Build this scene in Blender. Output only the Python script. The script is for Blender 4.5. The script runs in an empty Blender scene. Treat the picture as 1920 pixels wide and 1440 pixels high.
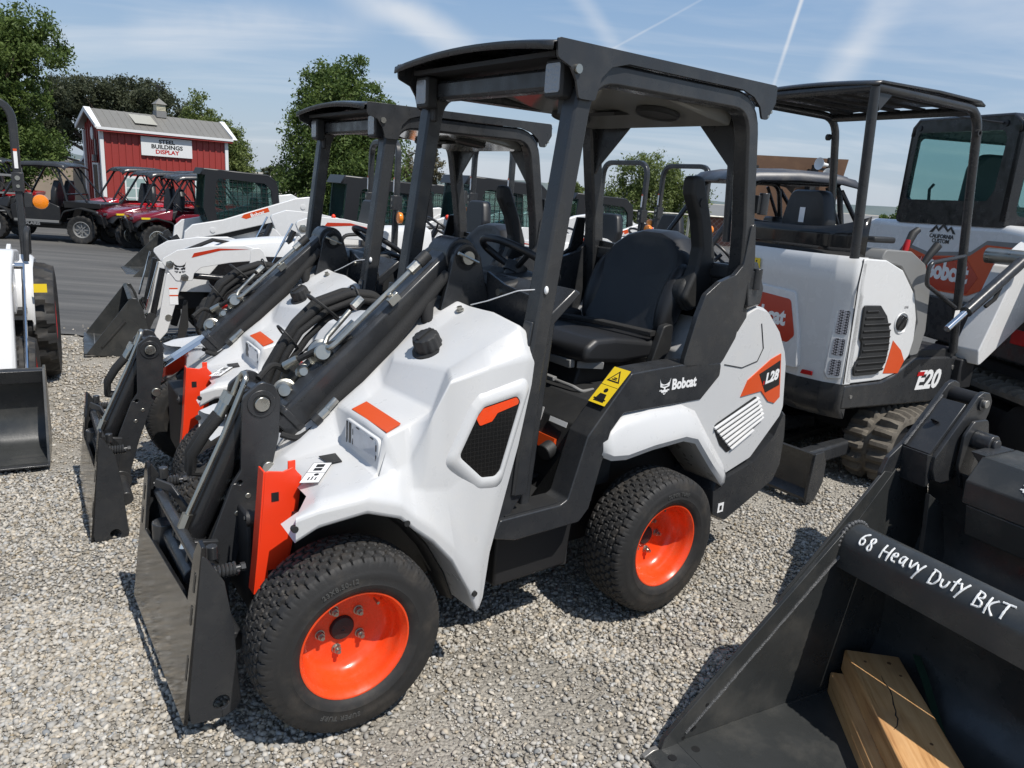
import bpy, bmesh, math, random
import numpy as np
from mathutils import Vector, Matrix, Euler
PI = math.pi
R = math.radians
random.seed(7)
rng = np.random.default_rng(11)
scene = bpy.context.scene
COL = scene.collection

# ------------------------------------------------------------------ camera
cd = bpy.data.cameras.new('camera')
cam = bpy.data.objects.new('camera', cd)
COL.objects.link(cam)
cd.sensor_width = 36.0
cd.lens = 26.325
cd.clip_start = 0.05
cd.clip_end = 6000
PITCH, ROLL, CAMH = R(14.6), R(4.0), 1.635
_fw = Vector((0, math.cos(PITCH), -math.sin(PITCH)))
_up = Vector((0, math.sin(PITCH), math.cos(PITCH)))
_rt = Vector((1, 0, 0))
_r2 = _rt*math.cos(ROLL) + _up*math.sin(ROLL)
_u2 = _up*math.cos(ROLL) - _rt*math.sin(ROLL)
cam.matrix_world = Matrix(((_r2.x, _u2.x, -_fw.x, 0), (_r2.y, _u2.y, -_fw.y, 0), (_r2.z, _u2.z, -_fw.z, CAMH), (0, 0, 0, 1)))
scene.camera = cam

# ------------------------------------------------------------------ sky, sun, exposure
SUN_AZ, SUN_EL = R(-41), R(60)
w = bpy.data.worlds.new('World')
scene.world = w
w.use_nodes = True
nt = w.node_tree
for n in list(nt.nodes):
    nt.nodes.remove(n)
_N = nt.nodes.new
_L = nt.links.new
sky = _N('ShaderNodeTexSky')
sky.sky_type = 'NISHITA'
sky.sun_disc = False
sky.sun_elevation = SUN_EL
sky.sun_rotation = PI/2 - SUN_AZ
sky.altitude = 50
sky.air_density = 1.0
sky.dust_density = 1.2
sky.ozone_density = 1.8
tc = _N('ShaderNodeTexCoord')
nrm = _N('ShaderNodeVectorMath'); nrm.operation = 'NORMALIZE'
_L(tc.outputs['Generated'], nrm.inputs[0])
# thin cirrus: direction projected on a high plane
sep = _N('ShaderNodeSeparateXYZ'); _L(nrm.outputs[0], sep.inputs[0])
zc = _N('ShaderNodeMath'); zc.operation = 'MAXIMUM'; zc.inputs[1].default_value = 0.03
_L(sep.outputs['Z'], zc.inputs[0])
za = _N('ShaderNodeMath'); za.operation = 'ADD'; za.inputs[1].default_value = 0.12
_L(zc.outputs[0], za.inputs[0])
cx = _N('ShaderNodeMath'); cx.operation = 'DIVIDE'; _L(sep.outputs['X'], cx.inputs[0]); _L(za.outputs[0], cx.inputs[1])
cy = _N('ShaderNodeMath'); cy.operation = 'DIVIDE'; _L(sep.outputs['Y'], cy.inputs[0]); _L(za.outputs[0], cy.inputs[1])
cmb = _N('ShaderNodeCombineXYZ'); _L(cx.outputs[0], cmb.inputs[0]); _L(cy.outputs[0], cmb.inputs[1])
mp = _N('ShaderNodeMapping'); mp.inputs['Rotation'].default_value = (0, 0, R(38)); mp.inputs['Scale'].default_value = (0.55, 1.5, 1)
_L(cmb.outputs[0], mp.inputs[0])
nz = _N('ShaderNodeTexNoise'); nz.inputs['Scale'].default_value = 1.0; nz.inputs['Detail'].default_value = 6; nz.inputs['Roughness'].default_value = 0.55; nz.inputs['Distortion'].default_value = 0.5
_L(mp.outputs[0], nz.inputs['Vector'])
rp = _N('ShaderNodeMapRange'); rp.inputs['From Min'].default_value = 0.46; rp.inputs['From Max'].default_value = 0.80; rp.inputs['To Max'].default_value = 0.60
_L(nz.outputs['Fac'], rp.inputs['Value'])
CLOUD = [rp.outputs[0]]
def contrail(d0, d1, width, amount, wob):
    """a thin line of cloud between two sky directions (a great-circle arc)"""
    a, b = Vector(d0).normalized(), Vector(d1).normalized()
    nn = a.cross(b).normalized()
    mid = (a+b).normalized()
    lim = a.dot(mid)
    dt = _N('ShaderNodeVectorMath'); dt.operation = 'DOT_PRODUCT'; _L(nrm.outputs[0], dt.inputs[0]); dt.inputs[1].default_value = nn
    nn2 = _N('ShaderNodeTexNoise'); nn2.inputs['Scale'].default_value = 9; nn2.inputs['Detail'].default_value = 5
    _L(nrm.outputs[0], nn2.inputs['Vector'])
    wb = _N('ShaderNodeMath'); wb.operation = 'MULTIPLY_ADD'; wb.inputs[1].default_value = wob; wb.inputs[2].default_value = -wob*0.5
    _L(nn2.outputs['Fac'], wb.inputs[0])
    ad = _N('ShaderNodeMath'); ad.operation = 'ADD'; _L(dt.outputs['Value'], ad.inputs[0]); _L(wb.outputs[0], ad.inputs[1])
    ab = _N('ShaderNodeMath'); ab.operation = 'ABSOLUTE'; _L(ad.outputs[0], ab.inputs[0])
    mr = _N('ShaderNodeMapRange'); mr.interpolation_type = 'SMOOTHSTEP'
    mr.inputs['From Min'].default_value = 0; mr.inputs['From Max'].default_value = width; mr.inputs['To Min'].default_value = amount; mr.inputs['To Max'].default_value = 0
    _L(ab.outputs[0], mr.inputs['Value'])
    dm = _N('ShaderNodeVectorMath'); dm.operation = 'DOT_PRODUCT'; _L(nrm.outputs[0], dm.inputs[0]); dm.inputs[1].default_value = mid
    en = _N('ShaderNodeMapRange'); en.inputs['From Min'].default_value = lim-0.004; en.inputs['From Max'].default_value = lim+0.004
    _L(dm.outputs['Value'], en.inputs['Value'])
    mu = _N('ShaderNodeMath'); mu.operation = 'MULTIPLY'; _L(mr.outputs[0], mu.inputs[0]); _L(en.outputs[0], mu.inputs[1])
    mu2 = _N('ShaderNodeMath'); mu2.operation = 'MULTIPLY'; _L(mu.outputs[0], mu2.inputs[0])
    mr2 = _N('ShaderNodeMapRange'); mr2.inputs['From Min'].default_value = 0.3; mr2.inputs['From Max'].default_value = 0.6; mr2.inputs['To Min'].default_value = 0.35
    _L(nn2.outputs['Fac'], mr2.inputs['Value']); _L(mr2.outputs[0], mu2.inputs[1])
    CLOUD.append(mu2.outputs[0])
contrail((0.2849, 0.9468, 0.1499), (0.300, 0.915, 0.27), 0.0036, 1.0, 0.003)
contrail((0.1118, 0.977, 0.1817), (0.1851, 0.9567, 0.2246), 0.0022, 0.5, 0.003)
contrail((-0.245, 0.945, 0.225), (-0.085, 0.984, 0.155), 0.030, 0.75, 0.035)
contrail((0.0471, 0.9742, 0.2209), (0.0837, 0.9805, 0.1776), 0.016, 0.5, 0.03)
contrail((0.345, 0.930, 0.135), (0.39, 0.885, 0.25), 0.030, 0.65, 0.04)
contrail((-0.43, 0.893, 0.135), (-0.20, 0.960, 0.18), 0.035, 0.35, 0.05)
acc = CLOUD[0]
for c in CLOUD[1:]:
    m = _N('ShaderNodeMath'); m.operation = 'ADD'; m.use_clamp = True
    _L(acc, m.inputs[0]); _L(c, m.inputs[1]); acc = m.outputs[0]
mixc = _N('ShaderNodeMixRGB'); mixc.inputs['Color2'].default_value = (5.6, 5.8, 6.1, 1)
skr = _N('ShaderNodeValToRGB'); _L(sep.outputs['Z'], skr.inputs[0])
_e = skr.color_ramp.elements
_e[0].position = 0.0; _e[0].color = (0.60, 0.70, 0.84, 1)
_e[1].position = 1.0; _e[1].color = (0.16, 0.30, 0.56, 1)
for _p, _c in ((0.09, (0.49, 0.64, 0.83, 1)), (0.22, (0.34, 0.53, 0.81, 1)), (0.42, (0.24, 0.43, 0.76, 1))):
    _x = _e.new(_p); _x.color = _c
skm = _N('ShaderNodeVectorMath'); skm.operation = 'SCALE'; skm.inputs['Scale'].default_value = 5.6; _L(skr.outputs[0], skm.inputs[0])
hz = _N('ShaderNodeMixRGB'); hz.inputs['Fac'].default_value = 0.8; _L(sky.outputs[0], hz.inputs['Color1']); _L(skm.outputs[0], hz.inputs['Color2'])
_L(acc, mixc.inputs['Fac']); _L(hz.outputs[0], mixc.inputs['Color1'])
bg = _N('ShaderNodeBackground'); bg.inputs['Strength'].default_value = 0.13
_L(mixc.outputs[0], bg.inputs['Color'])
wo = _N('ShaderNodeOutputWorld'); _L(bg.outputs[0], wo.inputs['Surface'])
sl = bpy.data.lights.new('sun', 'SUN')
sl.energy = 4.6
sl.angle = R(0.53)
sl.color = (1.0, 0.955, 0.89)
so = bpy.data.objects.new('sun', sl)
COL.objects.link(so)
_sd = Vector((math.cos(SUN_EL)*math.cos(SUN_AZ), math.cos(SUN_EL)*math.sin(SUN_AZ), math.sin(SUN_EL)))
so.rotation_euler = _sd.to_track_quat('Z', 'Y').to_euler()
so.location = (8, -5, 12)
scene.view_settings.view_transform = 'Standard'
scene.view_settings.look = 'None'
scene.view_settings.exposure = 0.12
scene.view_settings.gamma = 1.0
scene.cycles.max_bounces = 8

# ------------------------------------------------------------------ materials
def mat(name, col, rough=0.5, metal=0.0, bump=0.0, bscale=60.0, dirt=0.0, dscale=6.0, dcol=(0.25, 0.22, 0.18), spec=0.5, coat=0.0, rvar=0.0, trans=0.0, alpha=1.0):
    m = bpy.data.materials.new(name)
    m.use_nodes = True
    t = m.node_tree
    b = t.nodes['Principled BSDF']
    b.inputs['Base Color'].default_value = (*col, 1)
    b.inputs['Roughness'].default_value = rough
    b.inputs['Metallic'].default_value = metal
    b.inputs['Specular IOR Level'].default_value = spec
    if coat:
        b.inputs['Coat Weight'].default_value = coat
        b.inputs['Coat Roughness'].default_value = 0.08
    if trans:
        b.inputs['Transmission Weight'].default_value = trans
    if alpha < 1:
        b.inputs['Alpha'].default_value = alpha
    co = t.nodes.new('ShaderNodeTexCoord')
    if dirt:
        n = t.nodes.new('ShaderNodeTexNoise'); n.inputs['Scale'].default_value = dscale; n.inputs['Detail'].default_value = 7; n.inputs['Roughness'].default_value = 0.65
        t.links.new(co.outputs['Object'], n.inputs['Vector'])
        mr = t.nodes.new('ShaderNodeMapRange'); mr.inputs['From Min'].default_value = 0.48; mr.inputs['From Max'].default_value = 0.72; mr.inputs['To Max'].default_value = dirt
        t.links.new(n.outputs['Fac'], mr.inputs['Value'])
        mx = t.nodes.new('ShaderNodeMixRGB'); mx.inputs['Color1'].default_value = (*col, 1); mx.inputs['Color2'].default_value = (*dcol, 1)
        t.links.new(mr.outputs[0], mx.inputs['Fac'])
        t.links.new(mx.outputs[0], b.inputs['Base Color'])
    if rvar:
        n = t.nodes.new('ShaderNodeTexNoise'); n.inputs['Scale'].default_value = dscale*2.3; n.inputs['Detail'].default_value = 6
        t.links.new(co.outputs['Object'], n.inputs['Vector'])
        mr = t.nodes.new('ShaderNodeMapRange'); mr.inputs['From Min'].default_value = 0.3; mr.inputs['From Max'].default_value = 0.7
        mr.inputs['To Min'].default_value = max(0.03, rough-rvar); mr.inputs['To Max'].default_value = rough+rvar
        t.links.new(n.outputs['Fac'], mr.inputs['Value']); t.links.new(mr.outputs[0], b.inputs['Roughness'])
    if bump:
        n = t.nodes.new('ShaderNodeTexNoise'); n.inputs['Scale'].default_value = bscale; n.inputs['Detail'].default_value = 4
        t.links.new(co.outputs['Object'], n.inputs['Vector'])
        bp = t.nodes.new('ShaderNodeBump'); bp.inputs['Strength'].default_value = bump; bp.inputs['Distance'].default_value = 0.004
        t.links.new(n.outputs['Fac'], bp.inputs['Height']); t.links.new(bp.outputs[0], b.inputs['Normal'])
    return m
M = {}
M['white'] = mat('white_moulded_paint', (0.54, 0.543, 0.542), 0.34, dirt=0.30, dscale=9, dcol=(0.60, 0.58, 0.54), bump=0.05, bscale=140, rvar=0.1)
M['white_gloss'] = mat('white_gloss_paint', (0.66, 0.662, 0.656), 0.25, dirt=0.22, dscale=5, dcol=(0.6, 0.58, 0.55), rvar=0.08)
M['grey_paint'] = mat('charcoal_paint', (0.027, 0.0285, 0.031), 0.30, dirt=0.35, dscale=7, dcol=(0.075, 0.072, 0.066), bump=0.06, bscale=220, rvar=0.12)
M['black_paint'] = mat('black_gloss_paint', (0.014, 0.0145, 0.016), 0.22, dirt=0.3, dscale=6, dcol=(0.045, 0.043, 0.04), bump=0.03, bscale=200, rvar=0.1)
M['bucket'] = mat('bucket_black_paint', (0.032, 0.034, 0.034), 0.33, dirt=0.65, dscale=4, dcol=(0.088, 0.084, 0.075), bump=0.08, bscale=120, rvar=0.14)
M['weld'] = mat('weld_bead', (0.10, 0.10, 0.10), 0.4, metal=0.3, bump=0.8, bscale=300)
M['plastic'] = mat('black_textured_plastic', (0.018, 0.0185, 0.019), 0.55, bump=0.25, bscale=420, dirt=0.3, dscale=12, dcol=(0.05, 0.048, 0.043))
M['soot'] = mat('black_dull_metal', (0.012, 0.012, 0.013), 0.6, bump=0.1)
M['vinyl'] = mat('black_vinyl', (0.016, 0.0165, 0.018), 0.42, bump=0.12, bscale=500)
M['hose'] = mat('black_hose_sleeve', (0.014, 0.014, 0.014), 0.8, bump=0.6, bscale=260)
M['rubber'] = mat('tyre_rubber', (0.017, 0.0165, 0.016), 0.68, bump=0.15, bscale=180, dirt=0.75, dscale=11, dcol=(0.060, 0.051, 0.041))
M['rubber_text'] = mat('tyre_lettering', (0.06, 0.06, 0.058), 0.5)
M['track'] = mat('dusty_track_rubber', (0.095, 0.083, 0.067), 0.85, bump=0.5, bscale=60, dirt=0.8, dscale=9, dcol=(0.19, 0.168, 0.132))
M['orange'] = mat('orange_rim_paint', (0.80, 0.065, 0.012), 0.28, dirt=0.45, dscale=14, dcol=(0.42, 0.11, 0.05), rvar=0.10)
M['orange_red'] = mat('orange_bracket_paint', (0.84, 0.045, 0.010), 0.36, dirt=0.2, dscale=10, dcol=(0.6, 0.05, 0.02))
M['decal_orange'] = mat('orange_decal', (0.62, 0.075, 0.014), 0.30)
M['decal_red'] = mat('red_decal', (0.45, 0.035, 0.012), 0.25)
M['red'] = mat('red_plastic', (0.45, 0.012, 0.014), 0.25)
M['maroon'] = mat('maroon_paint', (0.16, 0.006, 0.016), 0.16, coat=0.5)
M['plate_black'] = mat('plate_gloss_black', (0.011, 0.011, 0.0115), 0.13, dirt=.5, dscale=5, dcol=(.04, .038, .034), rvar=.06)
M['steel'] = mat('zinc_plated_steel', (0.44, 0.43, 0.385), 0.34, metal=0.95, bump=0.1, bscale=90, rvar=0.1)
M['chrome'] = mat('chromed_rod', (0.75, 0.76, 0.77), 0.08, metal=1.0)
M['worn'] = mat('worn_bare_steel', (0.30, 0.29, 0.27), 0.45, metal=0.7, bump=0.2)
M['yellow'] = mat('yellow_decal', (0.78, 0.56, 0.02), 0.4)
M['ink'] = mat('black_print', (0.012, 0.012, 0.012), 0.45)
M['white_ink'] = mat('white_print', (0.80, 0.80, 0.79), 0.4)
M['paint_marker'] = mat('white_paint_marker', (0.78, 0.78, 0.76), 0.45, bump=0.3, bscale=300)
M['grey_ink'] = mat('grey_print', (0.25, 0.25, 0.25), 0.4)
M['amber'] = mat('amber_lens', (0.85, 0.24, 0.01), 0.12, bump=0.5, bscale=150, coat=0.6)
M['lens'] = mat('clear_lens', (0.26, 0.27, 0.29), 0.08, metal=0.35, bump=0.5, bscale=90)
M['grey_plastic'] = mat('mid_grey_plastic', (0.20, 0.20, 0.195), 0.5, bump=0.15, bscale=300)
M['roof_panel'] = mat('glossy_grey_panel', (0.22, 0.22, 0.205), 0.10, dirt=0.1)
M['mesh_grey'] = mat('perforated_steel', (0.45, 0.45, 0.47), 0.35, metal=0.8)
def glass(name, col, alpha, rough=0.03):
    m = mat(name, col, rough)
    t = m.node_tree; b = t.nodes['Principled BSDF']
    g = t.nodes.new('ShaderNodeBsdfTransparent'); g.inputs[0].default_value = (0.84, 0.95, 0.94, 1)
    mx = t.nodes.new('ShaderNodeMixShader'); mx.inputs[0].default_value = alpha
    out = t.nodes['Material Output']
    t.links.new(g.outputs[0], mx.inputs[1]); t.links.new(b.outputs[0], mx.inputs[2]); t.links.new(mx.outputs[0], out.inputs['Surface'])
    return m
M['glass'] = glass('tinted_cab_glass', (0.05, 0.11, 0.10), 0.14)
M['glass_dark'] = glass('dark_cab_glass', (0.03, 0.07, 0.065), 0.25)
M['glass_clear'] = glass('plain_windscreen', (0.2, 0.22, 0.22), 0.15)

def wood_mat():
    m = mat('sawn_fir', (0.55, 0.30, 0.12), 0.7)
    t = m.node_tree; b = t.nodes['Principled BSDF']
    co = t.nodes.new('ShaderNodeTexCoord')
    mpn = t.nodes.new('ShaderNodeMapping'); mpn.inputs['Scale'].default_value = (0.9, 14, 9)
    t.links.new(co.outputs['Object'], mpn.inputs[0])
    n = t.nodes.new('ShaderNodeTexNoise'); n.inputs['Scale'].default_value = 2.2; n.inputs['Detail'].default_value = 8; n.inputs['Distortion'].default_value = 1.2
    t.links.new(mpn.outputs[0], n.inputs['Vector'])
    wv = t.nodes.new('ShaderNodeTexNoise'); wv.inputs['Scale'].default_value = 14; wv.inputs['Detail'].default_value = 3
    t.links.new(mpn.outputs[0], wv.inputs['Vector'])
    ad = t.nodes.new('ShaderNodeMath'); ad.operation = 'MULTIPLY_ADD'; ad.inputs[1].default_value = 0.35
    t.links.new(wv.outputs['Fac'], ad.inputs[0]); t.links.new(n.outputs['Fac'], ad.inputs[2])
    cr = t.nodes.new('ShaderNodeValToRGB')
    e = cr.color_ramp.elements
    e[0].position = 0.42; e[0].color = (0.26, 0.115, 0.035, 1)
    e[1].position = 0.80; e[1].color = (0.60, 0.35, 0.155, 1)
    x = cr.color_ramp.elements.new(0.58); x.color = (0.50, 0.265, 0.10, 1)
    t.links.new(ad.outputs[0], cr.inputs[0])
    n2 = t.nodes.new('ShaderNodeTexNoise'); n2.inputs['Scale'].default_value = 5; n2.inputs['Detail'].default_value = 4
    t.links.new(co.outputs['Object'], n2.inputs['Vector'])
    mr = t.nodes.new('ShaderNodeMapRange'); mr.inputs['From Min'].default_value = 0.55; mr.inputs['From Max'].default_value = 0.75; mr.inputs['To Max'].default_value = 0.55
    t.links.new(n2.outputs['Fac'], mr.inputs['Value'])
    mx = t.nodes.new('ShaderNodeMixRGB'); mx.inputs['Color2'].default_value = (0.30, 0.16, 0.07, 1)
    t.links.new(mr.outputs[0], mx.inputs['Fac']); t.links.new(cr.outputs[0], mx.inputs['Color1']); t.links.new(mx.outputs[0], b.inputs['Base Color'])
    bp = t.nodes.new('ShaderNodeBump'); bp.inputs['Strength'].default_value = 0.4; bp.inputs['Distance'].default_value = 0.003
    t.links.new(ad.outputs[0], bp.inputs['Height']); t.links.new(bp.outputs[0], b.inputs['Normal'])
    return m
M['wood'] = wood_mat()

# ------------------------------------------------------------------ mesh helpers
def V(*a): return Vector(a)
def fillet(pts, r, n=5, closed=False):
    """round the corners of a polyline (2-D or 3-D)"""
    P = [Vector(p) for p in pts]; out = []
    L = len(P)
    for i in range(L):
        if not closed and i in (0, L-1):
            out.append(P[i]); continue
        a, b, c = P[i-1], P[i], P[(i+1) % L]
        rr = r[i] if isinstance(r, (list, tuple)) else r
        d0, d1 = (a-b), (c-b)
        l0, l1 = d0.length, d1.length
        if rr <= 0 or l0 < 1e-6 or l1 < 1e-6:
            out.append(b); continue
        d0 /= l0; d1 /= l1
        ang = math.acos(max(-1, min(1, d0.dot(d1))))
        if ang > PI-0.02:
            out.append(b); continue
        t = min(rr/math.tan(ang/2), l0*0.48, l1*0.48)
        p0, p1 = b+d0*t, b+d1*t
        for k in range(n+1):
            s = k/n
            out.append((1-s)**2*p0 + 2*s*(1-s)*b + s*s*p1)
    return out
class MB:
    def __init__(s): s.bm = bmesh.new()
    def face(s, vs):
        try: return s.bm.faces.new(vs)
        except ValueError: return None
    def prism(s, pts, axis, a0, a1):
        """polygon in the plane across `axis`, extruded from a0 to a1. axis Y: (x,z), X: (y,z), Z: (x,y)"""
        def mk(p, a):
            if axis == 'Y': return (p[0], a, p[1])
            if axis == 'X': return (a, p[0], p[1])
            return (p[0], p[1], a)
        A = [s.bm.verts.new(mk(p, a0)) for p in pts]; B = [s.bm.verts.new(mk(p, a1)) for p in pts]
        s.face(A); s.face(B)
        n = len(pts)
        for i in range(n): s.face((A[i], A[(i+1) % n], B[(i+1) % n], B[i]))
        return s
    def box(s, c, size, rot=None):
        h = Vector(size)/2; vs = []
        m = rot if rot is not None else Matrix.Identity(3)
        for x in (-1, 1):
            for y in (-1, 1):
                for z in (-1, 1):
                    vs.append(s.bm.verts.new(Vector(c)+m @ Vector((x*h.x, y*h.y, z*h.z))))
        for f in ((0, 1, 3, 2), (4, 6, 7, 5), (0, 4, 5, 1), (2, 3, 7, 6), (0, 2, 6, 4), (1, 5, 7, 3)): s.face([vs[i] for i in f])
        return s
    def sweep(s, path, sec, up=(0, 0, 1), closed=False, caps=True, scale=None):
        """sweep a 2-D section (list of (side, up)) along a path with mitred corners"""
        P = [Vector(p) for p in path]; n = len(P); rings = []
        up = Vector(up)
        for i in range(n):
            if closed: t0, t1 = P[i]-P[i-1], P[(i+1) % n]-P[i]
            else:
                t0 = P[i]-P[i-1] if i > 0 else P[1]-P[0]
                t1 = P[i+1]-P[i] if i < n-1 else P[-1]-P[-2]
            t0 = t0.normalized(); t1 = t1.normalized(); t = (t0+t1)
            if t.length < 1e-6: t = t1
            t.normalize()
            side = t.cross(up)
            if side.length < 1e-4: side = t.cross(Vector((0, 1, 0.01)))
            side.normalize(); u = side.cross(t).normalized()
            k = 1/max(0.4, t.dot(t1))
            # widen the section in the bend plane
            bend = (t1-t0)
            ring = []
            for a, b in sec:
                v = side*a+u*b
                if scale: v = v*scale[i]
                if bend.length > 1e-5:
                    bd = bend.normalized(); v = v+bd*(v.dot(bd)*(k-1))
                ring.append(s.bm.verts.new(P[i]+v))
            rings.append(ring)
        m = len(sec)
        for i in range(n if closed else n-1):
            A, B = rings[i], rings[(i+1) % n]
            for j in range(m): s.face((A[j], A[(j+1) % m], B[(j+1) % m], B[j]))
        if caps and not closed:
            s.face(rings[0]); s.face(rings[-1])
        return s
    def bar(s, path, w, h, up=(0, 0, 1), closed=False, ch=0.15):
        a, b = w/2, h/2; c = min(a, b)*2*ch
        sec = [(-a+c, -b), (a-c, -b), (a, -b+c), (a, b-c), (a-c, b), (-a+c, b), (-a, b-c), (-a, -b+c)]
        return s.sweep(path, sec, up, closed)
    def tube(s, path, r, n=10, closed=False, caps=True):
        P = [Vector(p) for p in path]; N = len(P)
        rr = r if isinstance(r, (list, tuple)) else [r]*N
        prev = None; rings = []
        for i in range(N):
            if closed: t = (P[(i+1) % N]-P[i-1])
            else: t = P[min(i+1, N-1)]-P[max(i-1, 0)]
            t.normalize()
            if prev is None:
                ref = Vector((0, 0, 1)) if abs(t.z) < 0.9 else Vector((1, 0, 0))
                a = t.cross(ref).normalized()
            else:
                a = prev-t*prev.dot(t)
                a = a.normalized() if a.length > 1e-6 else t.orthogonal().normalized()
            prev = a; b = t.cross(a)
            rings.append([s.bm.verts.new(P[i]+(a*math.cos(2*PI*k/n)+b*math.sin(2*PI*k/n))*rr[i]) for k in range(n)])
        for i in range(N if closed else N-1):
            A, B = rings[i], rings[(i+1) % N]
            for k in range(n): s.face((A[k], A[(k+1) % n], B[(k+1) % n], B[k]))
        if caps and not closed: s.face(rings[0]); s.face(rings[-1])
        return s
    def cyl(s, p0, p1, r, r2=None, n=16): return s.tube([p0, p1], [r, r if r2 is None else r2], n)
    def hexnut(s, p0, p1, r): return s.tube([p0, p1], r, 6)
    def lathe(s, prof, o, axis, n=32, closed_prof=False):
        """profile list of (radius, offset along axis)"""
        ax = Vector(axis).normalized(); a = ax.orthogonal().normalized(); b = ax.cross(a); o = Vector(o)
        rings = []
        for r, t in prof:
            if r < 1e-6: rings.append([s.bm.verts.new(o+ax*t)])
            else: rings.append([s.bm.verts.new(o+ax*t+(a*math.cos(2*PI*k/n)+b*math.sin(2*PI*k/n))*r) for k in range(n)])
        seq = list(range(len(rings)))
        for i in range(len(rings) if closed_prof else len(rings)-1):
            A, B = rings[i], rings[(i+1) % len(rings)]
            for k in range(n):
                k2 = (k+1) % n
                if len(A) == 1 and len(B) == 1: continue
                if len(A) == 1: s.face((A[0], B[k], B[k2]))
                elif len(B) == 1: s.face((A[k], A[k2], B[0]))
                else: s.face((A[k], A[k2], B[k2], B[k]))
        return s
    def ell(s, c, rad, rot=None, n=12, m=8):
        prof = [(math.sin(PI*i/m), -math.cos(PI*i/m)) for i in range(m+1)]
        mt = rot if rot is not None else Matrix.Identity(3)
        rings = []
        for r, t in prof:
            if r < 1e-6: rings.append([s.bm.verts.new(Vector(c)+mt @ Vector((0, 0, t*rad[2])))])
            else: rings.append([s.bm.verts.new(Vector(c)+mt @ Vector((r*rad[0]*math.cos(2*PI*k/n), r*rad[1]*math.sin(2*PI*k/n), t*rad[2]))) for k in range(n)])
        for i in range(m):
            A, B = rings[i], rings[i+1]
            for k in range(n):
                k2 = (k+1) % n
                if len(A) == 1: s.face((A[0], B[k], B[k2]))
                elif len(B) == 1: s.face((A[k], A[k2], B[0]))
                else: s.face((A[k], A[k2], B[k2], B[k]))
        return s
    def hull(s, pts):
        vs = [s.bm.verts.new(p) for p in pts]
        r = bmesh.ops.convex_hull(s.bm, input=vs)
        bad = [e for e in r['geom_interior'] if isinstance(e, bmesh.types.BMVert)]
        if bad: bmesh.ops.delete(s.bm, geom=bad, context='VERTS')
        return s
    def poly(s, pts, th=0.0, n=None):
        """flat polygon in space, with thickness th against its normal"""
        P = [Vector(p) for p in pts]
        if th == 0:
            s.face([s.bm.verts.new(p) for p in P]); return s
        nn = Vector(n) if n is not None else (P[1]-P[0]).cross(P[2]-P[0])
        nn.normalize()
        A = [s.bm.verts.new(p) for p in P]; B = [s.bm.verts.new(p-nn*th) for p in P]
        s.face(A); s.face(B)
        k = len(P)
        for i in range(k): s.face((A[i], A[(i+1) % k], B[(i+1) % k], B[i]))
        return s
    def loft(s, rings, closed=False, cap0=False, cap1=False):
        Rr = [[s.bm.verts.new(p) for p in r] for r in rings]
        for i in range(len(Rr)-1):
            A, B = Rr[i], Rr[i+1]; m = len(A)
            for j in range(m if closed else m-1): s.face((A[j], A[(j+1) % m], B[(j+1) % m], B[j]))
        if cap0: s.face(Rr[0])
        if cap1: s.face(Rr[-1])
        return s
    def mirror_y(s):
        g = bmesh.ops.duplicate(s.bm, geom=s.bm.verts[:]+s.bm.edges[:]+s.bm.faces[:])
        for e in g['geom']:
            if isinstance(e, bmesh.types.BMVert): e.co.y = -e.co.y
        return s
    def xform(s, mt):
        bmesh.ops.transform(s.bm, matrix=mt, verts=s.bm.verts[:]); return s
    def build(s, name, m, parent=None, bevel=0.0, seg=2, smooth=38, sub=0, solid=0.0):
        bmesh.ops.remove_doubles(s.bm, verts=s.bm.verts[:], dist=1e-5)
        bmesh.ops.recalc_face_normals(s.bm, faces=s.bm.faces[:])
        if name in SPLIT:
            groups = islands(s.bm)
            if len(groups) > 1:
                out = []
                for g in groups:
                    b2 = s.bm.copy(); b2.verts.ensure_lookup_table()
                    keep = set(g); bmesh.ops.delete(b2, geom=[v for v in b2.verts if v.index not in keep], context='VERTS')
                    me = bpy.data.meshes.new(name); b2.to_mesh(me); b2.free()
                    out.append(link(name, me, m, parent, bevel, seg, smooth, sub, solid))
                s.bm.free(); return out[0]
        me = bpy.data.meshes.new(name); s.bm.to_mesh(me); s.bm.free()
        return link(name, me, m, parent, bevel, seg, smooth, sub, solid)
SPLIT = {'cross_bar', 'door_hinge', 'hydraulic_pipe', 'bolt', 'rod', 'pivot_pin', 'bucket', 'bucket_side', 'boss', 'pin', 'console', 'control_lever', 'canopy_rail', 'bolt_hole', 'lock_spring', 'lock_lever', 'lever', 'edge_bolt', 'bucket_rib', 'cage_brace', 'cage_cross_tube', 'coupler', 'armrest_bolt', 'plug', 'post', 'horn', 'window', 'door_frame', 'bucket_edge', 'hydraulic_couplers', 'level_rod', 'cylinder_pipe', 'pipe_cap', 'accent', 'small_wheel', 'blade_arm', 'cylinder', 'wheel_shield', 'gutter', 'pivot_bolt', 'coupler_frame', 'bracket_slot', 'side_window', 'undercarriage', 'chassis'}
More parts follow.
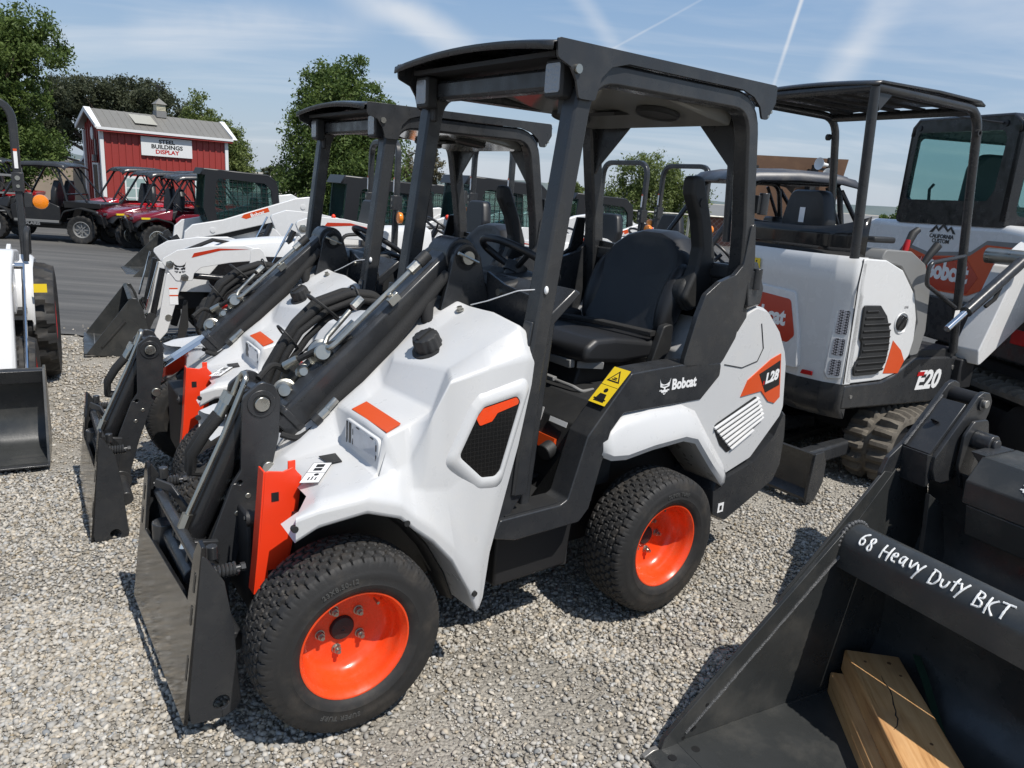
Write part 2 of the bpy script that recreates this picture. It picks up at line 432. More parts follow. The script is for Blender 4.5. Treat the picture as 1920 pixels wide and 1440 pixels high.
def islands(bm):
    """vertex groups of the separate pieces, pieces that touch counted as one"""
    bm.verts.ensure_lookup_table(); bm.verts.index_update(); seen = set(); isl = []
    for v in bm.verts:
        if v.index in seen: continue
        st, g = [v], []
        seen.add(v.index)
        while st:
            x = st.pop(); g.append(x.index)
            for e in x.link_edges:
                o = e.other_vert(x)
                if o.index not in seen: seen.add(o.index); st.append(o)
        isl.append(g)
    bb = []
    for g in isl:
        c = np.array([bm.verts[i].co[:] for i in g]); bb.append([c.min(0)-.004, c.max(0)+.004])
    par = list(range(len(isl)))
    def find(i):
        while par[i] != i: i = par[i]
        return i
    for i in range(len(isl)):
        for j in range(i):
            if np.all(bb[i][0] <= bb[j][1]) and np.all(bb[j][0] <= bb[i][1]): par[find(i)] = find(j)
    out = {}
    for i, g in enumerate(isl): out.setdefault(find(i), []).extend(g)
    return list(out.values())
def link(name, me, m, parent=None, bevel=0.0, seg=2, smooth=38, sub=0, solid=0.0):
    for mm in (m if isinstance(m, (list, tuple)) else [m]): me.materials.append(mm)
    if smooth is not None and len(me.polygons):
        me.polygons.foreach_set('use_smooth', [True]*len(me.polygons))
        me.set_sharp_from_angle(angle=R(smooth))
    o = bpy.data.objects.new(name, me); COL.objects.link(o)
    if parent is not None: o.parent = parent
    if solid:
        md = o.modifiers.new('solid', 'SOLIDIFY'); md.thickness = solid; md.offset = -1
    if bevel:
        md = o.modifiers.new('bevel', 'BEVEL'); md.width = bevel; md.segments = seg; md.limit_method = 'ANGLE'; md.angle_limit = R(35)
        md.harden_normals = False
    if sub:
        md = o.modifiers.new('sub', 'SUBSURF'); md.levels = sub; md.render_levels = sub
    return o
def thing(name, label, cat, loc=(0, 0, 0), rz=0.0, group=None, sc=1.0):
    o = bpy.data.objects.new(name, None); COL.objects.link(o)
    o.empty_display_size = 0.2
    o.location = loc; o.rotation_euler = (0, 0, rz); o.scale = (sc, sc, sc)
    return tag(o, label, cat, group)
def tag(o, label=None, cat=None, group=None, kind=None):
    if label: o['label'] = label
    if cat: o['category'] = cat
    if group: o['group'] = group
    if kind: o['kind'] = kind
    return o
KIDS = {}
def children_of(o): return [c for c in bpy.data.objects if c.parent == o]
def copy_tree(o, parent=None):
    c = o.copy(); COL.objects.link(c)
    if parent is not None: c.parent = parent
    for ch in children_of(o): copy_tree(ch, c)
    return c
def text(name, body, size, m, mt, parent=None, bold=0.0, ext=0.0006, shear=0.0, xs=1.0, space=1.0, align='CENTER'):
    """lettering as a thin mesh; local x right, y up, z out of the surface; mt places it"""
    cu = bpy.data.curves.new(name, 'FONT'); cu.body = body; cu.size = size; cu.align_x = align; cu.align_y = 'CENTER'
    cu.extrude = ext; cu.offset = bold; cu.shear = shear; cu.space_character = space; cu.resolution_u = 3; cu.space_line = 0.85
    tmp = bpy.data.objects.new(name, cu); COL.objects.link(tmp)
    dg = bpy.context.evaluated_depsgraph_get(); dg.update()
    me = bpy.data.meshes.new_from_object(tmp.evaluated_get(dg))
    bpy.data.objects.remove(tmp, do_unlink=True)
    me.transform(mt @ Matrix.Diagonal((xs, 1, 1, 1)))
    me.materials.clear()
    return link(name, me, m, parent, smooth=None)
def place(o, x, z):
    """matrix with local x along x, local z along z, at o"""
    z = Vector(z).normalized(); x = Vector(x); x = (x-z*x.dot(z)).normalized(); y = z.cross(x)
    return Matrix(((x.x, y.x, z.x, o[0]), (x.y, y.y, z.y, o[1]), (x.z, y.z, z.z, o[2]), (0, 0, 0, 1)))
def decal(name, polys, m, mt, parent, th=0.0012):
    """flat shapes (lists of 2-D points) as thin mesh, placed by mt"""
    b = MB()
    for p in polys: b.prism(p, 'Z', 0, th)
    b.xform(mt)
    return b.build(name, m, parent, smooth=None)
def rect(x0, y0, x1, y1): return [(x0, y0), (x1, y0), (x1, y1), (x0, y1)]
# cat-face emblem: swept tufted ears, brow, eye patches, nose and whiskers
EMBLEM = [
    [(-.50, .50), (-.40, .28), (-.22, .16), (0, .13), (.22, .16), (.40, .28), (.50, .50), (.42, .16), (.30, .02), (.16, .06), (0, .03), (-.16, .06), (-.30, .02), (-.42, .16)],
    [(-.44, .02), (-.28, -.02), (-.10, -.07), (-.04, -.16), (-.20, -.20), (-.30, -.14), (-.40, -.20)],
    [(.44, .02), (.28, -.02), (.10, -.07), (.04, -.16), (.20, -.20), (.30, -.14), (.40, -.20)],
    [(-.07, -.34), (.07, -.34), (.09, -.40), (0, -.48), (-.09, -.40)],
    [(-.42, -.30), (-.14, -.30), (-.14, -.32), (-.42, -.345)],
    [(.42, -.30), (.14, -.30), (.14, -.32), (.42, -.345)],
    [(-.34, -.42), (-.14, -.36), (-.14, -.38), (-.33, -.455)],
    [(.34, -.42), (.14, -.36), (.14, -.38), (.33, -.455)],
]
def emblem(name, size, m, mt, parent, th=0.0012):
    return decal(name, [[(x*size, y*size) for x, y in p] for p in EMBLEM], m, mt, parent, th)

EMBLEM_W = [(-.50, .52), (-.40, .28), (-.20, .17), (0, .14), (.20, .17), (.40, .28), (.50, .52), (.43, .14), (.40, -.10), (.46, -.26), (.30, -.26), (.28, -.36), (.14, -.36), (.10, -.46), (0, -.52), (-.10, -.46), (-.14, -.36), (-.28, -.36), (-.30, -.26), (-.46, -.26), (-.40, -.10), (-.43, .14)]
def emblem_w(name, size, m, dark, mt, parent):
    o = decal(name, [[(x*size, y*size) for x, y in EMBLEM_W]], m, mt, parent)
    d = [EMBLEM[1], EMBLEM[2], [(-.10, -.36), (.10, -.36), (.05, -.43), (-.05, -.43)], [(-.33, .10), (.33, .10), (.10, .03), (-.10, .03)]]
    decal('emblem_eyes', [[(x*size, y*size) for x, y in p] for p in d], dark, mt @ Matrix.Translation((0, 0, .0012)), o, .0004)
    return o
# ------------------------------------------------------------------ ground
def ground_material():
    m = bpy.data.materials.new('dusty_gravel_base'); m.use_nodes = True
    t = m.node_tree; b = t.nodes['Principled BSDF']; b.inputs['Roughness'].default_value = 0.95; b.inputs['Specular IOR Level'].default_value = 0.2
    co = t.nodes.new('ShaderNodeTexCoord')
    def noise(sc, det=5, ro=0.6):
        n = t.nodes.new('ShaderNodeTexNoise'); n.inputs['Scale'].default_value = sc; n.inputs['Detail'].default_value = det; n.inputs['Roughness'].default_value = ro
        t.links.new(co.outputs['Object'], n.inputs['Vector']); return n.outputs['Fac']
    big = noise(0.9, 6); fine = noise(70, 6, 0.75)
    vo = t.nodes.new('ShaderNodeTexVoronoi'); vo.inputs['Scale'].default_value = 75; t.links.new(co.outputs['Object'], vo.inputs['Vector'])
    cr = t.nodes.new('ShaderNodeValToRGB'); e = cr.color_ramp.elements
    e[0].position = 0.36; e[0].color = (0.285, 0.262, 0.222, 1); e[1].position = 0.66; e[1].color = (0.41, 0.382, 0.332, 1)
    t.links.new(big, cr.inputs[0])
    mx = t.nodes.new('ShaderNodeMixRGB'); mx.blend_type = 'OVERLAY'; mx.inputs['Fac'].default_value = 0.75
    t.links.new(cr.outputs[0], mx.inputs['Color1']); t.links.new(fine, mx.inputs['Color2'])
    hs = t.nodes.new('ShaderNodeMixRGB'); hs.blend_type = 'MULTIPLY'; hs.inputs['Fac'].default_value = 0.5
    t.links.new(mx.outputs[0], hs.inputs['Color1']); t.links.new(vo.outputs['Color'], hs.inputs['Color2'])
    rgb = t.nodes.new('ShaderNodeRGBToBW'); t.links.new(vo.outputs['Color'], rgb.inputs[0])
    mr = t.nodes.new('ShaderNodeMapRange'); mr.inputs['To Min'].default_value = 0.65; mr.inputs['To Max'].default_value = 1.25; t.links.new(rgb.outputs[0], mr.inputs['Value'])
    t.links.new(mr.outputs[0], hs.inputs['Color2'])
    t.links.new(hs.outputs[0], b.inputs['Base Color'])
    bp = t.nodes.new('ShaderNodeBump'); bp.inputs['Strength'].default_value = 0.9; bp.inputs['Distance'].default_value = 0.012
    sm = t.nodes.new('ShaderNodeMath'); sm.operation = 'MULTIPLY_ADD'; sm.inputs[1].default_value = -1.2
    t.links.new(vo.outputs['Distance'], sm.inputs[0]); t.links.new(fine, sm.inputs[2])
    t.links.new(sm.outputs[0], bp.inputs['Height']); t.links.new(bp.outputs[0], b.inputs['Normal'])
    return m
def gz(y): return float(np.interp(y, [6.5, 12.5, 20, 26], [0, -.30, -.45, -.5]))
M['ground'] = ground_material()
b = MB()
# one sheet, finer near the camera with a few millimetres of unevenness
xs = [-3000, -400, -60]+[x*0.25 for x in range(-32, 33)]+[60, 400, 3000]
ys = [-3000, -60]+[0.5+y*0.25 for y in range(0, 49)]+[14, 16, 18, 20, 23, 26, 40, 400, 3000]
gv = {}
for i, x in enumerate(xs):
    for j, y in enumerate(ys):
        near = abs(x) <= 8 and 0.5 <= y <= 11
        z = (0.006*math.sin(x*2.1+y*1.3)+0.005*math.sin(x*4.7-y*3.9+1)) if near else 0
        gv[i, j] = b.bm.verts.new((x, y, z-0.012+gz(y)-(.02 if y > 13 else 0)))
for i in range(len(xs)-1):
    for j in range(len(ys)-1): b.face((gv[i, j], gv[i+1, j], gv[i+1, j+1], gv[i, j+1]))
tag(b.build('gravel_yard', M['ground']), kind='structure')

def asphalt_material():
    m = bpy.data.materials.new('worn_asphalt'); m.use_nodes = True
    t = m.node_tree; b = t.nodes['Principled BSDF']; b.inputs['Roughness'].default_value = 0.85
    co = t.nodes.new('ShaderNodeTexCoord')
    mpn = t.nodes.new('ShaderNodeMapping'); mpn.inputs['Rotation'].default_value = (0, 0, R(8)); mpn.inputs['Scale'].default_value = (0.25, 2.2, 1); t.links.new(co.outputs['Object'], mpn.inputs[0])
    n = t.nodes.new('ShaderNodeTexNoise'); n.inputs['Scale'].default_value = 0.9; n.inputs['Detail'].default_value = 8; n.inputs['Roughness'].default_value = 0.65; t.links.new(mpn.outputs[0], n.inputs['Vector'])
    f = t.nodes.new('ShaderNodeTexNoise'); f.inputs['Scale'].default_value = 160; f.inputs['Detail'].default_value = 3; t.links.new(co.outputs['Object'], f.inputs['Vector'])
    cr = t.nodes.new('ShaderNodeValToRGB'); e = cr.color_ramp.elements
    e[0].position = 0.34; e[0].color = (0.050, 0.049, 0.047, 1); e[1].position = 0.72; e[1].color = (0.130, 0.124, 0.113, 1)
    t.links.new(n.outputs['Fac'], cr.inputs[0])
    mx = t.nodes.new('ShaderNodeMixRGB'); mx.blend_type = 'OVERLAY'; mx.inputs['Fac'].default_value = 0.6
    t.links.new(cr.outputs[0], mx.inputs['Color1']); t.links.new(f.outputs['Fac'], mx.inputs['Color2']); t.links.new(mx.outputs[0], b.inputs['Base Color'])
    bp = t.nodes.new('ShaderNodeBump'); bp.inputs['Strength'].default_value = 0.5; bp.inputs['Distance'].default_value = 0.006
    t.links.new(f.outputs['Fac'], bp.inputs['Height']); t.links.new(bp.outputs[0], b.inputs['Normal'])
    return m
M['asphalt'] = asphalt_material()
# ragged near edge, then out to the far side of the lot
edge = [(-40, 4.6), (-9, 6.1), (-5.2, 7.25), (-4.2, 6.95), (-3.6, 7.4), (-3.0, 8.3), (-1.6, 9.0), (1.0, 9.6), (6, 10.2), (40, 11.5)]
er = []
for (x0, y0), (x1, y1) in zip(edge, edge[1:]):
    k = max(2, int(min(60, abs(x1-x0)/0.08)))
    for i in range(k):
        s = i/k; er.append((x0+(x1-x0)*s, y0+(y1-y0)*s+random.uniform(-.07, .07)+0.09*math.sin((x0+(x1-x0)*s)*7)))
b = MB(); 
rows = []
for s in (0, .02, .05, .09, .14, .2, .3, .45, 1):
    row = []
    for x, y in er:
        yy_ = y+(75-y)*s; row.append((x*(1+1.2*s), yy_, gz(yy_)+0.005))
    rows.append(row)
b.loft(rows)
tag(b.build('asphalt_lot', M['asphalt']), kind='structure')

# crushed stones: nobody could count them
def stones():
    t = (1+5**.5)/2
    base = np.array([(-1, t, 0), (1, t, 0), (-1, -t, 0), (1, -t, 0), (0, -1, t), (0, 1, t), (0, -1, -t), (0, 1, -t), (t, 0, -1), (t, 0, 1), (-t, 0, -1), (-t, 0, 1)], float)
    base /= np.linalg.norm(base[0])
    F = np.array([(0, 11, 5), (0, 5, 1), (0, 1, 7), (0, 7, 10), (0, 10, 11), (1, 5, 9), (5, 11, 4), (11, 10, 2), (10, 7, 6), (7, 1, 8), (3, 9, 4), (3, 4, 2), (3, 2, 6), (3, 6, 8), (3, 8, 9), (4, 9, 5), (2, 4, 11), (6, 2, 10), (8, 6, 7), (9, 8, 1)])
    pts = []
    cb = np.array([(x, y, z) for x in (-1, 1) for y in (-1, 1) for z in (-1, 1)], float)*.62
    cf = np.array([(0, 1, 3), (0, 3, 2), (4, 6, 7), (4, 7, 5), (0, 4, 5), (0, 5, 1), (2, 3, 7), (2, 7, 6), (0, 2, 6), (0, 6, 4), (1, 5, 7), (1, 7, 3)])
    def patch(n, y0, y1, s0, s1):
        y = y0+(y1-y0)*rng.random(n)**1.0; x = (rng.random(n)*2-1)*(0.74*y+0.35)
        # clumpy cover: bare dusty places between
        c = np.sin(x*3.1+1.7*np.sin(y*2.3))+np.sin(y*4.3-x*1.9+2)+0.8*np.sin(x*9+y*7)
        keep = rng.random(n) < np.clip(0.66+0.32*c, 0.16, 1)
        # the asphalt starts behind the left-hand yard
        ed = np.interp(x, [e_[0] for e_ in edge], [e_[1] for e_ in edge])
        keep &= (y < ed+0.25*rng.random(n)**3*3)
        x, y = x[keep], y[keep]
        pts.append(np.stack([x, y, s0+(s1-s0)*rng.random(len(x))**2.4], 1))
    VV, FF, CC = [], [], []; nv = 0
    def flush(base, F, jit):
        nonlocal nv
        P = np.concatenate(pts); pts.clear(); n = len(P); nb = len(base)
        v = np.repeat(base[None], n, 0)*(1-jit+2*jit*rng.random((n, nb, 1)))+rng.normal(0, .12, (n, nb, 3))
        v *= (0.65+0.7*rng.random((n, 1, 3)))
        q = rng.normal(size=(n, 4)); q /= np.linalg.norm(q, axis=1)[:, None]
        w_, x_, y_, z_ = q.T
        Rm = np.stack([1-2*(y_*y_+z_*z_), 2*(x_*y_-z_*w_), 2*(x_*z_+y_*w_), 2*(x_*y_+z_*w_), 1-2*(x_*x_+z_*z_), 2*(y_*z_-x_*w_), 2*(x_*z_-y_*w_), 2*(y_*z_+x_*w_), 1-2*(x_*x_+y_*y_)], 1).reshape(n, 3, 3)
        v = np.einsum('nij,nkj->nki', Rm, v); v[:, :, 2] *= 0.72
        v *= P[:, None, 2:3]
        v[:, :, 0] += P[:, None, 0]; v[:, :, 1] += P[:, None, 1]
        v[:, :, 2] += (P[:, 2]*0.30-0.0095+0.006*np.sin(P[:, 0]*2.1+P[:, 1]*1.3)+0.005*np.sin(P[:, 0]*4.7-P[:, 1]*3.9+1)+np.interp(P[:, 1], [6.5, 12.5], [0, -.3]))[:, None]
        g = np.clip(rng.normal(0.36, 0.075, n), 0.13, 0.60); warm = rng.normal(0.010, 0.016, n)
        cc = np.stack([g*1.02+warm*0.8, g*0.965, g*0.865-warm, np.ones(n)], 1)
        VV.append(v.reshape(-1, 3)); FF.append((F[None]+nb*np.arange(n)[:, None, None]+nv).reshape(-1, 3)); CC.append(np.repeat(cc, nb, 0)); nv += n*nb
    patch(105000, 1.15, 2.5, 0.0030, 0.0115)
    flush(base, F, .34)
    patch(135000, 2.4, 4.6, 0.0038, 0.0128)
    patch(60000, 4.6, 9.5, 0.007, 0.0175)
    flush(cb, cf, .22)
    co = np.concatenate(VV).astype(np.float32); fi = np.concatenate(FF).astype(np.int32); cc_all = np.concatenate(CC).astype(np.float32)
    me = bpy.data.meshes.new('gravel')
    me.vertices.add(len(co)); me.vertices.foreach_set('co', co.ravel())
    me.loops.add(fi.size); me.loops.foreach_set('vertex_index', fi.ravel())
    me.polygons.add(len(fi)); me.polygons.foreach_set('loop_start', np.arange(0, fi.size, 3, dtype=np.int32))
    me.update(calc_edges=True)
    at = me.color_attributes.new('tone', 'FLOAT_COLOR', 'POINT')
    at.data.foreach_set('color', cc_all.ravel())
    m = bpy.data.materials.new('crushed_stone'); m.use_nodes = True
    t_ = m.node_tree; bs = t_.nodes['Principled BSDF']; bs.inputs['Roughness'].default_value = 0.9; bs.inputs['Specular IOR Level'].default_value = 0.25
    a = t_.nodes.new('ShaderNodeAttribute'); a.attribute_name = 'tone'; t_.links.new(a.outputs['Color'], bs.inputs['Base Color'])
    me.materials.append(m)
    o = bpy.data.objects.new('gravel', me); COL.objects.link(o)
    tag(o, 'grey crushed stone gravel covering the yard', 'gravel', kind='stuff')
stones()
# ------------------------------------------------------------------ turf tyres and wheels
def holed(outer, hole):
    """outer polygon with a hole, joined by a hair-thin slit"""
    O = [Vector((p[0], p[1])) for p in outer]; H = [Vector((p[0], p[1])) for p in hole]
    def area(q): return sum(a.x*b.y-b.x*a.y for a, b in zip(q, q[1:]+q[:1]))
    if area(O)*area(H) > 0: H = H[::-1]
    i, j = min(((i, j) for i in range(len(O)) for j in range(len(H))), key=lambda t: (O[t[0]]-H[t[1]]).length)
    d = (H[j]-O[i]).orthogonal().normalized()*2e-4
    r = O[:i+1]+H[j:]+H[:j]+[H[j]+d, O[i]+d]+O[i+1:]
    return [(p.x, p.y) for p in r]
def circ(c, r, n=16, a0=0): return [(c[0]+r*math.cos(a0+2*PI*k/n), c[1]+r*math.sin(a0+2*PI*k/n)) for k in range(n)]
def turf_tyre_mesh(R0=.292, hw=.106, rb=.170):
    NP = 50; NC = NP*10
    prof = []                       # (radius of carcass, y, lug amount)
    for i in range(45):
        y = -.090+.180*i/44
        prof.append((R0-.0118-0.010*(abs(y)/.09)**3.0, y, 1.0))
    side = [(.268, .0975), (.262, .1005), (.252, .1045), (.243, .1065), (.241, .1075), (.225, .1078), (.205, .1060), (.203, .1070), (.190, .1035), (.182, .0985), (.176, .093), (rb, .088)]
    prof = [(r, -y, 0.0) for r, y in side[::-1]]+prof+[(r, y, 0.0) for r, y in side]
    for i, (r, y, l) in enumerate(prof):
        if l == 0 and r > .25: prof[i] = (r, y, 0.55)
    NPf = len(prof)
    th = np.arange(NC)/NC*2*np.pi
    co = np.zeros((NC, NPf, 3))
    tri = lambda u: np.abs(((u+.5) % 1)-.5)*4-1
    def ss(x, a, b): t = np.clip((x-a)/(b-a), 0, 1); return t*t*(3-2*t)
    ph = th/(2*np.pi)*NP
    for j, (r, y, l) in enumerate(prof):
        h = np.zeros(NC)
        if l > 0:
            sp = .0262
            yy = y+.0038*tri(ph+.25)
            row = np.floor(yy/sp+.5); fr = np.abs(yy/sp-row)*sp          # distance to row centre
            u = (ph+.5*(row % 2)) % 1; du = np.minimum(u, 1-u)            # distance to cross groove
            zig = du-.10*tri(y/.011)*.35
            a = 1-ss(fr, .0094, .0114); c = ss(np.where(np.abs(y) > .078, du+.02*tri(y/.02), zig), .05, .115)
            if abs(y) > .084: a = np.ones(NC)*np.clip((.1035-abs(y))/.012, 0, 1)
            h = .0112*a*c*(1 if l == 1 else .9)
        rr = r+h
        co[:, j] = np.stack([-np.sin(th)*rr, np.full(NC, y), np.cos(th)*rr], 1)
    idx = np.arange(NC*NPf).reshape(NC, NPf)
    A = idx[:, :-1]; B = np.roll(idx, -1, 0)[:, :-1]; C = np.roll(idx, -1, 0)[:, 1:]; D = idx[:, 1:]
    fi = np.stack([A, B, C, D], -1).reshape(-1, 4)
    me = bpy.data.meshes.new('wheel')
    me.from_pydata(co.reshape(-1, 3).tolist(), [], fi.tolist())
    me.update()
    me.materials.append(M['rubber'])
    me.polygons.foreach_set('use_smooth', [True]*len(me.polygons)); me.set_sharp_from_angle(angle=R(40))
    return me
TYRE = turf_tyre_mesh()
def wheel_text(body, r, y, size, a0, m, bold=0.0):
    """letters bent round the sidewall, starting at clock angle a0 (seen from outside)"""
    o = text('lettering', body, size, m, Matrix.Identity(4), None, bold=bold, ext=0.0011, align='LEFT', space=1.15)
    for v in o.data.vertices:
        a = a0+v.co.x/r; rr = r+v.co.y; z = v.co.z
        v.co = (-math.sin(a)*rr, y+z, math.cos(a)*rr)
    me = o.data; bpy.data.objects.remove(o, do_unlink=True); return me
LETTERS = [wheel_text('SUPER TURF', .2235, .1085, .021, R(40), M['rubber_text'], .0006), wheel_text('23X8.50-12', .2235, .1085, .021, R(-8), M['rubber_text'], .0006), wheel_text('SUPER TURF', .2235, .1085, .021, R(-160), M['rubber_text'], .0006)]
def rim_mesh():
    b = MB()
    b.lathe([(.1735, .0865), (.1745, .0895), (.173, .0925), (.168, .092), (.163, .084), (.157, .074), (.1545, .060), (.1545, .036), (.150, .028), (.146, .018), (.143, .004), (.1365, -.004), (.129, -.014), (.112, -.020), (.095, -.0235), (.07, -.0245), (.03, -.0245), (.0, -.0245)], (0, 0, 0), (0, 1, 0), 56)
    b.lathe([(.1735, .0865), (.160, .07), (.157, .03), (.15, -.05), (.165, -.086)], (0, 0, 0), (0, 1, 0), 40)
    b.tube([(.1475*math.cos(R(18))*-1, .020, .1475*math.sin(R(18))), (.139*math.cos(R(18))*-1, .026, .139*math.sin(R(18)))], .004, 8)
    o = b.build('rim', M['orange'], None, smooth=50); me = o.data; bpy.data.objects.remove(o); return me
RIM = rim_mesh()
def small(name, m, fn, smooth=40):
    b = MB(); fn(b); o = b.build(name, m, None, smooth=smooth); me = o.data; bpy.data.objects.remove(o); return me
HUBCAP = small('hub_cap', M['plastic'], lambda b: b.lathe([(.039, -.026), (.039, -.018), (.035, -.013), (.020, -.011), (.008, -.011), (.006, -.013), (0, -.013)], (0, 0, 0), (0, 1, 0), 32))
def _nut(b):
    b.lathe([(.0155, -.026), (.0155, -.0215), (.012, -.021), (.012, -.02)], (0, 0, 0), (0, 1, 0), 20)
    b.hexnut((0, -.022, 0), (0, -.008, 0), .0125); b.cyl((0, -.022, 0), (0, .004, 0), .0066, n=12)
NUT = small('lug_nut', M['steel'], _nut, 30)
STUD = small('valve_stem', M['steel'], lambda b: (b.cyl((0, 0, 0), (0, .022, 0), .0035, n=10), b.cyl((0, .022, 0), (0, .034, 0), .0048, n=10)))
def obj_from(me, name, parent, loc=(0, 0, 0), rot=(0, 0, 0)):
    o = bpy.data.objects.new(name, me); COL.objects.link(o); o.parent = parent; o.location = loc; o.rotation_euler = rot; return o
def turf_wheel(parent, loc, outward=1, spin=0.0, letters=(), yaw=0.0):
    wh = obj_from(TYRE, 'wheel', parent, loc, (0, spin, yaw+(0 if outward > 0 else PI)))
    obj_from(RIM, 'rim', wh)
    obj_from(HUBCAP, 'hub_cap', wh)
    for k in range(5):
        a = 2*PI*k/5
        obj_from(NUT, 'lug_nut', wh, (-.070*math.sin(a), 0, .070*math.cos(a)))
    obj_from(STUD, 'valve_stem', wh, (-.128*math.sin(R(70)), .0, .128*math.cos(R(70))))
    for l in letters: obj_from(LETTERS[l], 'lettering', wh)
    return wh

# ------------------------------------------------------------------ compact articulated loader
def hood_sections():
    S = [
     [(.120, .11, .675), (.115, .17, .690), (.085, .28, .715), (.090, .42, .722), (.130, .480, .715), (.155, .520, .715), (.168, .552, .722), (.168, .552, .645), (.16, .40, .64)],
     [(.060, .11, .735), (.06, .165, .738), (.03, .28, .745), (.04, .42, .748), (.075, .475, .748), (.095, .520, .748), (.105, .560, .738), (.105, .560, .680), (.105, .40, .67)],
     [(-.115, .11, .875), (-.118, .175, .778), (-.116, .32, .775), (-.113, .470, .772), (-.07, .500, .768), (-.05, .530, .765), (-.04, .562, .745), (-.04, .562, .695), (-.05, .40, .69)],
     [(-.135, .11, .892), (-.134, .185, .892), (-.134, .32, .896), (-.136, .468, .892), (-.172, .490, .785), (-.160, .525, .748), (-.150, .562, .705), (-.150, .562, .655), (-.15, .40, .655)],
     [(-.225, .11, .967), (-.225, .170, .925), (-.225, .30, .922), (-.218, .450, .912), (-.216, .482, .80), (-.205, .512, .72), (-.200, .562, .655), (-.200, .562, .605), (-.20, .40, .605)],
     [(-.275, .11, 1.010), (-.270, .16, .958), (-.300, .28, .946), (-.325, .415, .938), (-.262, .514, .945), (-.246, .525, .720), (-.265, .562, .600), (-.265, .562, .550), (-.26, .40, .55)],
     [(-.330, .11, 1.055), (-.305, .16, 1.048), (-.345, .27, 1.056), (-.395, .378, 1.056), (-.325, .516, 1.060), (-.320, .529, .710), (-.338, .562, .525), (-.338, .562, .465), (-.33, .40, .465)],
     [(-.490, .11, 1.182), (-.490, .16, 1.15), (-.495, .29, 1.152), (-.505, .420, 1.132), (-.465, .514, 1.088), (-.42, .533, .76), (-.412, .562, .43), (-.405, .562, .345), (-.40, .40, .345)],
     [(-.590, .11, 1.232), (-.600, .16, 1.224), (-.610, .30, 1.226), (-.610, .460, 1.208), (-.632, .505, 1.108), (-.555, .524, .82), (-.458, .550, .44), (-.455, .550, .238), (-.44, .40, .238)],
     [(-.600, .11, 1.222), (-.625, .16, 1.205), (-.635, .30, 1.205), (-.640, .465, 1.185), (-.665, .495, 1.090), (-.605, .508, .81), (-.500, .532, .45), (-.480, .534, .27), (-.47, .40, .27)],
    ]
    return S
def hood(parent, FM):
    b = MB()
    S = hood_sections()
    b.loft([[Vector(p) for p in r] for r in S])
    b.mirror_y()
    # the ramp between the two sides
    b.loft([[(r[0][0], -.11, r[0][2]), (r[0][0], .11, r[0][2])] for r in S])
    b.xform(FM)
    o = b.build('hood', M['white'], parent, bevel=.0115, seg=3, smooth=60)
    o.modifiers['bevel'].angle_limit = R(13)
    o.modifiers['bevel'].profile = .5
    return o
